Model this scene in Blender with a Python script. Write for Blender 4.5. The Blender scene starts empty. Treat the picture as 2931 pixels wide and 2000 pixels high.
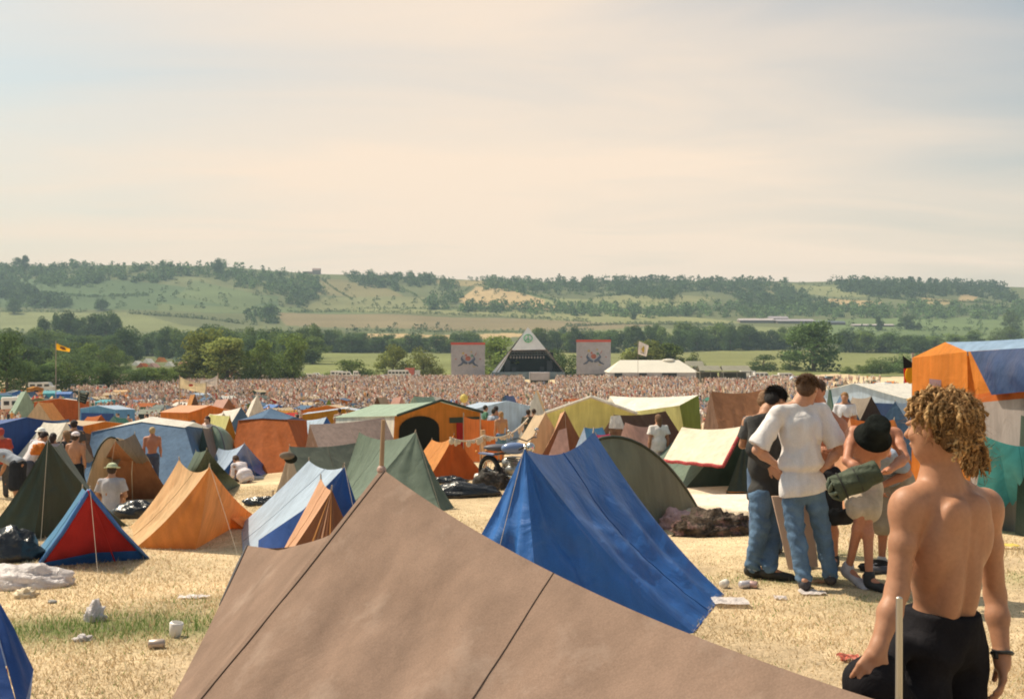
import bpy, math, random
import numpy as np
from mathutils import Vector, Matrix, noise
random.seed(7); rng=np.random.default_rng(7)
S=bpy.context.scene
# ---------------------------------------------------------------- camera
F=2852.0; CX=1465.5; CY=1000.0          # focal length and principal point in photo pixels (2931 x 2000)
cam=bpy.data.cameras.new('camera'); camo=bpy.data.objects.new('camera',cam); S.collection.objects.link(camo)
cam.sensor_width=36; cam.lens=36*F/2931; cam.clip_start=.05; cam.clip_end=9000
camo.location=(0,0,0); camo.rotation_euler=(math.pi/2,0,0); S.camera=camo
# ---------------------------------------------------------------- sky, sun, exposure
S.view_settings.view_transform='Standard'; S.view_settings.look='None'
S.view_settings.exposure=0.2; S.view_settings.gamma=1
SUN_EL=math.radians(54); SUN_AZ=math.radians(-60)      # azimuth from +Y (view direction), negative = left
sd=Vector((math.sin(SUN_AZ)*math.cos(SUN_EL),math.cos(SUN_AZ)*math.cos(SUN_EL),math.sin(SUN_EL)))
sl=bpy.data.lights.new('sun','SUN'); sl.energy=5.0; sl.angle=math.radians(.55); sl.color=(1,.87,.69)
so=bpy.data.objects.new('sun',sl); S.collection.objects.link(so); so.rotation_euler=sd.to_track_quat('Z','Y').to_euler(); so.location=(-20,5,40)
W=bpy.data.worlds.new('World'); S.world=W; W.use_nodes=True
def world():
    nt=W.node_tree; nt.nodes.clear(); N=nt.nodes.new; L=nt.links.new
    out=N('ShaderNodeOutputWorld'); bg=N('ShaderNodeBackground'); bg.inputs[1].default_value=.12; L(bg.outputs[0],out.inputs[0])
    sky=N('ShaderNodeTexSky'); sky.sky_type='NISHITA'; sky.sun_disc=False; sky.sun_elevation=SUN_EL; sky.sun_rotation=SUN_AZ
    sky.air_density=1.0; sky.dust_density=3.0; sky.ozone_density=1.5
    tc=N('ShaderNodeTexCoord'); sep=N('ShaderNodeSeparateXYZ'); L(tc.outputs['Generated'],sep.inputs[0])
    # thin high cloud: long streaks on a layer far above (direction divided by its height)
    zz=N('ShaderNodeMath'); zz.operation='MAXIMUM'; L(sep.outputs[2],zz.inputs[0]); zz.inputs[1].default_value=.02
    ad=N('ShaderNodeMath'); ad.operation='ADD'; L(zz.outputs[0],ad.inputs[0]); ad.inputs[1].default_value=.12
    dx=N('ShaderNodeMath'); dx.operation='DIVIDE'; L(sep.outputs[0],dx.inputs[0]); L(ad.outputs[0],dx.inputs[1])
    dy=N('ShaderNodeMath'); dy.operation='DIVIDE'; L(sep.outputs[1],dy.inputs[0]); L(ad.outputs[0],dy.inputs[1])
    cb=N('ShaderNodeCombineXYZ'); L(dx.outputs[0],cb.inputs[0]); L(dy.outputs[0],cb.inputs[1])
    mp=N('ShaderNodeMapping'); mp.inputs['Rotation'].default_value=(0,0,math.radians(-38)); mp.inputs['Scale'].default_value=(.5,1.3,1); L(cb.outputs[0],mp.inputs[0])
    n1=N('ShaderNodeTexNoise'); n1.inputs['Scale'].default_value=1.3; n1.inputs['Detail'].default_value=6; n1.inputs['Roughness'].default_value=.52; n1.inputs['Distortion'].default_value=.5; L(mp.outputs[0],n1.inputs[0])
    # cover thins with height and away from the centre of view
    ax=N('ShaderNodeMath'); ax.operation='ADD'; L(sep.outputs[0],ax.inputs[0]); ax.inputs[1].default_value=.02
    x2=N('ShaderNodeMath'); x2.operation='MULTIPLY'; L(ax.outputs[0],x2.inputs[0]); L(ax.outputs[0],x2.inputs[1]); zp=N('ShaderNodeMath'); zp.operation='ADD'; L(zz.outputs[0],zp.inputs[0]); zp.inputs[1].default_value=.05; x3=N('ShaderNodeMath'); x3.operation='MULTIPLY'; L(x2.outputs[0],x3.inputs[0]); L(zp.outputs[0],x3.inputs[1]); x2=x3
    z2=N('ShaderNodeMath'); z2.operation='POWER'; L(zz.outputs[0],z2.inputs[0]); z2.inputs[1].default_value=1.6
    m1=N('ShaderNodeMath'); m1.operation='MULTIPLY_ADD'; L(x2.outputs[0],m1.inputs[0]); m1.inputs[1].default_value=-10.; m1.inputs[2].default_value=1.02
    m2=N('ShaderNodeMath'); m2.operation='MULTIPLY_ADD'; L(z2.outputs[0],m2.inputs[0]); m2.inputs[1].default_value=-1.6; L(m1.outputs[0],m2.inputs[2])
    yn=N('ShaderNodeMath'); yn.operation='MINIMUM'; L(sep.outputs[1],yn.inputs[0]); yn.inputs[1].default_value=0; m4=N('ShaderNodeMath'); m4.operation='MULTIPLY_ADD'; L(yn.outputs[0],m4.inputs[0]); m4.inputs[1].default_value=1.3; L(m2.outputs[0],m4.inputs[2]); m2=m4
    nn=N('ShaderNodeMath'); nn.operation='MULTIPLY_ADD'; L(n1.outputs[0],nn.inputs[0]); nn.inputs[1].default_value=1.0; nn.inputs[2].default_value=-.46
    m3=N('ShaderNodeMath'); m3.operation='ADD'; m3.use_clamp=True; L(nn.outputs[0],m3.inputs[0]); L(m2.outputs[0],m3.inputs[1])
    mr=N('ShaderNodeMapRange'); L(m3.outputs[0],mr.inputs[0]); mr.inputs['To Min'].default_value=.12; mr.inputs['To Max'].default_value=.97
    mx=N('ShaderNodeMix'); mx.data_type='RGBA'; L(mr.outputs[0],mx.inputs[0]); tv=N('ShaderNodeVectorMath'); tv.operation='MULTIPLY'; L(sky.outputs[0],tv.inputs[0]); tv.inputs[1].default_value=(.92,1.04,.92); L(tv.outputs[0],mx.inputs[6]); mx.inputs[7].default_value=(7.8,6.2,4.75,1)
    L(mx.outputs[2],bg.inputs[0])
world()
# ---------------------------------------------------------------- ground shape
_Y=[-80,0,10,60,100,125,160,300,360,420,600,900,1150,1300,1500,1700,2000,3200,5000]
_Z=[2.6,-1.65,-2.15,-5.65,-8.3,-9.2,-9.4,-9.0,-8.6,-8.2,-5.6,5.0,31,50,84,118,125,60,40]
_ys=np.arange(-80,5001,2.0); _zs=np.interp(_ys,_Y,_Z)
def _sm(z,w):
    k=np.hanning(w); k/=k.sum(); return np.convolve(np.pad(z,(w//2,w//2),mode='edge'),k,'valid')
_far=_sm(_zs,61); _near=_sm(_zs,5); _w=np.clip((_ys-150)/150,0,1); _zs=_near*(1-_w)+_far*_w
_cx=[-1500,0,375,630,780,900,1150,1350,1550,1900,2200,2290,2400,2600,2850,3300,4500]
_cy=[750,760,757,760,773,782,788,800,806,803,803,806,803,806,818,832,860]
def ground(x,y):
    """height of the land (numpy friendly)"""
    x=np.asarray(x,float); y=np.asarray(y,float)
    z=np.interp(y,_ys,_zs)
    u=x/np.maximum(y,1.0); px=u*F+CX
    crest=(1000-np.interp(px,_cx,_cy))/F*1700
    w=np.clip((y-1050)/650,0,1); w=w*w*(3-2*w); fo=np.clip((3200-y)/1200,0,1)
    z=z+(crest-118)*w*fo
    hw=np.clip((y-1100)/300,0,1)*np.clip((1690-y)/150,0,1)
    z=z+hw*(4.5*np.sin(x/95+y/210)+3*np.sin(x/47-y/130+1))
    nw=np.clip(1-np.abs(y-20)/90,0,1)
    z=z+nw*(.035*np.sin(x*.9+y*.35)+.03*np.sin(x*.37-y*.8+2))*np.clip((np.hypot(x,y)-2)/5,0,1)
    ul=np.clip((-.14-u)/.2,0,1); yl=np.clip((y-13)/8,0,1)*np.clip((75-y)/35,0,1)
    return z-.42*ul*ul*(3-2*ul)*yl
def bare(x,y):
    n=np.sin(x*1.9+1.7*np.sin(y*.83))*np.sin(y*1.23+1.3*np.sin(x*.71+2))+.5*np.sin(x*4.1+y*2.7+np.sin(y*3))*np.sin(y*3.7-x*2.2)
    return np.clip((n-.45)/.45,0,1)
def gz(x,y): return float(ground(x,y))
def P(px,py,d): return Vector(((px-CX)/F*d,d,-(py-CY)/F*d))
def GX(px,d,lift=0.):
    x=(px-CX)/F*d; return Vector((x,d,gz(x,d)+lift))
_scan=np.concatenate([np.arange(1.2,60,.05),np.arange(60,400,.5),np.arange(400,1800,2.)])
def G(px,py,lift=0.):
    """where the sight line through a photo pixel meets the land"""
    zr=-(py-CY)/F*_scan; zg=ground((px-CX)/F*_scan,_scan)
    i=np.nonzero(zr<=zg)[0]; d=_scan[i[0]] if len(i) else 1690.
    return GX(px,float(d),lift)
# ---------------------------------------------------------------- object helpers
COL=S.collection
def mesh_np(name,V,Fq,mat=None,smooth=True,cols=None):
    V=np.asarray(V,np.float32); me=bpy.data.meshes.new(name)
    if isinstance(Fq,np.ndarray):
        n,k=Fq.shape; me.vertices.add(len(V)); me.vertices.foreach_set('co',V.ravel())
        me.loops.add(n*k); me.loops.foreach_set('vertex_index',Fq.ravel().astype(np.int32))
        me.polygons.add(n); me.polygons.foreach_set('loop_start',np.arange(0,n*k,k,dtype=np.int32))
        me.polygons.foreach_set('loop_total',np.full(n,k,np.int32)); me.update(calc_edges=True)
    else: me.from_pydata([tuple(map(float,v)) for v in V],[],Fq); me.update()
    if smooth: me.polygons.foreach_set('use_smooth',np.ones(len(me.polygons),bool))
    if cols is not None:
        at=me.color_attributes.new('Col','FLOAT_COLOR','POINT'); c=np.ones((len(V),4),np.float32); c[:,:3]=cols; at.data.foreach_set('color',c.ravel())
    if mat: me.materials.append(mat)
    return me
def link(me,name,root=None):
    o=bpy.data.objects.new(name,me); COL.objects.link(o)
    if root is not None: o.parent=root
    return o
def wobj(name,V,Fq,mat,root=None,smooth=True,cols=None,base=None):
    """a mesh given in world coordinates, stored relative to its parent (or its own base)"""
    V=np.asarray(V,float); V=V.reshape(-1,3)
    if root is not None:
        wl=np.array(root.get('_w',tuple(root.location)),float); 
        me=mesh_np(name,V-wl,Fq,mat,smooth,cols); o=link(me,name,root); o['_w']=list(wl)
    else:
        b=np.array(base if base is not None else ((V[:,0].min()+V[:,0].max())/2,(V[:,1].min()+V[:,1].max())/2,V[:,2].min()),float)
        me=mesh_np(name,V-b,Fq,mat,smooth,cols); o=link(me,name); o.location=b; o['_w']=list(b)
    return o
def tag(o,label=None,cat=None,group=None,kind=None):
    if label:o['label']=label
    if cat:o['category']=cat
    if group:o['group']=group
    if kind:o['kind']=kind
    return o
def empty(name,loc,label,cat,group=None):
    o=bpy.data.objects.new(name,None); COL.objects.link(o); o.location=loc; o.empty_display_size=.1; o['_w']=[float(v) for v in loc]
    return tag(o,label,cat,group)
class MB:
    """collects world-space shapes for ONE mesh"""
    def __init__(s): s.V=[]; s.F=[]; s.n=0
    def add(s,V,Fl):
        V=[tuple(v) for v in V]; s.V+=V; s.F+=[tuple(i+s.n for i in f) for f in Fl]; s.n+=len(V); return s
    def box(s,c,sz,rz=0,rx=0,ry=0):
        R=Matrix.Rotation(rz,3,'Z')@Matrix.Rotation(ry,3,'Y')@Matrix.Rotation(rx,3,'X'); h=[v/2 for v in sz]
        V=[Vector(c)+R@Vector((x*h[0],y*h[1],z*h[2])) for x in(-1,1) for y in(-1,1) for z in(-1,1)]
        return s.add(V,[(0,1,3,2),(4,6,7,5),(0,4,5,1),(2,3,7,6),(0,2,6,4),(1,5,7,3)])
    def tube(s,pts,r,n=6,cap=True):
        pts=[Vector(p) for p in pts]; rs=r if isinstance(r,(list,tuple)) else [r]*len(pts); V=[];Fl=[]
        up=Vector((0,0,1)); a=None
        for i,p in enumerate(pts):
            t=(pts[min(i+1,len(pts)-1)]-pts[max(i-1,0)]).normalized()
            if a is None: a=t.cross(up if abs(t.z)<.9 else Vector((1,0,0))).normalized()
            else: a=(a-t*a.dot(t)).normalized()
            b=t.cross(a)
            for k in range(n):
                q=2*math.pi*k/n; V.append(p+(a*math.cos(q)+b*math.sin(q))*rs[i])
        for i in range(len(pts)-1):
            for k in range(n):
                k2=(k+1)%n; Fl.append((i*n+k,i*n+k2,(i+1)*n+k2,(i+1)*n+k))
        if cap: Fl.append(tuple(range(n))[::-1]); Fl.append(tuple((len(pts)-1)*n+k for k in range(n)))
        return s.add(V,Fl)
    def ball(s,c,r,nu=10,nv=7,sq=(1,1,1),jit=0):
        V=[];Fl=[]
        for j in range(nv+1):
            th=math.pi*j/nv
            for i in range(nu):
                ph=2*math.pi*i/nu; q=1+jit*(noise.noise(Vector((i*1.7+c[0],j*1.3+c[1],c[2])))); 
                V.append((c[0]+r*sq[0]*math.sin(th)*math.cos(ph)*q,c[1]+r*sq[1]*math.sin(th)*math.sin(ph)*q,c[2]+r*sq[2]*math.cos(th)*q))
        for j in range(nv):
            for i in range(nu): Fl.append((j*nu+i,(j+1)*nu+i,(j+1)*nu+(i+1)%nu,j*nu+(i+1)%nu))
        return s.add(V,Fl)
    def ring(s,c,R,r,ax='Y',n=20,m=6,rot=None):
        V=[];Fl=[]
        for i in range(n):
            a=2*math.pi*i/n
            for k in range(m):
                b=2*math.pi*k/m; q=R+r*math.cos(b); v=Vector((q*math.cos(a),r*math.sin(b),q*math.sin(a)))
                if ax=='Z': v=Vector((v.x,v.z,v.y))
                if ax=='X': v=Vector((v.y,v.x,v.z))
                if rot is not None: v=rot@v
                V.append(Vector(c)+v)
        for i in range(n):
            for k in range(m): Fl.append((i*m+k,((i+1)%n)*m+k,((i+1)%n)*m+(k+1)%m,i*m+(k+1)%m))
        return s.add(V,Fl)
    def grid(s,Vg,nu,nv):
        return s.add(Vg,[(j*nu+i,j*nu+i+1,(j+1)*nu+i+1,(j+1)*nu+i) for j in range(nv-1) for i in range(nu-1)])
    def build(s,name,mat,root=None,smooth=False,base=None): return wobj(name,s.V,s.F,mat,root,smooth,base=base)
# ---------------------------------------------------------------- materials
MATS={}
def nodes(name):
    m=bpy.data.materials.new(name); m.use_nodes=True; nt=m.node_tree; nt.nodes.clear()
    out=nt.nodes.new('ShaderNodeOutputMaterial'); return m,nt,nt.nodes.new,nt.links.new,out
def noisecol(nt,col,scale,var,coord='Object',detail=4):
    N=nt.nodes.new; L=nt.links.new
    tc=N('ShaderNodeTexCoord'); n=N('ShaderNodeTexNoise'); n.inputs['Scale'].default_value=scale; n.inputs['Detail'].default_value=detail; L(tc.outputs[coord],n.inputs[0])
    mr=N('ShaderNodeMapRange'); mr.inputs['From Min'].default_value=.3; mr.inputs['From Max'].default_value=.7; mr.inputs['To Min'].default_value=1-var; mr.inputs['To Max'].default_value=1+var; L(n.outputs[0],mr.inputs[0])
    vm=N('ShaderNodeVectorMath'); vm.operation='SCALE'; 
    if isinstance(col,tuple): vm.inputs[0].default_value=col[:3]
    else: L(col,vm.inputs[0])
    L(mr.outputs[0],vm.inputs['Scale']); return vm.outputs[0],tc
def plain(name,col,rough=.6,var=.12,scale=6,metal=0,bump=.0,spec=.3):
    key=('p',name)
    if key in MATS: return MATS[key]
    m,nt,N,L,out=nodes(name); b=N('ShaderNodeBsdfPrincipled'); L(b.outputs[0],out.inputs[0])
    c,tc=noisecol(nt,tuple(col),scale,var); L(c,b.inputs['Base Color']); b.inputs['Roughness'].default_value=rough; b.inputs['Metallic'].default_value=metal; b.inputs['Specular IOR Level'].default_value=spec
    if bump:
        n=N('ShaderNodeTexNoise'); n.inputs['Scale'].default_value=scale*3; n.inputs['Detail'].default_value=5; L(tc.outputs['Object'],n.inputs[0])
        bp=N('ShaderNodeBump'); bp.inputs['Strength'].default_value=bump; bp.inputs['Distance'].default_value=.02; L(n.outputs[0],bp.inputs['Height']); L(bp.outputs[0],b.inputs['Normal'])
    MATS[key]=m; return m
def cloth(name,col,tr=.25,rough=.75,var=.10,bump=.35,scale=2.2,spec=.15,stains=None):
    """woven tent or clothing fabric: faded mottling, creases, some light let through"""
    key=('c',name)
    if key in MATS: return MATS[key]
    m,nt,N,L,out=nodes(name); b=N('ShaderNodeBsdfPrincipled'); t=N('ShaderNodeBsdfTranslucent'); mx=N('ShaderNodeMixShader'); mx.inputs[0].default_value=tr
    c,tc=noisecol(nt,tuple(col),scale,var,detail=6)
    c2,_=noisecol(nt,c,160,.10,detail=2)
    mpp=N('ShaderNodeMapping'); mpp.inputs['Scale'].default_value=(9,9,.9); L(tc.outputs['Object'],mpp.inputs[0]); ns=N('ShaderNodeTexNoise'); ns.inputs['Scale'].default_value=1.; ns.inputs['Detail'].default_value=7; L(mpp.outputs[0],ns.inputs[0]); mrs=N('ShaderNodeMapRange'); mrs.inputs['From Min'].default_value=.35; mrs.inputs['From Max'].default_value=.7; mrs.inputs['To Min'].default_value=1.06; mrs.inputs['To Max'].default_value=.84; L(ns.outputs[0],mrs.inputs[0]); vs=N('ShaderNodeVectorMath'); vs.operation='SCALE'; L(c2,vs.inputs[0]); L(mrs.outputs[0],vs.inputs['Scale']); c2=vs.outputs[0]
    if stains:
        n=N('ShaderNodeTexNoise'); n.inputs['Scale'].default_value=stains[0]; n.inputs['Detail'].default_value=9; n.inputs['Roughness'].default_value=.7; L(tc.outputs['Object'],n.inputs[0])
        r=N('ShaderNodeMapRange'); r.inputs['From Min'].default_value=.54; r.inputs['From Max'].default_value=.70; r.inputs['To Max'].default_value=.6; L(n.outputs[0],r.inputs[0])
        q=N('ShaderNodeMix'); q.data_type='RGBA'; L(r.outputs[0],q.inputs[0]); L(c2,q.inputs[6]); q.inputs[7].default_value=(*stains[1],1); c2=q.outputs[2]
    L(c2,b.inputs['Base Color']); L(c2,t.inputs['Color']); b.inputs['Roughness'].default_value=rough; b.inputs['Specular IOR Level'].default_value=spec
    n1=N('ShaderNodeTexNoise'); n1.inputs['Scale'].default_value=scale*1.6; n1.inputs['Detail'].default_value=5; n1.inputs['Distortion'].default_value=.8; L(tc.outputs['Object'],n1.inputs[0])
    n2=N('ShaderNodeTexNoise'); n2.inputs['Scale'].default_value=220; n2.inputs['Detail'].default_value=2; L(tc.outputs['Object'],n2.inputs[0])
    ad=N('ShaderNodeMath'); ad.operation='MULTIPLY_ADD'; L(n2.outputs[0],ad.inputs[0]); ad.inputs[1].default_value=.02; L(n1.outputs[0],ad.inputs[2])
    bp=N('ShaderNodeBump'); bp.inputs['Strength'].default_value=bump; bp.inputs['Distance'].default_value=.06; L(ad.outputs[0],bp.inputs['Height']); L(bp.outputs[0],b.inputs['Normal']); L(bp.outputs[0],t.inputs['Normal'])
    L(b.outputs[0],mx.inputs[1]); L(t.outputs[0],mx.inputs[2]); L(mx.outputs[0],out.inputs[0]); MATS[key]=m; return m
def attrmat(name,rough=.8,tr=0.,var=.25,scale=30):
    m,nt,N,L,out=nodes(name); b=N('ShaderNodeBsdfPrincipled'); a=N('ShaderNodeAttribute'); a.attribute_name='Col'
    c,_=noisecol(nt,a.outputs['Color'],scale,var); L(c,b.inputs['Base Color']); b.inputs['Roughness'].default_value=rough; b.inputs['Specular IOR Level'].default_value=.1
    if tr:
        t=N('ShaderNodeBsdfTranslucent'); L(c,t.inputs['Color']); mx=N('ShaderNodeMixShader'); mx.inputs[0].default_value=tr; L(b.outputs[0],mx.inputs[1]); L(t.outputs[0],mx.inputs[2]); L(mx.outputs[0],out.inputs[0])
    else: L(b.outputs[0],out.inputs[0])
    return m
def skinmat(name,col,scale=7):
    key=('s',name)
    if key in MATS: return MATS[key]
    m,nt,N,L,out=nodes(name); b=N('ShaderNodeBsdfPrincipled'); L(b.outputs[0],out.inputs[0])
    c,tc=noisecol(nt,tuple(col),scale,.10); c2,_=noisecol(nt,c,60,.07); L(c2,b.inputs['Base Color']); b.inputs['Roughness'].default_value=.52; b.inputs['Specular IOR Level'].default_value=.35
    b.inputs['Subsurface Weight'].default_value=.08; b.inputs['Subsurface Radius'].default_value=(.012,.005,.003); b.inputs['Subsurface Scale'].default_value=.6
    n=N('ShaderNodeTexNoise'); n.inputs['Scale'].default_value=140; L(tc.outputs['Object'],n.inputs[0]); bp=N('ShaderNodeBump'); bp.inputs['Strength'].default_value=.08; bp.inputs['Distance'].default_value=.003; L(n.outputs[0],bp.inputs['Height']); L(bp.outputs[0],b.inputs['Normal'])
    MATS[key]=m; return m
# ================================================================ LAND
def inpoly(px,py,poly):
    r=np.zeros(px.shape,bool); n=len(poly)
    for i in range(n):
        x1,y1=poly[i]; x2,y2=poly[(i+1)%n]
        if y1==y2: continue
        c=((y1>py)!=(y2>py))&(px<(x2-x1)*(py-y1)/(y2-y1)+x1); r^=c
    return r
STRAW=(.56,.432,.27)
GREEN=(.118,.127,.057); PALEG=(.26,.265,.135); BROWN=(.25,.205,.13); TAN=(.50,.37,.22); DKG=(.12,.17,.085)
FIELDS=[([(430,800),(560,790),(720,830),(640,850),(470,835)],(.20,.20,.11)),([(850,790),(1000,800),(1010,850),(900,840)],(.22,.20,.115)),([(1700,850),(1900,840),(2050,850),(2000,880),(1720,882)],(.25,.25,.13)),([(1380,835),(1560,845),(1560,862),(1450,850)],(.20,.22,.11)),([(2000,815),(2230,820),(2220,840),(2050,835)],(.26,.24,.13)),([(0,800),(330,800),(800,850),(800,900),(500,890),(0,880)],(.125,.165,.09)),
 ([(0,893),(380,895),(520,930),(640,945),(380,950),(0,950)],(.22,.24,.12)),
 ([(450,870),(850,880),(1450,880),(1450,900),(800,895),(450,890)],(.18,.205,.105)),
 ([(560,800),(800,860),(700,880),(500,850)],(.17,.20,.105)),
 ([(920,800),(1080,815),(1180,860),(1000,850),(930,830)],(.24,.215,.12)),
 ([(930,850),(1210,850),(1300,880),(850,890)],(.23,.235,.125)),
 ([(1000,885),(1500,886),(2000,908),(2150,925),(1750,928),(1400,905),(1000,893)],PALEG),
 ([(1312,857),(1362,820),(1450,830),(1600,868),(1510,878),(1337,875)],TAN),
 ([(1420,872),(1620,872),(1590,885),(1430,886)],TAN),
 ([(790,896),(1100,900),(1450,912),(1650,918),(1880,932),(1700,948),(1300,945),(820,932)],BROWN),
 ([(1020,955),(1250,958),(1450,955),(1560,958),(1450,968),(1200,974),(1040,970)],TAN),
 ([(1620,945),(2150,935),(2300,940),(2300,965),(1700,965)],(.21,.23,.115)),
 ([(1560,850),(1900,865),(2050,880),(1560,875)],(.26,.27,.14)),
 ([(1250,800),(1420,803),(1400,820),(1260,815)],(.33,.27,.15)),
 ([(2230,808),(2380,820),(2520,850),(2400,850),(2230,830)],(.24,.25,.13)),
 ([(2370,853),(2530,866),(2500,880),(2380,868)],TAN),
 ([(2640,850),(2760,860),(2700,872),(2640,866)],(.40,.32,.18)),
 ([(2750,840),(2800,850),(2790,862),(2745,862)],(.40,.30,.18)),
 ([(880,1005),(1360,1000),(1360,1090),(860,1090)],(.22,.245,.105)),
 ([(1560,1000),(2330,998),(2300,1085),(1560,1075)],(.235,.245,.11)),
 ([(2330,1000),(2700,1008),(2700,1070),(2300,1085)],(.22,.24,.105)),
 ([(2300,915),(2931,905),(2931,990),(2300,985)],(.175,.215,.10))]
GREENSPOTS=[(-2.95,7.15,.75,.95),(-2.2,7.0,.45,.7),(-3.6,6.9,.45,.8),(-2.5,7.9,.35,.4),(-1.6,6.6,.3,.4),(2.6,9.2,.5,.6),(3.4,10.4,.6,.5),(3.1,8.2,.4,.5),(4.6,9.0,.5,.5)]
def build_land():
    yr=np.concatenate([np.arange(-80,0,4.),np.arange(0,40,.35),np.arange(40,130,1.2),np.arange(130,420,6.),np.arange(420,1100,7.),np.arange(1100,1720,4.),np.arange(1720,5000,60.)])
    uu=np.concatenate([np.linspace(-1.6,-.56,60,endpoint=False),np.linspace(-.56,.56,760),np.linspace(.56,1.6,61)[1:]])
    Yg,Ug=np.meshgrid(yr,uu,indexing='ij'); Xg=Ug*np.where(Yg>80,Yg,80*.35+Yg*.65+(80-Yg)*.0) ; Xg=Ug*np.maximum(Yg,25+Yg*.5)
    Zg=ground(Xg,Yg)
    px=Xg/np.maximum(Yg,1)*F+CX; py=CY-Zg/np.maximum(Yg,1)*F
    C=np.zeros(Xg.shape+(3,)); C[:]=GREEN
    wv=18*np.sin(px/90)+10*np.sin(px/37)
    near=(Yg<325+wv)
    C[near]=STRAW
    far=~near
    for poly,c in FIELDS:
        m=inpoly(px+3*np.sin(py/9),py+1.5*np.sin(px/55),poly)&far&(Yg<1715); C[m]=(np.array(c)*(.80,.77,.66) if c[0]>.2 else np.array(c)*(.70,.74,.62))
    n=(np.sin(Xg*.05+Yg*.013)+np.sin(Xg*.021-Yg*.03+1)+np.sin(Yg*.09+Xg*.004))/3
    C*=(1+.09*n)[...,None]
    # a trampled, still green patch near the camera on the left and a few thin ones
    for (cx,cy,r,a) in GREENSPOTS:
        w=np.exp(-(((Xg-cx)/(r*1.5))**2+((Yg-cy)/(r*.6))**2)*1.2)*a; C=C*(1-w[...,None])+np.array((.12,.16,.05))*w[...,None]
    bw=bare(Xg,Yg)*(Yg<40)*.45; C=C*(1-bw[...,None])+np.array((.37,.27,.175))*bw[...,None]
    nu=len(uu); nv=len(yr)
    idx=np.arange(nu*nv).reshape(nv,nu); Fq=np.stack([idx[:-1,:-1],idx[:-1,1:],idx[1:,1:],idx[1:,:-1]],-1).reshape(-1,4)
    m,nt,N,L,out=nodes('land'); b=N('ShaderNodeBsdfPrincipled'); L(b.outputs[0],out.inputs[0]); b.inputs['Roughness'].default_value=.95; b.inputs['Specular IOR Level'].default_value=.05
    a=N('ShaderNodeAttribute'); a.attribute_name='Col'
    c1,tc=noisecol(nt,a.outputs['Color'],.012,.10,detail=6); c2,_=noisecol(nt,c1,.55,.20,detail=8); c3,_=noisecol(nt,c2,5,.14,detail=5); c4,_=noisecol(nt,c3,38,.22,detail=5)
    L(c4,b.inputs['Base Color'])
    n=N('ShaderNodeTexNoise'); n.inputs['Scale'].default_value=14; n.inputs['Detail'].default_value=8; n.inputs['Roughness'].default_value=.7; L(tc.outputs['Object'],n.inputs[0])
    bp=N('ShaderNodeBump'); bp.inputs['Strength'].default_value=.55; bp.inputs['Distance'].default_value=.06; L(n.outputs[0],bp.inputs['Height']); L(bp.outputs[0],b.inputs['Normal'])
    V=np.stack([Xg,Yg,Zg],-1).reshape(-1,3)
    o=link(mesh_np('ground',V,Fq,m,True,C.reshape(-1,3)),'ground'); tag(o,kind='structure')
build_land()
# ---------------------------------------------------------------- dry grass
def build_grass():
    n=320000
    d=4.3+(26-4.3)*rng.random(n)**1.7; u=rng.uniform(-.56,.56,n); x=u*d; y=d
    x+=rng.normal(0,.04,n); y+=rng.normal(0,.04,n)
    hgt=rng.uniform(.007,.027,n)*(1+.5*np.sin(x*1.3+y*.7))
    tuft=(rng.random(n)<.06); hgt[tuft]*=1.7
    a=rng.uniform(0,2*np.pi,n); w=rng.uniform(.0014,.003,n)*(1+d/9); lean=rng.uniform(.3,1.3,n)*hgt; b=rng.uniform(0,2*np.pi,n)
    keep=rng.random(n)>bare(x,y)*.7; x,y,d,hgt,a,w,lean,b=[q[keep] for q in(x,y,d,hgt,a,w,lean,b)]; n=len(x)
    z=ground(x,y)-.003
    gg=np.zeros(n)
    for (cx,cy,r,aa) in GREENSPOTS: gg=np.maximum(gg,np.exp(-(((x-cx)/(r*1.4))**2+((y-cy)/(r*.6))**2)*1.2)*aa)
    hgt=hgt*(1+1.6*gg*rng.random(n))
    p0=np.stack([x-np.cos(a)*w,y-np.sin(a)*w,z],1); p1=np.stack([x+np.cos(a)*w,y+np.sin(a)*w,z],1)
    p2=np.stack([x+np.cos(b)*lean,y+np.sin(b)*lean,z+hgt],1)
    V=np.concatenate([p0,p1,p2]); Fq=np.stack([np.arange(n),np.arange(n)+n,np.arange(n)+2*n],1)
    t=rng.random(n)[:,None]; C=np.array((.66,.51,.315))*(1-t)+np.array((.47,.34,.185))*t; C*=(1+.14*np.sin(x*2.1+1.3*np.sin(y*1.7))*np.sin(y*1.3+x))[:,None]; pale=rng.random(n)<.2; C[pale]=(.80,.68,.47)
    g=np.zeros(n)
    for (cx,cy,r,aa) in GREENSPOTS: g=np.maximum(g,np.exp(-(((x-cx)/(r*1.4))**2+((y-cy)/(r*.6))**2)*1.2)*aa)
    gm=rng.random(n)<g*.85+.035; C[gm]=np.array((.15,.22,.06))*(1+.4*rng.random((gm.sum(),1)))
    o=link(mesh_np('dry_grass',V,Fq,attrmat('dry_grass_blades',.8,.3,.1),False,np.concatenate([C,C,C])),'dry_grass')
    tag(o,'short sun-bleached dry grass of the campsite slope','grass',kind='stuff')
build_grass()
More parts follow.
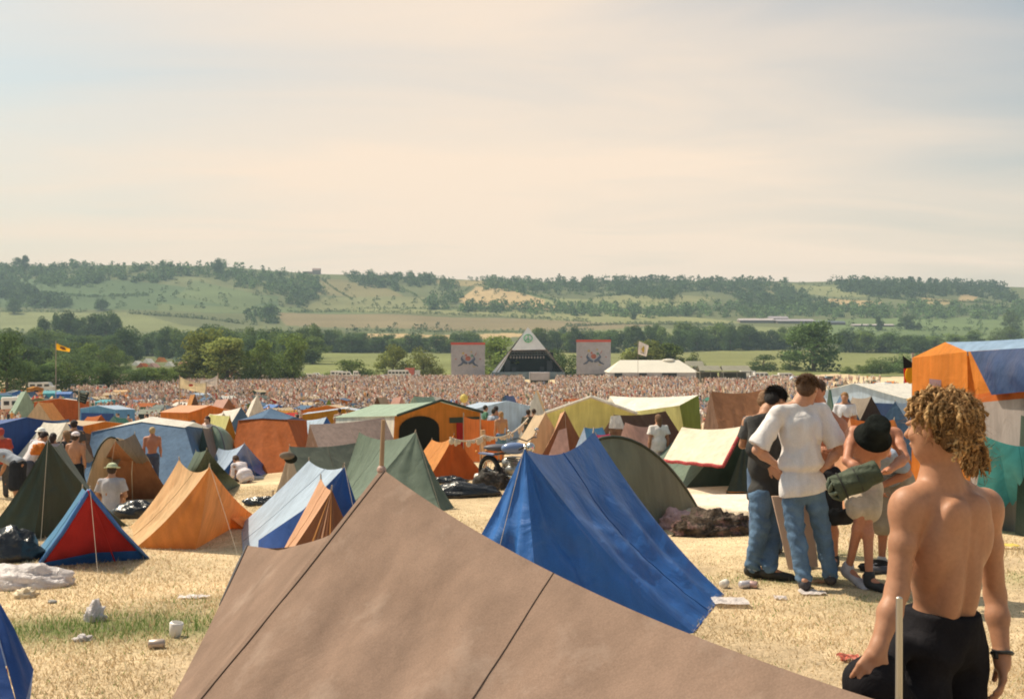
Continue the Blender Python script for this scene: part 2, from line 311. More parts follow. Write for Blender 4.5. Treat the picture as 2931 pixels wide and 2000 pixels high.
# ================================================================ TREES
def leafcloud(nq,lobes,size,seed,flat=1.):
    r=np.random.default_rng(seed); li=r.integers(0,len(lobes),nq); Lc=np.array([l[0] for l in lobes]); Lr=np.array([l[1] for l in lobes])
    wts=(Lr[:,0]*Lr[:,2]); wts/=wts.sum(); li=r.choice(len(lobes),nq,p=wts)
    v=r.normal(size=(nq,3)); v/=np.linalg.norm(v,axis=1)[:,None]; v[:,2]=np.where(r.random(nq)<.25,v[:,2],np.abs(v[:,2])*np.where(v[:,2]<0,-.6,1))
    rad=r.uniform(.72,1.06,nq)[:,None]; c=Lc[li]+v*Lr[li]*rad
    nrm=v+r.normal(size=(nq,3))*.55; nrm/=np.linalg.norm(nrm,axis=1)[:,None]
    t=np.cross(nrm,r.normal(size=(nq,3))); t/=np.linalg.norm(t,axis=1)[:,None]; b=np.cross(nrm,t); s=(size*r.uniform(.6,1.35,nq))[:,None]
    V=np.concatenate([c-t*s-b*s*.7,c+t*s-b*s*.7,c+t*s*.8+b*s*.7,c-t*s*.8+b*s*.7]); i=np.arange(nq); Fq=np.stack([i,i+nq,i+2*nq,i+3*nq],1)
    tone=r.uniform(.7,1.35,len(lobes))[li]*r.uniform(.8,1.2,nq)
    return V,Fq,np.tile(tone,4)
def lobes_for(kind,seed):
    r=random.Random(seed); L=[]
    n=dict(round=40,tall=36,bush=24,wide=44)[kind]
    for i in range(n):
        h=r.random()
        if kind=='bush': z=.02+.78*h; rr=.44*math.sqrt(max(.05,1-h*h*.9))
        elif kind=='tall': z=.08+.80*h; rr=.27*math.sin(math.pi*(.24+.68*h))+.03
        elif kind=='wide': z=.07+.78*h; rr=.44*math.sin(math.pi*(.33+.55*h))
        else: z=.05+.82*h; rr=.37*math.sin(math.pi*(.32+.56*h))
        a=r.random()*6.28; q=rr*math.sqrt(r.random()); s=r.uniform(.09,.17)*(1.2 if kind=='bush' else 1)
        L.append(((q*math.cos(a),q*math.sin(a),z),(s*1.15,s*1.15,s*.9)))
    if kind=='bush':
        for i in range(9): a=i*.7; L.append(((.32*math.cos(a),.32*math.sin(a),.13),(.17,.17,.14)))
    return L
def foliage(name,col,tr=.25):
    m,nt,N,L,out=nodes(name); a=N('ShaderNodeAttribute'); a.attribute_name='Col'; d=N('ShaderNodeBsdfDiffuse'); t=N('ShaderNodeBsdfTranslucent'); mx=N('ShaderNodeMixShader'); mx.inputs[0].default_value=tr
    oi=N('ShaderNodeObjectInfo'); mr=N('ShaderNodeMapRange'); L(oi.outputs['Random'],mr.inputs[0]); mr.inputs['To Min'].default_value=.72; mr.inputs['To Max'].default_value=1.3
    vm=N('ShaderNodeVectorMath'); vm.operation='MULTIPLY'; L(a.outputs['Color'],vm.inputs[0]); vm.inputs[1].default_value=col
    v2=N('ShaderNodeVectorMath'); v2.operation='SCALE'; L(vm.outputs[0],v2.inputs[0]); L(mr.outputs[0],v2.inputs['Scale'])
    L(v2.outputs[0],d.inputs[0]); L(v2.outputs[0],t.inputs[0]); L(d.outputs[0],mx.inputs[1]); L(t.outputs[0],mx.inputs[2]); L(mx.outputs[0],out.inputs[0]); return m
FOL=[foliage('leaves_dark',(.105,.155,.055),.3),foliage('leaves_mid',(.15,.20,.055),.3),foliage('leaves_olive',(.225,.25,.075),.3)]
BARK=plain('bark',(.16,.12,.08),.9,.2,3)
PROTO={}
def proto(kind,mi,seed):
    k=(kind,mi,seed)
    if k not in PROTO:
        V,Fq,t=leafcloud(4600 if kind!='bush' else 3400,lobes_for(kind,seed),.017,seed)
        cm=mesh_np('crown',V,Fq,FOL[mi],False,np.repeat(t[:,None],3,1))
        mb=MB(); mb.tube([(0,0,-.03),(.01,0,.12),(-.01,.01,.35),(0,0,.6)],[.035,.026,.018,.008],7)
        r=random.Random(seed)
        for i in range(5):
            a=i*1.25+r.random(); z=.22+.07*i; mb.tube([(0,0,z),(.12*math.cos(a),.12*math.sin(a),z+.12),(.2*math.cos(a),.2*math.sin(a),z+.26)],[.012,.008,.003],5)
        PROTO[k]=(cm,mesh_np('trunk',mb.V,mb.F,BARK))
    return PROTO[k]
def tree(base,h,w,kind,mi,seed,label,group=None,name='leafy_tree',rz=None):
    cm,tm=proto(kind,mi,seed); t=empty(name,base,label,'tree' if 'bush' not in name else 'bush',group)
    span=dict(round=.9,tall=.66,bush=1.1,wide=1.08)[kind]
    sx=w/span
    for me,nm in((cm,'crown'),(tm,'trunk')):
        o=link(me,nm,t); o.scale=(sx,sx,h)
    t.rotation_euler=(0,0,rz if rz is not None else random.uniform(0,6.28)); return t
def ptree(px,basepy,toppy,wpx,kind,mi,seed,label,group=None,name='leafy_tree'):
    b=G(px,basepy); h=(basepy-toppy)/F*b.y*1.04; return tree(b,h,wpx/F*b.y,kind,mi,seed,label,group,name)
# named trees of the valley
for a in [(2330,1062,915,190,'round',0,3,'tall broad dark oak standing right of the white marquee'),
 (2185,1062,1010,105,'bush',0,4,'low rounded bush in the field behind the army canopies'),
 (2262,1060,1015,70,'bush',1,4,'pale green bush directly left of the big dark oak','','leafy_bush'),
 (1000,1078,1022,165,'bush',1,5,'wide low bush by the parked white vans left of the screens'),
 (1125,1078,988,112,'round',2,6,'round olive tree right of the wide low bush'),
 (1213,1078,985,140,'bush',2,7,'rounded olive tree just left of the left banner screen'),
 (1425,1080,962,165,'round',1,8,'bright green tree between the left screen and the pyramid'),
 (1610,1078,985,140,'bush',0,9,'dark bushy tree behind the right slope of the pyramid'),
 (1850,1075,975,120,'tall',2,10,'pale olive willow behind the white marquee flag'),
 (1920,1075,985,90,'tall',1,11,'slender green tree above the marquee roof'),
 (1985,1070,1005,80,'bush',1,12,'small bush at the right end of the marquee'),
 (840,1095,955,130,'round',1,13,'tall green tree at the right end of the left tree belt'),
 (745,1098,975,120,'round',1,14,'rounded green tree second from the right of the left belt'),
 (650,1098,968,150,'tall',2,15,'olive green tree left of the two rounded trees'),
 (590,1096,938,170,'round',2,16,'high pale olive tree in the middle of the left belt'),
 (20,1140,952,150,'round',0,17,'very dark tree cut by the left edge of the picture'),
 (40,898,850,48,'wide',0,18,'lone dark tree with visible trunk at far left of the hillside'),
 (290,888,853,55,'wide',0,19,'lone round tree on the green hillside at left'),
 (625,790,736,26,'tall',0,20,'tallest lone tree breaking the skyline above the left hill'),
 (50,772,734,30,'round',0,21,'small skyline tree at the far left of the ridge'),
 (72,770,731,22,'tall',0,22,'thin skyline tree beside the leftmost ridge tree'),
 (772,912,868,38,'tall',0,23,'dark upright tree on the lower slope left of centre'),
 (1813,914,888,25,'round',0,24,'small lone tree on the field line above the marquee'),
 (2595,942,898,60,'round',0,25,'large round dark tree in the flat field right of the farm sheds'),
 (2515,945,905,24,'tall',0,26,'narrow tree beside the right end of the farm sheds'),
 (2893,947,888,62,'wide',1,27,'spreading tree with visible trunk at the far right of the flat fields'),
 (1965,932,918,12,'round',0,28,'tiny lone tree in the pale field left of the farm sheds'),
 (1610,965,935,36,'round',0,29,'dark tree just right of the pyramid tip'),
 (2630,944,925,18,'tall',1,30,'small tree right beside the large round field tree')]:
    px,b,t,w,k,mi,sd_,lab=a[:8]; ptree(px,b,t,w,k,mi,sd_,lab,None,a[9] if len(a)>9 else ('leafy_bush' if 'bush' in lab else 'leafy_tree'))
# rows of trees nothing tells apart
def row(x0,x1,n,base,top,jb,jt,w,kinds,mis,label,group,seed):
    r=random.Random(seed)
    for i in range(n):
        x=x0+(x1-x0)*(i+.5+r.uniform(-.45,.45))/n; t=(x-x0)/(x1-x0)
        b=base[0]+(base[1]-base[0])*t+r.uniform(-jb,jb); tp=top[0]+(top[1]-top[0])*t+r.uniform(-jt,jt)
        if seed==3 and 350<x<570: continue
        if seed==4 and 350<x<580: tp=1052
        if seed==2 and 380<x<540: b-=12
        ptree(x,b,min(tp,b-8),w*r.uniform(.85,1.5),r.choice(kinds),r.choice(mis),r.randint(31,34),label,group)
row(120,345,9,(1000,1000),(905,893),3,8,55,['tall','round'],[0],'tall dark tree of the square copse at left','trees of the square copse',1)
row(0,900,38,(1035,1030),(958,936),6,16,80,['round','wide'],[0,0,1],'dark leafy tree in the rear of the left valley belt','trees in the rear of the left belt',2)
row(60,600,18,(1075,1070),(985,990),6,12,95,['round','bush'],[0,1],'mid green tree inside the left valley belt','trees inside the left belt',3)
row(30,560,15,(1128,1098),(1030,1040),6,12,85,['bush','round'],[0,0,1],'dark bushy tree along the left edge of the crowd','bushy trees along the crowd edge',4)
row(700,900,6,(1045,1040),(955,960),4,8,70,['round','tall'],[1,0],'green tree behind the right end of the left belt','trees behind the belt end',5)
row(870,1320,19,(1008,1008),(950,960),2,12,62,['round','wide'],[0,1,0],'dark tree of the hedge behind the flat green field','trees behind the flat field',6)
row(1290,1420,4,(1005,1005),(952,960),2,8,60,['round'],[1,0],'green tree behind the left banner screen','trees behind the left screen',7)
row(1540,1960,18,(1008,1008),(945,935),2,10,62,['round','wide'],[1,0,0],'leafy tree of the wood behind the right banner screen','trees behind the right screen',8)
row(1950,2280,16,(1003,1000),(930,945),2,10,64,['round','wide'],[0,1,0],'dark leafy tree of the wood left of the big oak','trees left of the big oak',9)
row(2400,2640,12,(1008,1010),(950,965),2,10,60,['round','wide'],[0,1,0],'leafy tree behind the field right of the oak','trees right of the oak',10)
row(2560,2931,10,(1012,985),(968,940),3,8,66,['bush','round'],[0,1],'dark tree behind the big orange and blue tent','trees behind the big tent',11)
row(2480,2640,5,(1068,1066),(1022,1010),3,6,60,['bush','round'],[0,1],'bushy tree beside the red and black flag','bushy trees by the flag',12)
row(2420,2480,3,(1068,1068),(1045,1045),2,4,34,['bush'],[1],'small bush right of the big oak','small bushes by the oak',13)
# far woods and hedges
def masswood(name,pts,hrange,label,cat,kind,mi,nq=70,seed=0):
    r=random.Random(seed); VV=[];FF=[];TT=[];n=0
    pro=[leafcloud(nq,lobes_for(r.choice(['round','bush','wide']),seed*7+i),.075,seed*3+i) for i in range(5)]
    for (px,py) in pts:
        if kind=='stuff': px+=r.gauss(0,7); py+=r.gauss(0,2.2)
        b=G(px,py); V,Fq,t=pro[r.randrange(5)]; h=r.uniform(*hrange); a=r.uniform(0,6.28); w=h*r.uniform(.8,1.25)
        c,s=math.cos(a),math.sin(a); Q=np.empty_like(V); Q[:,0]=(V[:,0]*c-V[:,1]*s)*w+b.x; Q[:,1]=(V[:,0]*s+V[:,1]*c)*w+b.y; Q[:,2]=(V[:,2]-.12)*h+b.z
        VV.append(Q); FF.append(Fq+n); n+=len(V); TT.append(t*r.uniform(.75,1.3))
    if not VV: return
    V=np.concatenate(VV); T=np.concatenate(TT); b=V.mean(0); b[2]=V[:,2].min()
    o=wobj(name,V,np.concatenate(FF),FOL[mi],None,False,np.repeat(T[:,None],3,1),base=b); tag(o,label,cat,None,kind)
def fill(poly,n,seed):
    r=random.Random(seed); xs=[p[0] for p in poly]; ys=[p[1] for p in poly]; out=[]
    k=0
    while len(out)<n and k<n*40:
        k+=1; x=r.uniform(min(xs),max(xs)); y=r.uniform(min(ys),max(ys))
        if inpoly(np.array([x]),np.array([y]),poly)[0]: out.append((x,y))
    return out
def line(pl,step,jit,seed,gap=0.):
    r=random.Random(seed); out=[]
    for (x1,y1),(x2,y2) in zip(pl[:-1],pl[1:]):
        n=max(1,int(math.hypot(x2-x1,y2-y1)/step))
        for i in range(n):
            if r.random()<gap: continue
            t=(i+r.random()*.6)/n; out.append((x1+(x2-x1)*t+r.uniform(-jit,jit),y1+(y2-y1)*t+r.uniform(-jit*.3,jit*.3)))
    return out
woods=[('hanging wood along the top of the left hill','hillside_wood',fill([(-20,763),(640,763),(760,778),(905,795),(915,835),(820,850),(700,825),(600,795),(520,792),(440,812),(330,800),(200,822),(120,815),(-20,800)],760,1)),
 ('diagonal wood on the lower left slope','hillside_wood',fill([(-20,800),(70,832),(195,865),(195,888),(110,882),(-20,850)],180,2)),
 ('small wood above the lower slope left of centre','hillside_wood',fill([(790,835),(850,828),(900,850),(895,868),(830,880),(800,862)],40,3)+fill([(700,905),(790,895),(790,925),(705,930)],26,4)),
 ('woods running down the hill left of the tan field','hillside_wood',fill([(1000,785),(1050,785),(1120,800),(1150,835),(1100,822),(1040,825),(1005,800)],90,5)+fill([(1060,790),(1250,795),(1250,812),(1180,822),(1150,810)],90,6)+fill([(1255,812),(1310,812),(1312,838),(1270,836)],20,7)),
 ('wood on the upper hill above the pyramid','hillside_wood',fill([(1370,795),(1560,808),(1560,835),(1700,845),(1500,840),(1400,825)],150,8)+fill([(1220,858),(1310,850),(1320,885),(1225,888)],50,9)),
 ('large broken wood on the right hillside','hillside_wood',fill([(1540,808),(1700,803),(2000,803),(2250,812),(2300,850),(2380,868),(2380,905),(2150,880),(2100,845),(1980,830),(1900,860),(1760,840),(1600,835)],820,10)),
 ('band of trees along the foot of the right hill','hillside_wood',fill([(1310,878),(1700,883),(1900,890),(2000,880),(2300,885),(2640,880),(2960,880),(2960,915),(2300,910),(1750,906),(1500,900),(1310,892)],640,11)),
 ('dense wood over the far right hilltop','hillside_wood',fill([(2370,805),(2600,808),(2860,818),(2900,860),(2960,880),(2760,842),(2700,850),(2560,855),(2480,845),(2400,830)],620,12)),
 ('scattered skyline trees above the middle hill','skyline_trees',[(x,797+random.uniform(-2,3)+(x-900)*.012) for x in np.linspace(900,1400,24)+np.random.default_rng(2).normal(0,12,24)]),
 ('trees standing along the right skyline','skyline_trees',[(x,808) for x in np.linspace(1520,2240,50)+np.random.default_rng(3).normal(0,9,50)])]
for i,(lab,nm,pts) in enumerate(woods): masswood(nm,pts,(5,17) if 'sky' not in nm else (4,12),lab,'trees','stuff',0 if i%3 else 0,60,i+1)
hedges=[('long patchy hedge across the hill foot left of the pyramid',[(846,895),(1000,893),(1180,897),(1450,908),(1690,922)],5,.08),
 ('lower patchy hedge behind the left banner screen',[(1012,947),(1130,948),(1300,950),(1480,952),(1710,950)],6,.3),
 ('hedge along the pale strip field at left',[(372,898),(480,905),(600,915),(700,928)],5,.0),
 ('hedge under the hillside fields at far left',[(0,892),(120,893),(240,893)],5,.1),
 ('thin hedge climbing the left hillside field',[(465,838),(520,842),(570,858),(690,885)],9,.2),
 ('hedge between tan and green fields right of the pyramid',[(1600,880),(1800,870),(1960,868)],7,.2),
 ('hedge at the edge of the flat fields by the farm sheds',[(2380,948),(2560,948),(2931,944)],8,.5),
 ('hedge line along the upper right hill field',[(2230,845),(2380,855),(2520,868)],7,.3),
 ('low hedge across the fields above the left belt',[(0,952),(150,952)],7,.2),
 ('thin field hedge above the brown strip',[(1000,884),(1300,884),(1500,887)],5,.1)]
for i,(lab,pl,st,gp) in enumerate(hedges): masswood('hedgerow',line(pl,st,2,i+40,gp),(2.5,6.5) if i not in(4,9) else (2,4.5),lab,'hedge',None,0,46,i+60)
sc=fill([(0,800),(900,800),(1000,890),(300,890),(0,880)],150,71)+fill([(900,790),(1600,800),(2300,810),(2600,860),(2300,900),(1500,900),(950,880)],330,72)+fill([(2300,905),(2931,905),(2931,1000),(2400,990)],50,73)+fill([(650,940),(1300,935),(1300,990),(700,960)],50,74)
masswood('hillside_bushes',sc,(2.5,10),'scattered bushes and small trees dotted over the hillside fields','bushes','stuff',0,46,75)
for i,(lab,pl) in enumerate([('thin hedge rising across the fields above the left belt',[(60,835),(250,850),(430,846)]),('hedge stepping down the middle hillside from the skyline',[(920,800),(960,830),(1010,860)]),('hedge down the middle hill right of the stepped one',[(1120,815),(1190,845),(1230,880)]),('hedge around the top of the tan field',[(1300,850),(1360,816),(1450,826),(1600,864)]),('hedge climbing the right hill above the farm',[(1700,850),(1850,838),(2000,835)]),('upper hedge on the right hill below the skyline wood',[(1900,815),(2100,822),(2290,830)]),('field hedge below the right hilltop wood',[(2480,850),(2640,862),(2850,868)]),('hedge crossing the valley fields right of the tan strip',[(1620,935),(1800,928),(2100,930)]),('hedge beyond the farm sheds at right',[(2300,985),(2500,978),(2700,965)])]):
    masswood('hedgerow',line(pl,3.2,1.2,i+90,0),(2,5.5),lab,'hedge',None,0,60,i+91)
# ---------------------------------------------------------------- farm and house far off
def shed(px0,px1,basepy,h,roofc,label):
    a=G(px0,basepy); b=G(px1,basepy); t=empty('farm_shed',(a+b)/2,label,'shed'); b.y=a.y
    w=(b-a).length; z=min(a.z,b.z)-.5; D=14; mb=MB(); mb.box(((a.x+b.x)/2,a.y+D/2,z+h*.3+.2),(w,D,h*.6+.4)); mb.build('wall',plain('shed_wall',(.22,.17,.15),.8),t)
    rf=MB(); x0,x1=a.x-.5,b.x+.5; y0,y1=a.y-.6,a.y+D+.6; zz=z+h*.6+.4
    rf.add([(x0,y0,zz),(x1,y0,zz),(x1,(y0+y1)/2,zz+h*.45),(x0,(y0+y1)/2,zz+h*.45),(x0,y1,zz),(x1,y1,zz)],[(0,1,2,3),(3,2,5,4),(0,3,4),(1,5,2),(0,4,5,1)])
    rf.build('roof',plain('shed_roof_%s'%label[:5],roofc,.7,.15,.3),t)
shed(2118,2215,924,5,(.42,.36,.34),'long pale roofed farm shed, leftmost of the row'); shed(2205,2255,920,6,(.30,.26,.27),'grey barn rising behind the row of farm sheds')
shed(2225,2330,926,5,(.33,.29,.30),'mauve grey farm shed in the middle of the row'); shed(2335,2420,930,4.5,(.10,.11,.13),'dark open farm shed at the right end')
shed(2445,2560,935,3,(.33,.30,.27),'long low cattle shed beyond the dark shed')
hb=G(905,783); t=empty('farmhouse',hb,'pinkish farmhouse standing on the skyline left of centre','house')
MB().box((hb.x,hb.y+4,hb.z+3),(13,8,8)).build('wall',plain('house_wall',(.42,.30,.25),.8),t)
MB().add([(hb.x-7,hb.y,hb.z+7),(hb.x+7,hb.y,hb.z+7),(hb.x+7,hb.y+4,hb.z+10.5),(hb.x-7,hb.y+4,hb.z+10.5),(hb.x-7,hb.y+8,hb.z+7),(hb.x+7,hb.y+8,hb.z+7)],[(0,1,2,3),(3,2,5,4),(0,3,4),(1,5,2),(0,4,5,1)]).build('roof',plain('house_roof',(.33,.22,.19),.8),t)
MB().box((hb.x-16,hb.y+6,hb.z+2.5),(16,6,5)).build('barn_wing',plain('house_wall',(.5,.35,.3),.8),t)
# ================================================================ BODY ENGINE (one smooth surface from tapered shapes)
V3=lambda *a: np.array(a if len(a)==3 else a[0],float)
def d_cap(Pn,a,b,ra,rb):
    ba=b-a; pa=Pn-a; l=max((ba@ba),1e-9); h=np.clip(pa@ba/l,0,1); return np.linalg.norm(pa-h[...,None]*ba,axis=-1)-(ra+(rb-ra)*h)
def d_ell(Pn,c,r,R):
    q=(Pn-c)@R if R is not None else Pn-c
    k0=np.linalg.norm(q/r,axis=-1); k1=np.linalg.norm(q/(r*r),axis=-1); return np.where(k1>1e-9,k0*(k0-1)/np.maximum(k1,1e-9),-r.min())
def sdf_mesh(prims,res,cuts=(),disp=None,pad=.05):
    lo=np.full(3,1e9); hi=-lo
    bb=[]
    for p in prims:
        if p[0] in 'ck': a,b,ra,rb=p[1:5]; m=max(ra,rb); l=np.minimum(a,b)-m; h=np.maximum(a,b)+m
        else: c,r=p[1],p[2]; m=r.max(); l=c-m; h=c+m
        bb.append((l,h)); lo=np.minimum(lo,l); hi=np.maximum(hi,h)
    lo-=pad; hi+=pad; n=np.ceil((hi-lo)/res).astype(int)+1
    ax=[lo[i]+res*np.arange(n[i]) for i in range(3)]; Fd=np.full(n,1.0,np.float32)
    for p,(l,h) in zip(prims,bb):
        k=p[-1]; mg=k+3*res+.02; i0=np.maximum(((l-mg-lo)/res).astype(int),0); i1=np.minimum(((h+mg-lo)/res).astype(int)+2,n)
        sl=tuple(slice(i0[i],i1[i]) for i in range(3)); g=np.stack(np.meshgrid(*[ax[i][sl[i]] for i in range(3)],indexing='ij'),-1)
        d=d_cap(g,*p[1:5]) if p[0] in 'ck' else d_ell(g,p[1],p[2],p[3])
        if p[0]=='k': d=np.maximum(d,(g-p[2])@unit(p[2]-p[1]))
        f=Fd[sl]
        if k>0: hh=np.clip(.5+.5*(f-d)/k,0,1); Fd[sl]=f*(1-hh)+d*hh-k*hh*(1-hh)
        else: Fd[sl]=np.minimum(f,d)
    if disp is not None or cuts:
        g=np.stack(np.meshgrid(*ax,indexing='ij'),-1)
        if disp is not None:
            m=np.abs(Fd)<.06; Fd[m]+=disp(g[m]).astype(np.float32)
        for (p0,nn) in cuts: Fd=np.maximum(Fd,((g-p0)@(nn/np.linalg.norm(nn))).astype(np.float32))
    s=Fd<0; c=[s[i:n[0]-1+i,j:n[1]-1+j,k:n[2]-1+k] for i in(0,1) for j in(0,1) for k in(0,1)]
    cnt=sum(x.astype(np.int8) for x in c); m=(cnt>0)&(cnt<8); ids=-np.ones(m.shape,int); cells=np.argwhere(m); ids[m]=np.arange(len(cells))
    acc=np.zeros((len(cells),3)); num=np.zeros(len(cells)); 
    off=[np.array((i,j,k)) for i in(0,1) for j in(0,1) for k in(0,1)]
    for a in range(8):
        for b in range(a+1,8):
            if np.abs(off[a]-off[b]).sum()!=1: continue
            A=cells+off[a]; B=cells+off[b]; fa=Fd[A[:,0],A[:,1],A[:,2]]; fb=Fd[B[:,0],B[:,1],B[:,2]]; x=(fa<0)!=(fb<0)
            t=np.where(x,fa/np.where(x,fa-fb,1),0)[:,None]; acc+=np.where(x[:,None],off[a]+t*(off[b]-off[a]),0); num+=x
    V=(cells+acc/num[:,None])*res+lo
    Q=[]
    for axis in range(3):
        sl0=[slice(0,n[i]) for i in range(3)]; s0=[slice(1,n[i]-1) for i in range(3)]; s0[axis]=slice(0,n[axis]-1); s1=list(s0); s1[axis]=slice(1,n[axis])
        a=s[tuple(s0)]; b=s[tuple(s1)]; e=np.argwhere(a!=b); sg=a[tuple(e.T)]
        base=e.copy(); 
        for i in range(3):
            if i!=axis: base[:,i]+=1
        u,v=[(1,2),(2,0),(0,1)][axis]; eu=np.zeros(3,int); ev=np.zeros(3,int); eu[u]=1; ev[v]=1
        q=[ids[tuple((base-eu*p-ev*r).T)] for p,r in((1,1),(0,1),(0,0),(1,0))]; q=np.stack(q,1)
        q[~sg]=q[~sg][:,::-1]; Q.append(q)
    Q=np.concatenate(Q); Q=Q[(Q>=0).all(1)]
    return V,Q
def unit(v): v=np.asarray(v,float); return v/max(np.linalg.norm(v),1e-9)
def folds(amp,dirs,seed=0):
    r=np.random.default_rng(seed); W_=[(unit(r.normal(size=3)*np.array(dirs)),r.uniform(22,60),r.uniform(0,6)) for _ in range(7)]
    def f(p):
        q=p+.035*np.sin(p[:,[1,2,0]]*13+seed)+.02*np.sin(p[:,[2,0,1]]*31+seed*2); a=sum(np.sin(q@w*k+ph) for w,k,ph in W_)/3.; return amp*(np.abs(a)**.8*np.sign(a))*(.35+.65*np.abs(np.sin(q[:,2]*6+q[:,0]*5+seed)))
    return f
def head_prims(c,f,u,s=1.,ears=True):
    f=unit(f); u=unit(u-f*(np.dot(u,f))); r=np.cross(f,u); R=np.stack([r,f,u],1); E=lambda o,rad,k=.02:('e',c+R@(V3(o)*s),V3(rad)*s,R,k)
    L=[E((0,-.008,.025),(.074,.094,.083)),E((0,.03,-.045),(.058,.062,.068),.03),E((0,.055,-.088),(.032,.03,.026),.03),E((0,.088,.012),(.05,.016,.012),.015),
       E((.034,.068,-.028),(.024,.02,.02),.02),E((-.034,.068,-.028),(.024,.02,.02),.02),
       ('c',c+R@V3(0,.09,.008)*s,c+R@V3(0,.116,-.028)*s,.009*s,.015*s,.012),E((0,.094,-.058),(.025,.012,.007),.008),E((0,.091,-.069),(.021,.012,.008),.008)]
    if ears: L+=[E((x*.076,-.008,-.012),(.009,.019,.031),.008) for x in(-1,1)]
    return L,R
def hand_prims(w,h,pn,side,s=1.,curl=.45):
    """palm + five fingers; w wrist, h direction point (knuckles), pn palm normal, side: thumb direction"""
    d=unit(h-w); pn=unit(pn-d*np.dot(pn,d)); t=unit(np.cross(d,pn)); t=t*(1 if np.dot(t,side)>0 else -1); L=[]
    kn=w+d*.088*s
    L+=[('c',w,w+d*.03*s,.026*s,.028*s,.02)]
    for i,(o,ln) in enumerate(((.031,.072),(.011,.082),(-.009,.075),(-.028,.058))):
        k0=w+d*.035*s+t*o*.6*s; k=kn+t*o*s-d*abs(o-.01)*.2*s; L.append(('c',k0,k,.014*s,.0115*s,.012))
        a1=curl*.7+.1*i*.3; dd=unit(d*math.cos(a1)+pn*math.sin(a1)+t*o*1.5); m=k+dd*ln*.45*s; a2=curl*1.9; d2=unit(d*math.cos(a2)+pn*math.sin(a2)+t*o); m2=m+d2*ln*.32*s; d3=unit(d*math.cos(a2*1.4)+pn*math.sin(a2*1.4)); m3=m2+d3*ln*.22*s
        L+=[('c',k,m,.0105*s,.0095*s,.004),('c',m,m2,.0095*s,.0088*s,.003),('c',m2,m3,.0088*s,.0075*s,.003)]
    b=w+d*.02*s+t*.022*s; m=b+unit(t*.8+d*.75+pn*.3)*.045*s; L+=[('c',b,m,.017*s,.012*s,.012),('c',m,m+unit(t*.35+d+pn*.3)*.034*s,.0115*s,.0095*s,.003)]
    return L
JN=('pel','wai','che','nec','hea','sL','sR','eL','eR','wL','wR','qL','qR','kL','kR','aL','aR','tL','tR')
def body_prims(J,s,face=None,up=None,muscle=1.,hands=True,legs=True,palms=None,curl=.45,fem=False,ls=1.,ts=1.):
    L=[]; C=lambda a,b,ra,rb,k=.035:L.append(('c',J[a] if isinstance(a,str) else a,J[b] if isinstance(b,str) else b,ra*s,rb*s,k))
    right=unit(J['sR']-J['sL']); upv=unit(J['che']-J['pel']); fwd=unit(np.cross(upv,right)); right=unit(np.cross(fwd,upv)); R=np.stack([right,fwd,upv],1)
    E=lambda c,o,rad,k=.05:L.append(('e',c+R@(V3(o)*s),V3(rad)*s,R,k))
    sw=ts if not fem else .9
    E(J['pel'],(0,-.005,0),(.155*sw+.015*fem,.105,.115)); E(J['wai'],(0,0,0),(.130*sw,.092,.12),.06); E(J['che'],(0,.0,0),(.158*sw,.110,.175),.06)
    E(J['che'],(0,-.012,.10),(.150*sw,.085,.085),.05)
    # shoulder blades, trapezius, deltoids
    for x,sh in((-1,'sL'),(1,'sR')):
        E(J['che'],(x*.080,-.078,.035),(.052,.026,.082),.035*muscle); E(J['che'],(x*.105,-.015,-.03),(.052,.075,.115),.05)
        L.append(('c',J['nec']-upv*.005*s,J[sh]+upv*.012*s-right*x*.02*s,.048*s,.05*s,.05)); L.append(('e',J[sh]+right*x*.005*s-upv*.018*s,V3(.06,.06,.075)*s*(.92 if fem else 1),R,.035))
        L.append(('e',J['che']+R@V3(x*.045,-.082,-.14)*s,V3(.036,.03,.12)*s,R,.03))
    C('nec','hea',.056,.055,.035); C(J['nec']-upv*.03*s,J['nec']+upv*.03*s,.06,.057)
    f=V3(face) if face is not None else fwd; hp,HR=head_prims(J['hea'],f,V3(up) if up is not None else upv,s); L+=hp
    for q in 'LR':
        m=(J['s'+q]*.55+J['e'+q]*.45); C('s'+q,m,.050*muscle,.050*muscle,.03); C(m,'e'+q,.048*muscle,.037,.02)
        dn=unit(J['w'+q]-J['e'+q]); m2=J['e'+q]+dn*.08*s; C('e'+q,m2,.037,.043*muscle,.02); C(m2,'w'+q,.043*muscle,.026,.02)
        if hands:
            pn=palms[q] if palms else fwd*.2-right*(1 if q=='R' else -1); sd_=palms[q+'t'] if palms else fwd; hd=J.get('h'+q,J['w'+q]+unit(J['w'+q]-J['e'+q])*.09)
            L+=hand_prims(J['w'+q],hd,pn,sd_,s,curl)
        if legs:
            x=1 if q=='R' else -1; th=J['q'+q]*.6+J['k'+q]*.4; C('q'+q,th,.098*ls,.082*ls,.04); C(th,'k'+q,.082*ls,.055*ls,.03)
            kd=unit(J['a'+q]-J['k'+q]); cf=J['k'+q]+kd*.13*s-fwd*.018*s; C('k'+q,cf,.054*ls,.056*ls,.025); C(cf,'a'+q,.056*ls,.036*ls,.025)
            C('a'+q,'t'+q,.038,.026,.02); C(J['a'+q],J['a'+q]-unit(J['t'+q]-J['a'+q])*.04*s,.036,.03,.02)
    return L,R,HR
def grow(prims,t,idx=None): 
    out=[]
    for p in prims:
        out.append(('c',p[1],p[2],p[3]+t,p[4]+t,p[5]) if p[0]=='c' else ('e',p[1],p[2]+t,p[3],p[4]))
    return out
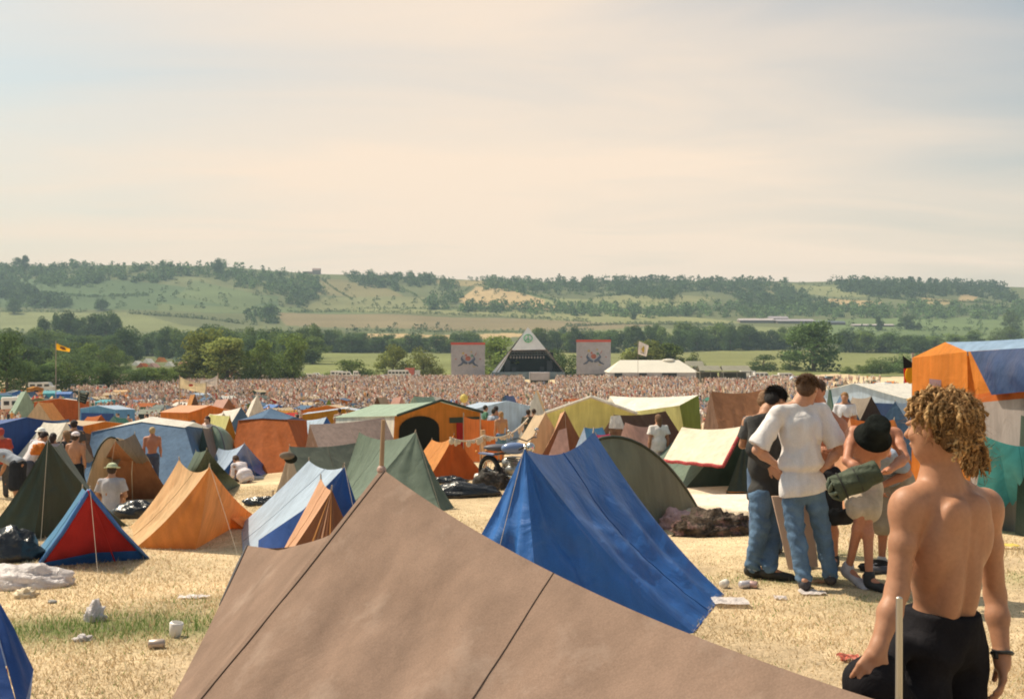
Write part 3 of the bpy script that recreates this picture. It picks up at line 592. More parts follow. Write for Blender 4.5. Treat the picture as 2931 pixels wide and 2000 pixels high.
def clothes_top(J,s,R,t=.018,sleeve=.75,fem=False,hemdrop=.06,full=0.):
    L=[]; right,fwd,upv=R[:,0],R[:,1],R[:,2]; sw=.92 if fem else 1
    E=lambda c,o,rad,k=.05:L.append(('e',c+R@(V3(o)*s),V3(rad)*s+t,R,k))
    E(J['che'],(0,0,0),(.160*sw,.115,.185)); E(J['wai'],(0,-.005,0),(.142*sw+full,.108+full,.15),.06); E(J['pel'],(0,-.01,0),(.158*sw+full*.6,.118+full*.6,.12),.05)
    E(J['che'],(0,-.01,.10),(.150*sw,.092,.085),.05)
    for q,x in(('L',-1),('R',1)):
        L.append(('c',J['nec']-upv*.035*s,J['s'+q]+upv*.008*s,.05*s+t*.5,.050*s+t*.6,.05)); E(J['che'],(x*.085,-.075,.03),(.05,.024,.08),.04)
        if sleeve>0:
            if sleeve<=1: e=J['s'+q]+(J['e'+q]-J['s'+q])*sleeve; L.append(('k',J['s'+q],e,.052*s+t*.6,.060*s+t*1.1+.4*full,.025))
            else: L+= [('c',J['s'+q],J['e'+q],.055*s+t,.046*s+t,.03),('c',J['e'+q],J['e'+q]+(J['w'+q]-J['e'+q])*min(sleeve-1,.95),.046*s+t,.034*s+t,.02)]
    return L
def clothes_legs(J,s,R,t=.014,length=1.,wide=0.):
    L=[]; E=lambda c,o,rad,k=.05:L.append(('e',c+R@(V3(o)*s),V3(rad)*s+t,R,k)); E(J['pel'],(0,-.01,0),(.152,.112,.095))
    for q in 'LR':
        th=J['q'+q]*.6+J['k'+q]*.4
        if length>.5:
            an=J['k'+q]+(J['a'+q]-J['k'+q])*(length-.5)*2*.97
            L+= [('c',J['q'+q],th,.098*s+t,.084*s+t,.04),('c',th,J['k'+q],.084*s+t,.063*s+t+wide,.03),('c',J['k'+q],an,.063*s+t+wide,.052*s+t+wide,.03)]
        else:
            e=J['q'+q]+(J['k'+q]-J['q'+q])*length*2; L+= [('c',J['q'+q],e,.10*s+t,.088*s+t+wide,.03)]
    return L
def mk(name,prims,res,mat,root,cuts=(),disp=None):
    V,Q=sdf_mesh(prims,res,cuts,disp); return wobj(name,V,Q,mat,root,True)
def stand_J(base,h=1.75,yaw=0.,sit=False,bend=0.,arms='down',step=.06,arms2=None):
    """joints of a figure at base; yaw 0 faces +Y (away from the camera)"""
    s=h/1.75; c,sn=math.cos(yaw),math.sin(yaw); b=V3(base)
    def T(x,y,z): return b+V3(x*c-y*sn,x*sn+y*c,z)*s
    ph=.92 if not sit else .11
    cb,sb=math.cos(bend),math.sin(bend)
    def U(x,y,z): y,z=y*cb+z*sb,z*cb-y*sb; return T(x,y,ph+z)
    J=dict(pel=U(0,0,0),wai=U(0,0,.15),che=U(0,0,.36),nec=U(0,-.01,.56),hea=U(0,.02,.71),sL=U(-.185,0,.50),sR=U(.185,0,.50))
    for q,x in(('L',-1),('R',1)):
        m=arms if q=='L' or arms2 is None else arms2
        if m=='down': e,w=U(x*.23,-.02,.22),U(x*.23,.05,-.03)
        elif m=='hips': e,w=U(x*.40,-.08,.26),U(x*.19,-.02,.07)
        elif m=='up': e,w=U(x*.30,.12,.70),U(x*.22,.18,.95)
        elif m=='fold': e,w=U(x*.25,.05,.24),U(-x*.02,.26,.27)
        elif m=='fwd': e,w=U(x*.22,.16,.30),U(x*.16,.40,.28)
        elif m=='hang': 
            sh=J['s'+q]; e=sh+V3(0,0,-.27)*s+ (T(x*.04,.08,0)-b); w=e+V3(0,0,-.22)*s+(T(0,.12,0)-b)
        J['e'+q]=e; J['w'+q]=w
        if sit: J['q'+q]=T(x*.09,.02,.12); J['k'+q]=T(x*.16,.42,.42); J['a'+q]=T(x*.12,.62,.06); J['t'+q]=T(x*.13,.78,.03)
        else: J['q'+q]=T(x*.09,0,.90); J['k'+q]=T(x*.10,.03+x*step*.5,.48); J['a'+q]=T(x*.11,x*step,.08); J['t'+q]=T(x*.13,.15+x*step,.03)
    return J,s
SK={'pink':(.52,.27,.17),'tan':(.42,.21,.12),'red':(.46,.195,.11),'brown':(.40,.20,.11)}
def person(label,J,s,res=.02,skin='tan',hair=(.04,.03,.02),hairlen=0,top=None,legs=(.10,.16,.26),leglen=1.,sleeve=.7,face=None,up=None,fem=False,shoes=(.04,.04,.04),hands=True,hat=None,group=None,sock=None,full=0.,palms=None,curl=.45,legw=0.,bare=False,topvar=.1,ls=.9):
    b=V3((J['aL']+J['aR'])/2); b[2]=min(J['aL'][2],J['aR'][2],J['tL'][2],J['tR'][2])-.03
    root=empty('person',b,label,'person',group); kcol=abs(hash(str(top)))%999
    bp,R,HR=body_prims(J,s,face,up,fem=fem,hands=hands,palms=palms,curl=curl,ls=ls,ts=.95); mk('body',bp,res,skinmat('skin_'+skin,SK[skin]),root)
    if top: mk('shirt',clothes_top(J,s,R,.016,sleeve,fem,full=full),res,cloth('shirt_%02x%02x%02x'%tuple(int(c*255) for c in top),top,.12,.85,topvar,.25,9),root,
        cuts=[(J['pel']-R[:,2]*.07*s,-R[:,2]),(J['nec']+R[:,2]*(.005)*s,R[:,2]*1.0+R[:,1]*.25)],disp=folds(.006,(1,1,.4),3))
    if legs: mk('trousers' if leglen>.6 else 'shorts',clothes_legs(J,s,R,.012,leglen,legw),res,cloth('legs_%02x%02x%02x'%tuple(int(c*255) for c in legs),legs,.03,.85,.15,.25,9),root,cuts=[(J['pel']+R[:,2]*.09*s,R[:,2])],disp=folds(.005,(.5,.5,1.3),5))
    if hair:
        f,u=HR[:,1],HR[:,2]; E=lambda o,rad,k=.02:('e',J['hea']+HR@(V3(o)*s),V3(rad)*s,HR,k); hp=[E((0,-.018,.042),(.084,.096,.082)),E((0,-.05,.0),(.078,.06,.075))]
        if hairlen>0: hp+=[('c',J['hea']+HR@V3(0,-.07,0)*s,J['hea']+HR@V3(0,-.085,-hairlen)*s,.07*s,.045*s,.03)]
        mk('hair',hp,min(res,.012),plain('hair_%02x%02x'%(int(hair[0]*255),int(hair[1]*255)),hair,.7,.3,60,bump=.6),root,disp=lambda p:.0045*np.sin(p[:,0]*170+3*np.sin(p[:,2]*50))*np.sin(p[:,2]*120+2*np.sin(p[:,1]*70))+.004*np.sin(p[:,1]*90+p[:,0]*60))
    if hat:
        col,brim=hat; E=lambda o,rad,k=.01:('e',J['hea']+HR@(V3(o)*s),V3(rad)*s,HR,k); hp=[E((0,-.01,.075),(.098,.11,.075))]
        if brim: hp+=[E((0,0,.055),(.15,.16,.014))]
        mk('hat',hp,.01,cloth('hat_%02x%02x'%(int(col[0]*255),int(col[1]*255)),col,.05,.85,.25,.3,12),root,cuts=[(J['hea']+HR[:,2]*.035*s,-HR[:,2])])
    if shoes:
        for q in 'LR':
            a,t_=J['a'+q],J['t'+q]; d=unit(t_-a); mk('shoe',[('c',a-V3(0,0,.03*s)-d*.03*s,t_+d*.02*s,.045*s,.04*s,.02),('c',a+V3(0,0,.02*s),a-V3(0,0,.03*s),.046*s,.046*s,.02)],min(res,.012),plain('shoe_%02x%02x'%(int(shoes[0]*255),int(shoes[1]*255)),shoes,.7),root)
    return root,R,HR
# ================================================================ STAGE
WHT=lambda: plain('white_paint',(.72,.68,.62),.5,.08,2)
def fig_stage():
    D=300.; z0=gz(15,D); pyr=lambda px,py,dd=0:P(px,py,D+dd)
    ap=pyr(1511,936,6); L=pyr(1396,1080); Rr=pyr(1624,1078); base=Vector((ap.x,D+6,z0)); root=empty('pyramid_stage',base,'silver white pyramid stage with a green round emblem and a dark open front','stage')
    def onf(px,py,lift=.0): # point on the sloping front face
        n=(L-ap).cross(Rr-ap).normalized(); r=Vector(((px-CX)/F,1,-(py-CY)/F)); t=ap.dot(n)/r.dot(n); return r*t-n*lift*(1 if n.y>0 else -1)*1.0
    skin=plain('stage_skin',(.84,.79,.73),.45,.12,.35)
    BL=Vector((L.x+1,D+26,z0)); BR=Vector((Rr.x-1,D+26,z0)); f=MB()
    a,b=onf(1463,1003),onf(1564,1001)
    f.add([ap,a,b],[(0,1,2)]); # upper front cladding
    l2=onf(1405,1080); l1=L
    f.add([onf(1476,986),a,onf(1421,1079),L],[(0,1,2,3)])
    f.build('front_cladding',skin,root)
    f=MB(); f.add([ap,L,BL,Vector((ap.x,D+20,ap.z))],[(0,1,2,3)]); f.add([ap,Rr,BR,Vector((ap.x,D+20,ap.z))],[(0,1,2,3)]); f.add([BL,BR,Vector((ap.x,D+20,ap.z))],[(0,1,2)]); f.build('side_cladding',skin,root)
    dk=plain('stage_dark',(.010,.013,.011),.9,.3,.5); f=MB(); f.box((ap.x+.3,D+11,z0+4.2),(15.5,.3,7.8)); f.box((ap.x-7.5,D+7,z0+3.2),(.3,8,6)); f.box((ap.x+8,D+7,z0+3.2),(.3,8,6)); f.build('back_curtain',dk,root)
    f=MB(); f.box((ap.x,D+5,z0+1.05),(22,12,2.1)); f.build('stage_deck',plain('stage_deck',(.16,.20,.22),.8,.2,.6),root)
    tr=MB(); gm=plain('truss_metal',(.32,.31,.29),.4,.1,2,.6)
    for dz in(0,.8):
        tr.tube([onf(1455,1016)+Vector((0,1.5,dz)),onf(1572,1014)+Vector((0,1.5,dz))],.09,5)
    for k in range(15):
        q=k/14; p=onf(1455,1014).lerp(onf(1572,1012),q)+Vector((0,1.5,0)); tr.tube([p,p+Vector((.35,0,.8))],.05,4)
    tr.build('lighting_truss',gm,root)
    for k in range(12):
        p=onf(1462+8.6*k,1018)+Vector((0,1.4,0)); MB().box(p-Vector((0,0,.45)),(.42,.5,.6),rx=.4).build('stage_lamp',plain('lamp_body',(.05,.05,.05) if k%3 else (.35,.3,.28),.5),root)
    for (x,w,h) in((-6.3,1.6,3.6),(6.6,1.6,3.4),(-4.3,1.2,1.4),(4.3,1.2,1.6)): MB().box((ap.x+x,D+3.4,z0+2.1+h/2),(w,1.2,h)).build('speaker_stack',plain('speaker_black',(.035,.035,.04),.7),root)
    f=MB(); f.tube([onf(1562,997),Rr],.16,5); f.tube([onf(1466,999),onf(1412,1077)],.12,5); f.tube([a,b],.1,5); f.build('edge_frame',plain('edge_brown',(.20,.13,.09),.7),root)
    # peace emblem in a green ring
    c=onf(1511.5,969,.25); n=(L-ap).cross(Rr-ap).normalized(); g=plain('emblem_green',(.10,.45,.18),.6,.1,1)
    ex=Vector((1,0,0)); ey=(ap-(L+Rr)/2).normalized(); pt=lambda x,y:c+ex*x+ey*y
    f=MB(); R0=1.25
    f.tube([pt(R0*math.cos(t),R0*math.sin(t)) for t in np.linspace(0,6.2832,28)],.14,5)
    for q in((0,1),(0,-1),(-.72,-.7),(.72,-.7)): f.tube([pt(0,0),pt(q[0]*R0,q[1]*R0)],.10,4)
    f.build('emblem',g,root)
    # mixer tower in front
    D2=250.; p=P(1545,1078,D2); zb=gz(p.x,D2); t=empty('mixing_tower',(p.x,D2,zb),'grey sheeted sound tower standing in the crowd before the pyramid','tower')
    w=58/F*D2; top=P(0,1066,D2).z; mid=P(0,1088,D2).z
    MB().box((p.x,D2+2,(top+mid)/2),(w,4,top-mid)).build('canopy',plain('tower_sheet',(.45,.40,.40),.7,.1,1),t)
    MB().box((p.x,D2+2,(zb+mid)/2-.01),(w*.86,3.5,mid-zb-.02)).build('scaffold_hut',plain('tower_dark',(.06,.065,.055),.9,.2,1),t)
    f=MB(); 
    for sx in(-1,1): f.tube([(p.x+sx*w*.47,D2-.1,zb),(p.x+sx*w*.47,D2-.1,top)],.09,5)
    f.build('scaffold_pole',gm,t)
fig_stage()
def screen(px0,px1,py0,py1,label,flip=1):
    D=302.; a=P(px0,py0,D); b=P(px1,py1,D); zb=gz((a.x+b.x)/2,D); t=empty('banner_screen',((a.x+b.x)/2,D,zb),label,'banner'); cx=(a.x+b.x)/2; w=b.x-a.x; h=a.z-b.z
    zb2=b.z
    MB().box((cx,D,zb2+h/2),(w,.25,h)).build('cloth_panel',cloth('screen_cloth',(.47,.43,.44),.1,.8,.10,.3,.6),t)
    MB().box((cx,D-.02,a.z-.25),(w+.15,.36,.7)).build('top_band',plain('band_red',(.58,.09,.06),.6),t)
    dk=plain('motif_dark',(.10,.12,.17),.8,.2,1); rd=plain('motif_red',(.42,.13,.08),.8,.2,1); yl=plain('motif_yellow',(.50,.36,.12),.8,.2,1); gn=plain('motif_green',(.16,.28,.2),.8,.2,1)
    Y=D-.155; pp=lambda x,z:Vector((cx+x*w,Y,zb2+z*h))
    m=MB()
    for s_ in(-1,1):
        m.tube([pp(s_*.02,.36),pp(s_*.13,.42),pp(s_*.20,.52)],[.35,.5,.3],5); m.tube([pp(s_*.13,.42),pp(s_*.20,.33),pp(s_*.30,.29)],[.36,.28,.14],5); m.tube([pp(s_*.20,.52),pp(s_*.15,.60)],[.18,.1],5)
    m.build('dark_motif',dk,t)
    m=MB(); m.ball(pp(0,.52),.75,10,6,(1.1,.12,1.0)); m.ball(pp(-.06,.62),.35,8,5,(1,.12,1)); m.tube([pp(.2,.60),pp(.25,.70)],[.12,.06],5)
    for s_ in(-1,1): m.ball(pp(s_*.36,.50),.28,8,5,(1,.12,.6))
    m.build('red_motif',rd,t)
    m=MB(); m.ball(pp(-.14,.68),.42,8,5,(1,.12,.8)); m.ball(pp(.10,.72),.3,8,5,(1,.12,.8)); m.ball(pp(.18,.27),.4,8,5,(1.3,.12,.35)); m.build('yellow_motif',yl,t)
    m=MB(); m.ball(pp(.12,.60),.4,8,5,(1,.12,1)); m.build('green_motif',gn,t)
    m=MB(); 
    for x in(-.46,-.15,.15,.46): m.tube([(cx+x*w,D+.4,zb-.1),(cx+x*w,D+.4,a.z-.3)],.1,5)
    m.box((cx,D+.9,zb+.9),(w*.95,1.2,1.8)); m.build('scaffold',plain('scaffold_grey',(.16,.17,.17),.7),t)
screen(1291,1388,981,1074,'grey banner screen with red top band left of the pyramid')
screen(1650,1748,973,1070,'grey banner screen with red top band right of the pyramid')
# ---------------------------------------------------------------- marquee behind the crowd
def marquee():
    D=285.; zb=gz(60,D); L=P(1745,1060,D).x; Rr=P(1997,1060,D).x; ez=P(0,1066,D).z; rz=P(0,1031,D).z; a=P(1783,0,D).x; b=P(1955,0,D).x
    t=empty('marquee',((L+Rr)/2,D+6,zb),'long white hipped marquee beside the right banner screen','marquee'); m=MB(); n=14; rf=cloth('marquee_roof',(.86,.80,.68),.25,.6,.04,.3,.3)
    V=[(L-.4,D,ez),(Rr+.4,D,ez),(Rr+.4,D+14,ez),(L-.4,D+14,ez),(a,D+7,rz),(b,D+7,rz)]; m.add(V,[(0,1,5,4),(1,2,5),(2,3,4,5),(3,0,4)]); m.build('roof',rf,t)
    w=MB(); w.box(((L+Rr)/2,D+7,(zb+ez)/2),(Rr-L,13.6,ez-zb)); w.build('wall',cloth('marquee_wall',(.62,.58,.56),.2,.7,.06,.3,.5),t)
    for q in(.10,.38,.64,.72): MB().box((L+(Rr-L)*q,D+.16,zb+(ez-zb)*.5),(2.2,.1,(ez-zb)*.86)).build('doorway',plain('door_dark',(.05,.05,.05),.9),t)
    MB().ball((b-3,D+7,rz-.1),1.0,10,6,(2.0,1.4,.5)).build('roof_cap',rf,t)
marquee()
# ---------------------------------------------------------------- vehicles
GLS=plain('window_glass',(.03,.035,.04),.15,.05,1,spec=.5); TYR=plain('tyre',(.02,.02,.02),.9)
def van(px,basepy,L,h,col,label,rz=0.,kind='van',d=None,cat=None):
    b=GX(px,d) if d else G(px,basepy); t=empty(kind if kind!='van' else 'parked_van',(0,0,0),label,cat or kind.replace('_',' ').replace('parked ',''))
    w=1.9; m=MB(); z0=.32; 
    if kind=='van' or kind=='bus':
        V=[(-L/2,z0),(L/2,z0),(L/2,z0+h*.42),(L/2-.35,h*.62),(L/2-.9,h),(-L/2+.06,h),(-L/2,h*.9)]
    elif kind=='caravan': V=[(-L/2,z0+.15),(L/2,z0+.15),(L/2+.05,h*.55),(L/2-.35,h),(-L/2+.35,h),(-L/2-.05,h*.55)]
    elif kind=='lorry': V=[(-L/2,z0+.3),(L/2-1.7,z0+.3),(L/2-1.7,h),(-L/2,h)]
    else: V=[(-L/2,z0),(L/2,z0),(L/2,.75),(L*.25,.88),(L*.10,h),(-L*.28,h),(-L*.44,.9),(-L/2,.8)]
    n=len(V); P3=[(x,-w/2,z) for x,z in V]+[(x,w/2,z) for x,z in V]
    m.add(P3,[tuple(range(n)),tuple(range(n,2*n))[::-1]]+[(i,i+n,(i+1)%n+n,(i+1)%n) for i in range(n)])
    paint=plain('paint_%02x%02x%02x'%tuple(int(c*255) for c in col),col,.35,.06,1,spec=.5)
    def part(mb,nm,mat): 
        o=link(mesh_np(nm,mb.V,mb.F,mat,False),nm,t); return o
    o=part(m,'body',paint)
    if kind=='lorry': c=MB(); c.box((L/2-.8,0,1.45),(1.5,w,2.1)); part(c,'cab',plain('cab_white',(.6,.58,.55),.4)); wx=[(L/2-.6)]
    if kind in('van','bus','caravan'):
        nW=3 if L<5.5 else 6
        for i in range(nW): q=MB(); q.box((-L/2+L*(i+.6)/(nW+.4),-w/2-.01,h*.70),(L/(nW+1.2)*.85,.05,h*.22)); part(q,'window',GLS)
    elif kind!='lorry': 
        q=MB(); q.box((-L*.08,-w/2-.01,h*.78),(L*.36,.05,h*.2)); part(q,'window',GLS)
    for x in(-L*.3,L*.3) if kind!='caravan' else (0,):
        q=MB(); q.ring((x,-w/2+.08,.33),.22,.11,'Y',12,5); part(q,'wheel',TYR); q=MB(); q.ring((x,w/2-.08,.33),.22,.11,'Y',12,5); part(q,'wheel',TYR)
    t.location=b; t.rotation_euler=(0,0,rz); t['_w']=list(b); return t
CW=(.72,.70,.66)
for a in [(805,1084,4.6,2.5,CW,'white camper van with square front, leftmost of the parked row',.1,'van',300),(830,1086,5,2.6,(.68,.64,.58),'cream boxy van right beside the square white camper',.0,'van',303),
 (843,1086,4.2,2.0,(.50,.42,.42),'pinkish grey van beside the cream boxy van',.1,'van',296),(890,1089,4.8,1.9,(.75,.72,.65),'low white van in front of the wide low bush',0,'van',292),
 (908,1075,4.0,1.6,(.70,.66,.6),'small pale car at the field edge behind the low white van',0,'parked_car',312),(968,1080,4.6,2.4,CW,'white camper under the wide low bush',.1,'van',306),(988,1080,4.4,2.2,CW,'second white camper under the wide low bush, further right',.0,'van',305),
 (1022,1078,2.2,2.4,(.75,.73,.7),'small upright white kiosk van left of the smoky trees',.2,'van',304),(1105,1083,4.4,1.5,(.42,.50,.62),'pale blue car in front of the olive tree',0,'parked_car',298),
 (1143,1080,6.8,2.7,(.76,.73,.66),'long white coach left of the red lorry','','bus',304),(1181,1080,4.6,3.2,(.50,.12,.08),'red lorry right of the long white coach',0,'lorry',308),(1195,1086,4.2,1.5,(.52,.52,.58),'grey car in front of the red lorry',0,'parked_car',297),
 (735,1090,3.4,2.3,(.62,.48,.16),'small yellow van at the left end of the row',.6,'van',290),(660,1092,5.5,2.6,(.42,.08,.06),'red bus behind the crowd left of the yellow van',0,'bus',296),
 (120,1108,5,2.2,(.75,.72,.68),'white van under the dark trees at far left',.1,'van',215),(183,1095,4.4,2.4,CW,'white topped van at the left crowd edge',.0,'van',240),(252,1092,5,2.2,(.72,.70,.68),'long white van at the left end of the crowd',.1,'van',245),
 (215,1104,4.2,1.5,(.45,.52,.60),'silver blue car before the white topped van',.2,'parked_car',222),(290,1112,4.2,1.5,(.6,.58,.55),'pale grey car before the long white van',.1,'parked_car',218),(43,1150,3.4,2.6,(.80,.78,.74),'square white box van at far left among tents',.5,'van',140),
 (2140,1070,4.4,2.8,(.78,.76,.7),'high white box lorry behind the army canopies',0,'lorry',300),(2180,1072,4.6,2.2,CW,'white camper right of the high box lorry',0,'van',296),(2160,1080,4.2,1.5,(.55,.55,.55),'grey car below the high box lorry',0,'parked_car',288),
 (2225,1078,4.2,1.6,(.7,.68,.62),'cream car left of the big oak trunk',0,'parked_car',290),(2250,1076,4.6,2.0,(.66,.62,.58),'cream camper left of the big oak trunk',0,'van',296),(2280,1082,4.2,1.5,(.42,.48,.55),'blue grey car under the big oak',0,'parked_car',280),
 (2320,1076,4.4,1.5,(.12,.13,.15),'black car parked under the big oak',0,'parked_car',284),(2350,1079,4.4,1.5,(.2,.06,.05),'dark red car parked under the big oak',0,'parked_car',280),(2378,1076,4.4,1.5,(.14,.18,.2),'dark green car at the right edge of the oak shade',0,'parked_car',282),
 (2534,1062,3.6,2.6,(.80,.78,.74),'white van with square windscreen beside the red flag',-1.2,'van',200),(2492,1066,4.2,1.7,(.20,.24,.30),'dark car with a white roof rack left of the square van',.3,'parked_car',196),(2565,1070,4.2,1.5,(.30,.38,.45),'blue grey car right of the square van',.2,'parked_car',194),
 (2460,1078,4.2,1.5,(.34,.33,.36),'mauve grey car in the far right car park',.4,'parked_car',180),(2515,1078,4.2,1.5,(.5,.5,.46),'pale car below the square van',.1,'parked_car',176),(2550,1086,4.2,1.6,(.6,.6,.6),'white estate car in front of the square van',.2,'parked_car',160)]:
    van(a[0],a[1],a[2],a[3],a[4],a[5],a[6] or 0,a[7],a[8],{'bus':'bus','lorry':'lorry','parked_car':'car','van':'van'}[a[7]])
def canopy(px0,px1,py0,py1,D,label,col=(.28,.26,.20)):
    a=P(px0,py0,D); b=P(px1,py1,D); zb=gz(a.x,D); t=empty('canopy_shelter',((a.x+b.x)/2,D,zb),label,'shelter'); w=b.x-a.x; h=a.z-zb; m=MB(); cx=(a.x+b.x)/2
    m.box((cx,D,zb+h*.62),(w+.3,6,.2)); m.add([(a.x-.2,D-3,zb+h*.72),(b.x+.2,D-3,zb+h*.72),(b.x,D,zb+h),(a.x,D,zb+h),(b.x+.2,D+3,zb+h*.72),(a.x-.2,D+3,zb+h*.72)],[(0,1,2,3),(3,2,4,5)]); m.build('roof',cloth('canvas_army',col,.1,.9,.1,.2,.6),t)
    MB().box((cx,D+2.5,zb+h*.3),(w,.2,h*.6)).build('back_wall',plain('army_dark',(.13,.13,.10),.9),t)
    for q in(0,.5,1):
        m=MB(); m.tube([(a.x+w*q,D-2.8,zb),(a.x+w*q,D-2.8,zb+h*.74)],.09,5); m.build('post',plain('post_grey',(.35,.33,.28),.7),t)
canopy(1998,2058,1046,1083,272,'drab army canopy next to the marquee'); canopy(2064,2142,1046,1082,270,'wide drab army canopy with dark back wall'); canopy(1960,2010,1033,1060,300,'grey canopy behind the marquee corner',(.34,.32,.28))
# ---------------------------------------------------------------- crowd
TOPS=[('white',(.86,.82,.77)),('pink',(.76,.52,.47)),('bare',(.66,.40,.29)),('red',(.50,.12,.09)),('blue',(.20,.27,.42)),('black',(.05,.05,.05)),('cream',(.80,.69,.52)),('grey',(.36,.34,.34)),('orange',(.66,.32,.10)),('green',(.16,.25,.16))]
TW=np.array([.28,.16,.24,.06,.05,.04,.09,.04,.03,.01])
def lowfig():
    """~70 face figure 1.75 m tall; returns verts, quads, part index 0 skin 1 top 2 legs 3 hair"""
    V=[];Q=[];T=[]
    def prism(rings,n,part):
        b=len(V)
        for (x,y,z,rx,ry) in rings:
            for k in range(n): a=2*math.pi*k/n+.4; V.append((x+rx*math.cos(a),y+ry*math.sin(a),z)); T.append(part)
        for i in range(len(rings)-1):
            for k in range(n): Q.append((b+i*n+k,b+i*n+(k+1)%n,b+(i+1)*n+(k+1)%n,b+(i+1)*n+k))
    for x in(-.1,.1): prism([(x,0,0,.06,.07),(x,0,.48,.06,.07),(x*.9,0,.92,.09,.1)],4,2)
    prism([(0,0,.86,.155,.11),(0,0,1.05,.14,.1),(0,0,1.3,.18,.115),(0,0,1.43,.19,.1),(0,0,1.49,.07,.06)],6,1)
    for x in(-1,1): prism([(x*.2,0,1.44,.055,.055),(x*.25,.03,1.15,.045,.045),(x*.22,.12,.92,.035,.035)],4,0)
    prism([(0,.01,1.48,.05,.05),(0,.02,1.55,.07,.08),(0,.02,1.62,.078,.09)],6,0); prism([(0,0,1.62,.08,.095),(0,0,1.70,.075,.085),(0,0,1.755,.01,.01)],6,3)
    return np.array(V),np.array(Q),np.array(T)
LV,LQ,LT=lowfig()
HAIRS=np.array([(.06,.04,.03),(.16,.10,.06),(.32,.22,.13),(.52,.42,.28),(.75,.70,.64)])
def figcols(n,r):
    top=np.array([t[1] for t in TOPS])[r.choice(len(TOPS),n,p=TW/TW.sum())]*r.uniform(.6,1.2,(n,1)); sk=np.array((.74,.52,.42))*r.uniform(.7,1.1,(n,1))
    lg=np.array([(.16,.22,.33),(.08,.08,.09),(.45,.42,.36),(.58,.33,.22),(.25,.2,.16)])[r.integers(0,5,n)]; hr=HAIRS[r.choice(5,n,p=[.35,.25,.18,.1,.12])]
    return np.stack([sk,top,lg,hr],1)
CM=attrmat('crowd_clothes',.85,0,.1,4)
def crowd():
    r=np.random.default_rng(5); n=20500; d=np.sqrt(r.uniform(70**2,297**2,n)); px=r.uniform(190,2520,n)
    dens=np.ones(n); dens*=np.clip((px-190)/160,0,1)**.6
    dens*=np.where(px>1980,np.clip(1-(px-1980)/500,.12,1),1)
    lim=np.interp(px,[200,450,700,1000,1500,2000,2400],[118,120,116,106,104,118,140]); dens*=np.clip((d-lim+10)/38,.20,1)
    dens*=.72+.28*np.sin(px*.021+d*.09)*np.sin(px*.008-d*.05+1); dens*=np.where((px>1500)&(px<1590)&(d>240),.0,1); k=(r.random(n)<dens); d=d[k];px=px[k]; n=len(d); x=(px-CX)/F*d; z=ground(x,d)
    a=r.uniform(-.5,.5,n); s=r.uniform(.88,1.08,n); c,sn=np.cos(a)[:,None],np.sin(a)[:,None]
    V=np.empty((n,len(LV),3)); V[:,:,0]=(LV[:,0]*c-LV[:,1]*sn)*s[:,None]+x[:,None]; V[:,:,1]=(LV[:,0]*sn+LV[:,1]*c)*s[:,None]+d[:,None]; V[:,:,2]=LV[:,2]*s[:,None]+z[:,None]-.02-np.where(r.random(n)<.12,.62,0)[:,None]
    C=figcols(n,r)[:,LT]; Q=LQ[None]+(np.arange(n)*len(LV))[:,None,None]
    o=wobj('festival_crowd',V.reshape(-1,3),Q.reshape(-1,4),CM,None,True,C.reshape(-1,3),base=(0,180,-9.4)); tag(o,'dense festival crowd in mixed pale and bright tops filling the field before the stage','crowd',kind='stuff'); print('crowd',n)
crowd()
# ================================================================ TENTS
def patch(mb,a,b,c,d,nu=14,nv=14,rs=0.,es=0.,bulge=0.,fa=0.,fn=5,seed=0,hem=.0):
    """cloth between a-b (top) and d-c (bottom); ridge and edges hang, folds run down from the top"""
    a,b,c,d=map(Vector,(a,b,c,d)); n=((c-a).cross(b-d)); n=n.normalized() if n.length>1e-6 else Vector((0,0,1)); V=[]
    L_=max((d-a).length,(c-b).length)
    for j in range(nv+1):
        v=j/nv
        for i in range(nu+1):
            u=i/nu; p=a.lerp(b,u).lerp(d.lerp(c,u),v); p.z-=rs*4*u*(1-u)*(1-v)+es*4*v*(1-v)
            e=math.sin(math.pi*u)**.5*(math.sin(math.pi*min(1,v*1.02))**.8 if v<1 else 0)
            q=Vector((u*2.3+seed,v*1.9,seed*1.7)); k=bulge*math.sin(math.pi*u)*math.sin(math.pi*v)
            k+=fa*e*(math.sin(fn*6.283*u+seed*2.1+1.3*math.sin(v*3+seed))*(.35+.65*v)+.8*noise.noise(q*2.2)+.5*noise.noise(q*6))
            p=p+n*k
            if v==1 and hem: p.z+=hem*abs(math.sin(u*7+seed))
            V.append(p)
    mb.grid(V,nu+1,nv+1)
    return V
def C(name,col,**k): return cloth('tent_'+name,col,**k)
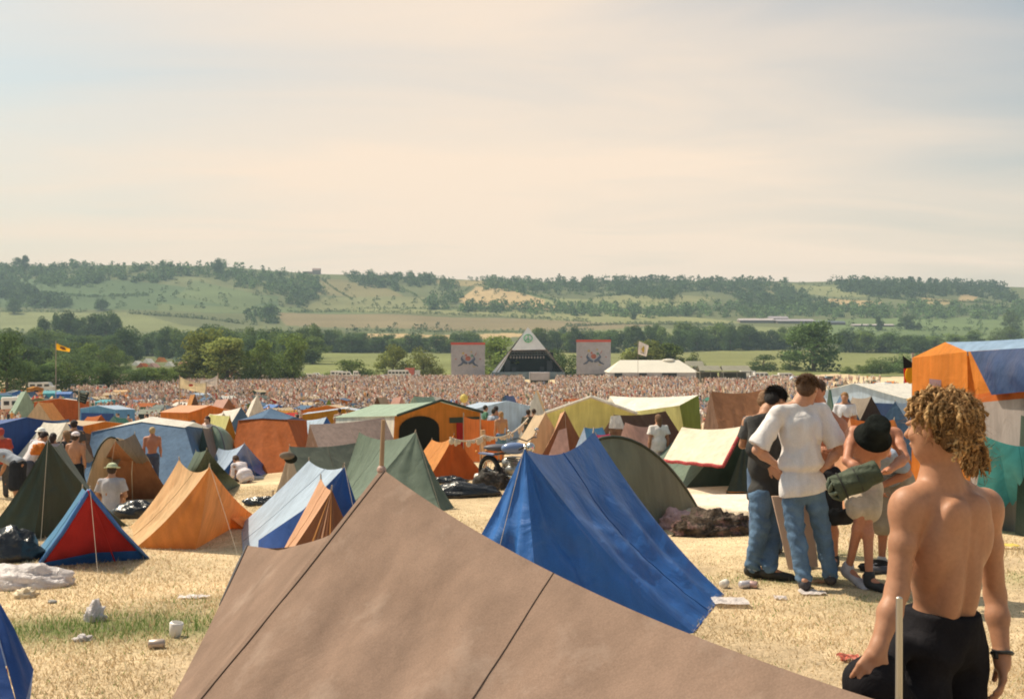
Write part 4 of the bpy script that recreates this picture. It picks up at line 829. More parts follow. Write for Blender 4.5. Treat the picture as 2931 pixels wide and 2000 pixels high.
TM=dict(mauve=C('mauve',(.25,.168,.125),tr=.12,rough=.85,var=.10,scale=.9,stains=(3.2,(.36,.27,.215)),bump=.5),
 blue=C('blue',(.030,.145,.45),tr=.2,rough=.4,var=.12,spec=.6,bump=.5),blue2=C('blue_dark',(.02,.07,.27),tr=.2,rough=.5,spec=.35),
 olive=C('olive',(.19,.20,.145),tr=.15,rough=.6,spec=.3),green=C('green',(.135,.175,.135),tr=.15),dkgreen=C('dark_green',(.040,.062,.046),tr=.12,rough=.5,spec=.35,bump=.5),
 cream=C('cream',(.80,.56,.31),tr=.4),orangeglow=C('amber',(.74,.34,.11),tr=.45),orange=C('orange',(.68,.24,.045),tr=.35),dkorange=C('burnt_orange',(.48,.13,.03),tr=.35),
 brown=C('brown',(.34,.155,.075),tr=.3),dkbrown=C('dark_brown',(.16,.085,.05),tr=.2),taupe=C('taupe',(.26,.21,.165),tr=.2),greybrown=C('grey_brown',(.30,.225,.195),tr=.25),
 paleblue=C('pale_blue',(.50,.60,.72),tr=.3,rough=.5),sky=C('sky_blue',(.13,.33,.55),tr=.3,rough=.45,spec=.35),red=C('red',(.50,.035,.03),tr=.3),navy=C('navy',(.012,.035,.11),tr=.08,rough=.35,spec=.5),
 slate=C('slate_blue',(.10,.17,.27),tr=.25),white=C('white',(.80,.75,.66),tr=.3),yellowgreen=C('lime',(.72,.68,.30),tr=.45),palegreen=C('pale_green',(.36,.46,.36),tr=.3),teal=C('teal',(.12,.45,.50),tr=.35,rough=.45,spec=.35),
 roofblue=C('roof_blue',(.24,.34,.47),tr=.2),pinkn=C('pink_nylon',(.70,.12,.26),tr=.3),pink=C('pink',(.60,.36,.29),tr=.35),moss=C('moss',(.22,.28,.06),tr=.3),ochre=C('ochre',(.46,.22,.03),tr=.35),peach=C('peach',(.76,.43,.26),tr=.35),wallmauve=C('wall_mauve',(.34,.295,.275),tr=.25),seagreen=C('sea_green',(.07,.20,.15),tr=.25),sand=C('sand',(.62,.48,.32),tr=.35))
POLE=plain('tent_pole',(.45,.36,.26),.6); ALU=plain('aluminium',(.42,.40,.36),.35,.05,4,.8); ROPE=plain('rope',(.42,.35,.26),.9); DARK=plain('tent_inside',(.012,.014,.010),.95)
OCC=[]
_base={k:None for k in TM}
def seam_mat(k):
    c=dict(blue=(.015,.06,.22),dkgreen=(.02,.03,.022),green=(.07,.09,.07),cream=(.55,.36,.18),paleblue=(.33,.40,.5),sky=(.03,.12,.3),peach=(.5,.26,.15),orangeglow=(.45,.18,.05),teal=(.03,.2,.26),taupe=(.15,.12,.09),brown=(.2,.09,.04),slate=(.05,.1,.18)).get(k,(.2,.15,.1)); return plain('seam_'+k,c,.9)
def parts_root(name,label,cat,pts,group=None):
    x=sum(p[0] for p in pts)/len(pts); y=sum(p[1] for p in pts)/len(pts); OCC.append((x,y,max(math.hypot(p[0]-x,p[1]-y) for p in pts)))
    return empty(name,(x,y,gz(x,y)),label,cat,group)
def tent(label,Fr,Bk,FL,FR,BR,BL,L='blue',R=None,gf=None,gb=None,rs=.05,es=.05,fa=.012,CF=None,n=12,seed=1,group=None,poles=True,guys=0,name='ridge_tent',bulge=0.,fn=5):
    R=R or L; gf=gf or L; gb=gb or gf; t=parts_root(name,label,'tent',[FL,FR,BR,BL],group)
    if L==R:
        m=MB(); patch(m,Bk,Fr,FL,BL,n,n,rs,es,bulge,fa,fn,seed); patch(m,Fr,Bk,BR,FR,n,n,rs,es,bulge,fa,fn,seed+1); m.build('flysheet',TM[L],t,True)
    else:
        m=MB(); patch(m,Bk,Fr,FL,BL,n,n,rs,es,bulge,fa,fn,seed); m.build('roof_panel',TM[L],t,True); m=MB(); patch(m,Fr,Bk,BR,FR,n,n,rs,es,bulge,fa,fn,seed+1); m.build('roof_panel',TM[R],t,True)
    if n>=14:   # stitched seams down the roof and a rolled hem
        sv=MB()
        for (q1,q2,q3,q4,sd_) in((Bk,Fr,FL,BL,seed),(Fr,Bk,BR,FR,seed+1)):
            W_=patch(MB(),q1,q2,q3,q4,n,n,rs,es,bulge,fa,fn,sd_); o_=Vector((0,-.001,.003))
            for i_ in (n//2,): sv.tube([W_[j*(n+1)+i_]+o_ for j in range(n+1)],.0035,4)
            sv.tube([W_[n*(n+1)+i_]+o_ for i_ in range(n+1)],.006,4)
        sv.build('seam',seam_mat(L),t,True)
    m=MB()
    if CF is not None: patch(m,Fr,Fr,CF,FL,n//2+2,n,0,es,bulge,fa,2,seed+2); patch(m,Fr,Fr,FR,CF,n//2+2,n,0,es,bulge,fa,2,seed+3)
    else: patch(m,Fr,Fr,FR,FL,n,n,0,es,bulge,fa,3,seed+2)
    m.build('front_panel',TM[gf],t,True); m=MB(); patch(m,Bk,Bk,BL,BR,n//2+2,n//2+2,0,es,0,fa,3,seed+4); m.build('rear_panel',TM[gb],t,True)
    if poles:
        for p,o_ in((Fr,Bk),(Bk,Fr)):
            q=Vector(p); e_=(Vector(o_)-q); e_.z=0; e_=e_.normalized(); f_=(Vector(FL)+Vector(FR))/2 if p is Fr else (Vector(BL)+Vector(BR))/2; f_=f_+e_*.14; f_.z=gz(f_.x,f_.y); k_=q.lerp(f_,.5)+e_*(es*2+fa*2+.03); k_.z-=es; m=MB(); m.tube([f_,k_,q.lerp(k_,.1)+e_*.02,(q.x,q.y,q.z+.04)],[.012,.011,.011,.006],6); m.build('pole',POLE,t)
    for k in range(guys):
        q=Vector(Fr) if k%2==0 else Vector(Bk); d=(Vector(Fr)-Vector(Bk)); d.z=0; d=d.normalized()*(1 if k%2==0 else -1); e=q+d*1.1; e.z=gz(e.x,e.y)
        m=MB(); m.tube([q+Vector((0,0,.02)),e],.0022,4); m.build('guy_line',ROPE,t)
    return t
def rt(label,p1,p2,w,L,R=None,gf=None,spl=.25,**k):
    """ridge tent from its two ridge ends (px,py,d) and half width"""
    a=P(*p1); b=P(*p2); d=(a-b); d.z=0; d=d.normalized(); s=Vector((d.y,-d.x,0))
    g=lambda p:Vector((p.x,p.y,gz(p.x,p.y)))
    if s.x>0: s=-s          # s points to the left of the picture
    fr,bk=a,b
    return tent(label,fr,bk,g(a+s*w+d*spl),g(a-s*w+d*spl),g(b-s*w-d*spl),g(b+s*w-d*spl),L,R,gf,**k)
# ---- the big mauve tent right before the camera
def mauve():
    A=P(1092,1340,4.2); Rg=P(2600,2030,2.25); BL=Vector((-1.62,3.25,gz(-1.6,3.25)+.02)); BR=Vector((.25,1.25,gz(.25,1.25)+.02))
    FL=Vector((-1.75,3.9,gz(-1.8,3.9))); E=P(708,1560,4.75); Eg=P(385,2190,3.62)
    t=empty('ridge_tent',(-.5,3,gz(-.5,3)),'large mauve brown canvas tent filling the foreground, stained and faded','tent'); OCC.append((-.3,3,1.6))
    m=MB(); patch(m,A,Rg,BR,BL,44,34,.085,.035,.03,.038,6,2.3); side=m.build('flysheet',TM['mauve'],t,True)
    # far side, hidden but real
    m=MB(); fl=Vector((.6,5.0,gz(.6,5))); fr=Vector((1.9,3.2,gz(1.9,3.2))); patch(m,A,Rg,fr,fl,16,12,.085,.03,0,.01,3,4); m.build('roof_panel',TM['mauve'],t,True)
    # porch wall on the left with its own eave pole
    gv=(np.array([v.co[:] for v in side.data.vertices])+np.array(t['_w'])).reshape(35,45,3); Vp=[]; nq=20; k0=6
    for j in range(nq+1):     # wall from the tied-back edge of the roof down to the pegs
        q=k0+(34-k0)*j/nq; i0=min(int(q),33); inn=Vector(gv[i0,0]*(1-(q-i0))+gv[i0+1,0]*(q-i0)); outp=E.lerp(Eg,j/nq); outp.z-=.03*math.sin(math.pi*j/nq)
        for i in range(13): u=i/12; p=outp.lerp(inn,u); p.z-=.030*4*u*(1-u)*(1-j/nq); p+=Vector((-.3,-.9,.2))*(.014*math.sin(u*11+j*.25)*math.sin(math.pi*u)+.02*noise.noise(Vector((u*4,j*.2,3)))*math.sin(math.pi*u)); Vp.append(p)
    m=MB(); m.grid(Vp,13,nq+1); m.build('porch_panel',TM['mauve'],t,True)
    K=Vector(gv[k0,0]); m=MB(); patch(m,A,A,K,P(1180,1560,5.2),8,10,0,.02,0,.01,2,1.4); patch(m,E,K,P(1180,1560,5.2),P(980,1600,5.6),8,8,.03,0,0,.01,2,2.); m.build('porch_roof',TM['mauve'],t,True)
    m=MB(); m.tube([E+Vector((0,-.006,0)),E.lerp(Eg,.1)-Vector((0,.006,.009)),E.lerp(Eg,.2)-Vector((0,.006,.018)),E.lerp(Eg,.3)-Vector((0,.006,.024))],[.006,.009,.007,.002],6); m.build('piping',plain('piping_dark',(.04,.035,.04),.6),t)
    # seams: strips lifted off the cloth
    def seam(p,q,off,col,wd=.012):
        V=[]; n=30; k=(q-p).cross(Vector((0,-.5,.8))).normalized()*wd
        for i in range(n+1):
            x=p.lerp(q,i/n); 
            V.append(x)
        return V
    so_=side; vs=np.array([v.co[:] for v in so_.data.vertices])+np.array(t['_w']); grid=vs.reshape(35,45,3)
    def along(u0,v0,u1,v1,off=.004,n=40):
        out=[]
        for i in range(n+1):
            q=i/n; u=(u0+(u1-u0)*q)*44; v=(v0+(v1-v0)*q)*34; iu=min(int(u),43); iv=min(int(v),33); fu=u-iu; fv=v-iv
            g=grid[iv,iu]*(1-fu)*(1-fv)+grid[iv,iu+1]*fu*(1-fv)+grid[iv+1,iu]*(1-fu)*fv+grid[iv+1,iu+1]*fu*fv; nrm=np.cross(grid[iv,iu+1]-grid[iv,iu],grid[iv+1,iu]-grid[iv,iu]); nrm/=np.linalg.norm(nrm); 
            if np.dot(nrm,-g)<0: nrm=-nrm
            out.append(Vector(g+nrm*off))
        return out
    sm=plain('seam_thread',(.13,.09,.068),.9)
    for (a_,b_,c_,d_,w) in((.475,0,.475,1,.0018),(.012,.0,.012,.99,.003)):
        m=MB(); m.tube(along(a_,b_,c_,d_,.002),w,5); m.build('seam',sm,t,True)
    m=MB(); m.tube([(A.x,A.y,gz(A.x,A.y)),A+Vector((0,0,.0)),A+Vector((.008,0,.205))],[.012,.010,.008],8); m.build('pole',plain('cane',(.38,.25,.15),.7),t)
    m=MB(); m.ball(A+Vector((0,0,-.006)),.02,10,6); m.build('grommet',plain('grommet',(.45,.3,.25),.6),t)
    q=P(2574,1712,2.3); m=MB(); m.tube([(q.x-.004,q.y,gz(q.x,q.y)),(q.x-.002,q.y,q.z-.5),q],[.0085,.0085,.0075],10); m.ball(q,.0078,8,5,(1,1,.6)); m.build('tent_pole',ALU,t)
mauve()
# ---- bright blue tent
tent('bright royal blue nylon ridge tent behind the mauve tent',P(1502,1285,7.0),P(1700,1235,8.9),GX(1190,7.0),G(1985,1812),G(2072,1700),GX(1330,9.3),'blue','blue','blue',rs=.11,es=.10,fa=.042,CF=GX(1560,6.25),n=30,seed=5,guys=1,fn=3,name='ridge_tent')
# ---- olive dome behind it
def arch_dome(label,L,T,Rr,depth,mat,edge,pw=1.,name='dome_tent',n=20,group=None,cat='tent'):
    """cloth shell over a hoop L-T-R with its back running away"""
    L,T,Rr=map(Vector,(L,T,Rr)); c=(L+Rr)/2; t=parts_root(name,label,cat,[L,Rr,c+Vector(depth)*.5],group); arch=[]
    for i in range(n+1):
        a=math.pi*i/n; arch.append(c+(L-c)*math.cos(a)+(T-c)*max(0,math.sin(a))**pw)
    m=MB(); V=[]; dep=Vector(depth); nb=12
    for j in range(nb+1):
        v=j/nb; k=math.cos(v*math.pi/2)
        for i in range(n+1):
            p=arch[i]; g=Vector((c.x,c.y,gz(c.x,c.y))); q=g+(p-g)*Vector((1,1,1)).x*k if False else Vector((c.x+(p.x-c.x)*k,c.y+(p.y-c.y)*k,0)); hz=gz(p.x,p.y); q=q+dep*math.sin(v*math.pi/2); z0=gz(q.x,q.y); q.z=z0+max(0,(p.z-hz))*k; V.append(q)
    m.grid(V,n+1,nb+1); m.build('flysheet',TM[mat],t,True)
    m=MB(); V=[]; 
    for j in range(7):
        v=j/6
        for i in range(n+1): p=arch[i]; g=Vector((c.x+(p.x-c.x)*.9,p.y-.25*(v),gz(p.x,p.y))); g=Vector((p.x,p.y,gz(p.x,p.y)))-dep.normalized()*.35*math.sin(math.pi*i/n); q=p.lerp(g,v); q=q-dep.normalized()*.06*math.sin(v*3.1); V.append(q)
    m.grid(V,n+1,7); m.build('front_panel',TM[mat],t,True)
    m=MB(); m.tube([p+Vector((0,0,.01)) for p in arch],.022,6); m.build('hoop',plain('hoop_%s'%edge,dict(dark=(.035,.045,.032),orange=(.5,.2,.05),grey=(.2,.2,.2))[edge],.5),t,True); return t
arch_dome('grey green dome tent with dark arched hoop behind the blue tent',G(1540,1490),P(1752,1252,13.2),G(2006,1476),(.6,2.6,0),'olive','dark',pw=1.9,n=30)
def slope(label,top,bot,wall,roof,rise,depth=3.,n=9):
    T_=[P(*p) for p in top]; B_=[GX(*b) for b in bot]; back=[p+Vector((0,depth,-.25)) for p in T_]; R_=[p+Vector((0,depth*.35,r)) for p,r in zip(T_,rise)]
    t=parts_root('frame_tent',label,'tent',[T_[0],T_[-1],back[0],back[-1]]); g=lambda p:Vector((p.x,p.y+.5,gz(p.x,p.y+.5)))
    m=MB()
    for i in range(len(T_)-1): patch(m,T_[i],T_[i+1],B_[i+1],B_[i],n,12,0,.03,0,.03,3,i+1.5)
    m.build('front_panel',TM[wall],t,True); m=MB()
    for i in range(len(T_)-1):
        patch(m,R_[i],R_[i+1],T_[i+1]+Vector((0,-.04,.01)),T_[i]+Vector((0,-.04,.01)),n,3,.01,0,0,.005,2,i); patch(m,back[i+1],back[i],R_[i],R_[i+1],n,3,0,0,0,.005,2,i)
    m.build('roof',TM[roof],t,True); m=MB()
    for i in range(len(T_)-1): patch(m,back[i+1],back[i],g(back[i]),g(back[i+1]),4,5,0,0,0,.02,3,i)
    patch(m,back[0],T_[0],B_[0],g(back[0]),5,6,0,.02,0,.01,2,1.); patch(m,T_[-1],back[-1],g(back[-1]),B_[-1],5,6,0,.02,0,.01,2,1.); m.add([T_[0],R_[0],back[0]],[(0,1,2)]); m.build('side_wall',TM[wall],t,True)
    m=MB()
    for p,b in zip(T_,B_): m.tube([p+Vector((0,.12,-.05)),(p.x,p.y+.15,gz(p.x,p.y))],.02,5)
    m.build('frame_pole',POLE,t); return t
# ---- tents of the near left
tent('dark green ridge tent with tall front pole at the left',P(137,1257,12.3),P(175,1265,14.6),GX(-60,12.1),G(368,1505),GX(345,14.8),GX(-20,14.6),'green','dkgreen','dkgreen',rs=.08,es=.10,fa=.03,CF=G(95,1545),n=20,seed=3,guys=1)
tent('small sky blue tent with bright red front panel',P(258,1402,9.85),P(236,1396,10.9),G(112,1622),G(426,1598),GX(330,11.6),G(118,1560),'sky','sky','red',rs=.02,es=.03,fa=.015,n=14,seed=8,guys=1)
def hemstrip(label_root,a,b,h,mat,off=.02):
    pass
def addpart(t,nm,mat,fn,smooth=False):
    m=MB(); fn(m); return m.build(nm,mat,t,smooth)
t=[o for o in bpy.data.objects if o.get('label','').startswith('small sky blue tent with')][0]
a,b,ap=G(112,1622),G(426,1598),P(258,1402,9.85); dlt=Vector((0,-.03,0))
m=MB(); m.add([a+dlt,b+dlt,b.lerp(ap,.13)+dlt,a.lerp(b,.5).lerp(ap,.15)+dlt+Vector((0,-.01,0)),a.lerp(ap,.05)+dlt],[(0,1,2,3),(0,3,4)]); m.build('hem_strip',TM['blue'],t)
m=MB(); 
for e in(a,b): m.tube([e+dlt,e.lerp(ap,.5)+dlt-Vector((0,0,.03)),ap+dlt],.022,5)
m.build('edge_binding',TM['blue'],t,True)
m=MB(); m.tube([a.lerp(b,.72)+Vector((0,-.10,0)),ap+Vector((0,-.05,0))],.008,5); m.build('centre_cord',TM['red'],t)
tent('cream and amber canvas tent in warm sun, lit from behind',P(600,1336,10.9),P(512,1316,12.0),G(385,1570),G(738,1480),GX(700,12.9),G(372,1508),'cream','orangeglow','orangeglow',rs=.10,es=.07,fa=.018,CF=G(560,1572),n=20,seed=11,guys=1)
tent('pale blue ridge tent with royal blue diamond front',P(986,1336,9.6),P(884,1318,11.6),GX(700,9.9),GX(1085,9.7),GX(1075,12),G(690,1500),'paleblue','blue2','blue',rs=.06,es=.02,fa=.012,n=16,seed=13,guys=1)
t=[o for o in bpy.data.objects if o.get('label','').startswith('pale blue ridge tent with')][0]
e1=G(700,1596); m=MB(); patch(m,P(740,1545,9.75),P(925,1420,9.45),GX(930,9.2),GX(735,9.5),8,6,0,0,0,.01,2,3); m.build('side_wall',TM['blue2'],t,True)
tent('small peach tent with striped brown front beside the mauve tent',P(950,1402,8.3),P(918,1368,9.4),GX(735,8.0),GX(1080,8.3),GX(1060,9.6),GX(780,9.7),'peach','brown','brown',rs=.03,es=.02,fa=.014,n=14,seed=15)
t=[o for o in bpy.data.objects if o.get('label','').startswith('small peach tent')][0]
ap=P(950,1402,8.26); gl,gr=GX(800,8.0),GX(1060,8.2)
for i,mt in enumerate(['orangeglow','dkbrown','peach','brown','orangeglow','dkbrown']):
    m=MB(); u0=.12+i*.1; m.add([ap+Vector((0,-.02,0)),gl.lerp(gr,u0)+Vector((0,-.06,0)),gl.lerp(gr,u0+.05)+Vector((0,-.09,0))],[(0,1,2)]); m.build('curtain_fold',TM[mt],t)
# ---- middle group
tent('grey green canvas ridge tent in the middle, white pole tips',P(1190,1236,16.6),P(1028,1237,19.3),GX(985,15.9),G(1300,1452),GX(1240,19.9),GX(960,19.8),'green','dkgreen','green',rs=.14,es=.09,fa=.035,CF=G(1262,1466),n=18,seed=17,guys=2)
tent('low olive canvas tent with round vent left of the grey green tent',P(828,1277,19.6),P(1040,1262,21),G(790,1408),GX(880,18.6),GX(1080,20.2),GX(1000,22),'taupe','olive','taupe',rs=.06,es=.06,fa=.02,n=14,seed=19)
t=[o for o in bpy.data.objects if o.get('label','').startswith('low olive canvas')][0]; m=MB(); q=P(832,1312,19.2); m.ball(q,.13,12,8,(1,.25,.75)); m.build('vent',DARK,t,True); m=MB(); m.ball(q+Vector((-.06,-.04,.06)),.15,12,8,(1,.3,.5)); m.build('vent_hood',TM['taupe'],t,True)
rt('small orange nylon tent with creased side by the motorbike',(1300,1244,23.2),(1236,1257,25),.75,'orangeglow','orange','dkorange',rs=.12,es=.05,fa=.03,seed=21,n=14)
def frame(label,pk,bk,hw,eave,wall,roof,gable=None,over=.12,d_=None,group=None,name='frame_tent',n=8,slope=.1,windows=(),door=None,band=None,sag=.03):
    """tall frame tent: pk, bk ridge ends, hw half width, eave = drop from ridge to eave"""
    a=P(*pk); b=P(*bk); d=a-b; d.z=0; d=d.normalized(); s=Vector((d.y,-d.x,0)); s=-s if s.x>0 else s; gable=gable or wall
    g=lambda p:Vector((p.x,p.y,gz(p.x,p.y))); E=lambda p,k:p+s*hw*k-Vector((0,0,eave))
    G_=lambda p,k,dd=0: g(p+s*(hw+slope)*k+d*dd)
    t=parts_root(name,label,'tent',[a+s*hw,a-s*hw,b+s*hw,b-s*hw],group)
    m=MB(); A=a+d*over; B=b-d*over; up=Vector((0,0,.03)); EL=lambda p,k:p+s*(hw+.06)*k-Vector((0,0,eave*(1+.06/hw)))
    patch(m,B+up,A+up,EL(A,1)+up,EL(B,1)+up,n,5,sag,.02,0,.012,3,1.2); patch(m,A+up,B+up,EL(B,-1)+up,EL(A,-1)+up,n,5,sag,.02,0,.012,3,2.2); m.build('roof',TM[roof],t,True)
    m=MB(); patch(m,E(b,1),E(a,1),G_(a,1,.03),G_(b,1),n,8,0,0,0,.02,5,3.1); patch(m,E(a,-1),E(b,-1),G_(b,-1),G_(a,-1,.03),n,8,0,0,0,.02,5,4.1); m.build('wall',TM[wall],t,True)
    m=MB(); 
    patch(m,E(a,1),E(a,-1),G_(a,-1,.03),G_(a,1,.03),n,8,0,0,0,.018,5,5.1); m.add([E(a,1),a,E(a,-1)],[(0,1,2)]); m.build('front_panel',TM[gable],t,True)
    m=MB(); patch(m,E(b,-1),E(b,1),G_(b,1),G_(b,-1),4,4,0,0,0,.01,5,6.1); m.add([E(b,1),b,E(b,-1)],[(0,1,2)]); m.build('rear_panel',TM[wall],t,True)
    for (side,u0,u1,v0,v1,mt) in windows:     # side: 'f' gable or 'l'/'r' wall
        q=(lambda u,v:(E(a,1).lerp(E(a,-1),u)).lerp(G_(a,1,.03).lerp(G_(a,-1,.03),u),v)+d*.05) if side=='f' else ((lambda u,v:(E(b,1).lerp(E(a,1),u)).lerp(G_(b,1).lerp(G_(a,1,.03),u),v)+s*.05) if side=='l' else (lambda u,v:(E(a,-1).lerp(E(b,-1),u)).lerp(G_(a,-1,.03).lerp(G_(b,-1),u),v)-s*.05))
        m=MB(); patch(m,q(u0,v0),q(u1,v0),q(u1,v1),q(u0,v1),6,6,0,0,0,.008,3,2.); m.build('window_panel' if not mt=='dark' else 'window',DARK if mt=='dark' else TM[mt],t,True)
    if door:
        u0,u1,v0,mt=door; q=lambda u,v:(E(a,1).lerp(E(a,-1),u)).lerp(G_(a,1,.03).lerp(G_(a,-1,.03),u),v)+d*.06; m=MB(); V=[q(u1,1.),q(u0,1.)]; 
        for i in range(13): al=math.pi*(1-i/12); V.append(q((u0+u1)/2+(u1-u0)/2*math.cos(al),v0+.28*(1-math.sin(al))))
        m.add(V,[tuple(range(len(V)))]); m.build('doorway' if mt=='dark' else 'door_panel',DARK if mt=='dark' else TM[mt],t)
    if band:
        m=MB(); m.tube([E(a,1)+d*(over+.02)+up,a+d*(over+.02)+up*2,E(a,-1)+d*(over+.02)+up],.05,5); m.build('roof_trim',TM[band],t)
    return t
frame('big orange frame tent with grey green roof and dark arched doorway',(1255,1149,36),(1075,1160,41),1.72,.46,'white','palegreen','orange',windows=[('f',.70,.93,.20,.95,'red'),('f',.62,.98,.08,.2,'dkgreen')],door=(.05,.50,.02,'dark'),band='dkgreen',over=.2)
def wind(label,pts,h,mat,name='windbreak',n=10,pm=POLE,hs=None):
    base=[GX(px,d) for px,d in pts]; t=parts_root(name,label,'windbreak',base); m=MB(); V=[]; hs=hs or [h]*len(base)
    tot=[]
    for i in range(len(base)-1):
        m=MB(); patch(m,base[i]+Vector((0,0,hs[i])),base[i+1]+Vector((0,0,hs[i+1])),base[i+1]+Vector((0,0,.03)),base[i]+Vector((0,0,.03)),n,8,.05,0,0,.025,4,i+2.3); m.build('cloth_panel',TM[mat],t,True)
    for p,hh in zip(base,hs): m=MB(); m.tube([p,p+Vector((0,0,hh+.12))],.022,6); m.build('pole',pm,t)
    return t
wind('red orange windbreak cloth joined to the big orange frame tent',[(1327,35.2),(1375,34.2),(1440,34.8)],1.5,'dkorange',hs=[1.62,1.5,1.5])
tent('mauve brown ridge tent with long straight ridge left of the big orange tent',P(886,1214,31),P(1100,1194,33),GX(862,30),GX(940,28.5),GX(1160,31.5),GX(1095,34.5),'greybrown','greybrown','dkbrown',rs=.05,es=.03,fa=.03,n=14,seed=23,fn=7)
rt('grey blue low tent behind the mauve brown ridge tent',(935,1193,38),(860,1202,41),1.0,'paleblue','slate','blue',seed=25)
slope('wide burnt orange tent with a blue roof at left centre',[(682,1203,33.5),(752,1197,33.5),(822,1201,33.5)],[(650,32.3),(750,31.6),(878,31.8)],'dkorange','slate',rise=[.02,.28,.02],depth=3.2)
tent('small blue tent with pale side and royal blue front',P(700,1268,28.0),P(625,1282,30),GX(610,27.5),G(772,1345),GX(750,30),GX(585,30.5),'paleblue','blue','blue',rs=.12,es=.03,fa=.02,n=14,seed=27,guys=1)
tent('dark green small ridge tent beside the cream tent',P(592,1286,21.5),P(560,1290,24),G(520,1405),G(688,1388),GX(640,24.5),GX(490,24.5),'green','green','dkgreen',rs=.04,es=.05,fa=.02,n=14,seed=29)
tent('dark green tent with cream side further back at left centre',P(580,1225,30),P(610,1218,33),GX(548,29.5),GX(622,29.5),GX(650,33),GX(575,33.5),'cream','taupe','dkgreen',seed=31)
tent('lime edged tent with ochre front left of the burnt orange tent',P(658,1190,35),P(600,1185,38.5),GX(600,34.3),GX(706,35),GX(655,39),GX(560,39.5),'yellowgreen','moss','ochre',rs=.02,seed=33)
rt('cream ridge tent behind the lime edged tent',(640,1180,40),(600,1184,43),1.2,'white','cream',seed=34)
arch_dome('pale green dome tent beside the lime edged tent',GX(585,33),P(612,1218,32.6),GX(652,32.2),(.3,1.6,0),'palegreen','grey')
slope('slate blue large canvas tent with cream roof edge at left',[(262,1236,29.5),(330,1222,29.8),(405,1207,30),(530,1224,29.6)],[(235,28.2),(320,27.6),(415,27.3),(580,27.2)],'slate','white',rise=[.0,.06,.10,.10],depth=2.6)
tent('brown and orange tent with grey brown flysheet at left, guy rope in front',P(330,1262,20.4),P(386,1240,22.6),G(255,1372),G(470,1388),GX(495,23.5),GX(270,23.5),'taupe','taupe','brown',rs=.04,es=.08,fa=.03,CF=None,n=16,seed=37,guys=1)
arch_dome('cream and green striped hoop tent left of the brown and orange tent',GX(250,23.0),P(318,1252,23.4),GX(372,24),(.6,1.2,0),'sand','dark')
frame('blue frame tent with dark blue roof at far left',(75,1195,47),(-40,1205,52),2.6,.55,'slate','blue2','blue2')
rt('taupe sagging canvas tent behind the group of people at left',(215,1225,29),(330,1222,31),1.3,'taupe','dkbrown',seed=41,rs=.2)
frame('low orange frame tent with brown windows behind the taupe tent',(300,1206,52),(225,1204,55),1.6,.25,'orange','sand','orange',windows=[('r',.5,.8,.2,.6,'dark')])
rt('white topped awning among the tents at left',(190,1208,46),(125,1208,47),1.2,'white','white',seed=43)
rt('orange and green striped ridge tent among the left tents',(290,1187,60),(250,1192,62),1.5,'dkorange','seagreen','dkorange',seed=44); 
rt('green flysheet tent right of the orange striped ridge tent',(325,1190,62),(360,1196,63),1.8,'palegreen','seagreen',seed=45)
frame('blue frame tent with a dark blue window in the far left camp',(280,1160,80),(335,1160,82),1.8,.3,'sky','paleblue','sky',windows=[('f',.05,.95,.15,.85,'blue2')])
frame('dark red frame tent with white top in the far left camp',(170,1140,95),(190,1141,100),2.2,.3,'dkorange','white','dkorange')
rt('cream orange long tent in the far left camp',(110,1150,88),(150,1152,92),2.0,'sand','orangeglow',seed=46)
rt('light green tent at the far left crowd edge',(75,1118,120),(60,1121,124),2.0,'palegreen','seagreen',seed=47)
rt('cream conical tent left of centre below the banner',(737,1128,85),(722,1146,88),1.4,'white','cream',seed=48)
rt('brown frame tent below the cream banner',(655,1140,80),(620,1143,84),2.0,'pink','brown','brown',seed=49)
rt('orange and black small tent under the cream banner',(558,1127,92),(545,1129,96),1.2,'orangeglow','dkbrown','dkbrown',seed=50)
frame('long orange frame tent with curved roof left of centre',(600,1160,66),(520,1160,68),1.6,.4,'orange','peach','orange')
rt('grey white long ridge tent left of centre',(690,1165,56),(640,1175,59),1.6,'white','slate','slate',seed=52)
frame('ochre frame tent with open front by the two white capped heads',(982,1170,55),(990,1166,60),2.2,.3,'ochre','paleblue','ochre'); frame('orange frame tent behind the ochre one left of centre',(935,1160,68),(960,1158,72),1.6,.3,'orange','sand','orange')
rt('small moss green peaked tent at the front of the crowd',(940,1142,86),(944,1144,90),1.3,'moss','moss',seed=53)
frame('navy low frame tent left of the green roofed tent',(1045,1165,62),(1085,1162,66),1.8,.3,'slate','slate','navy')
rt('pale green roofed tent at the foot of the crowd',(1185,1133,72),(1240,1135,74),2.2,'palegreen','palegreen',seed=54); rt('white tent at the foot of the crowd in the middle',(1240,1132,78),(1262,1136,80),1.6,'white','white',seed=55)
rt('pink and orange small tent before the crowd centre',(1150,1132,84),(1125,1138,86),1.3,'pink','orange',seed=56); rt('dark brown dome shaped tent before the crowd centre',(1080,1136,82),(1105,1135,85),1.5,'dkbrown','sand',seed=57)
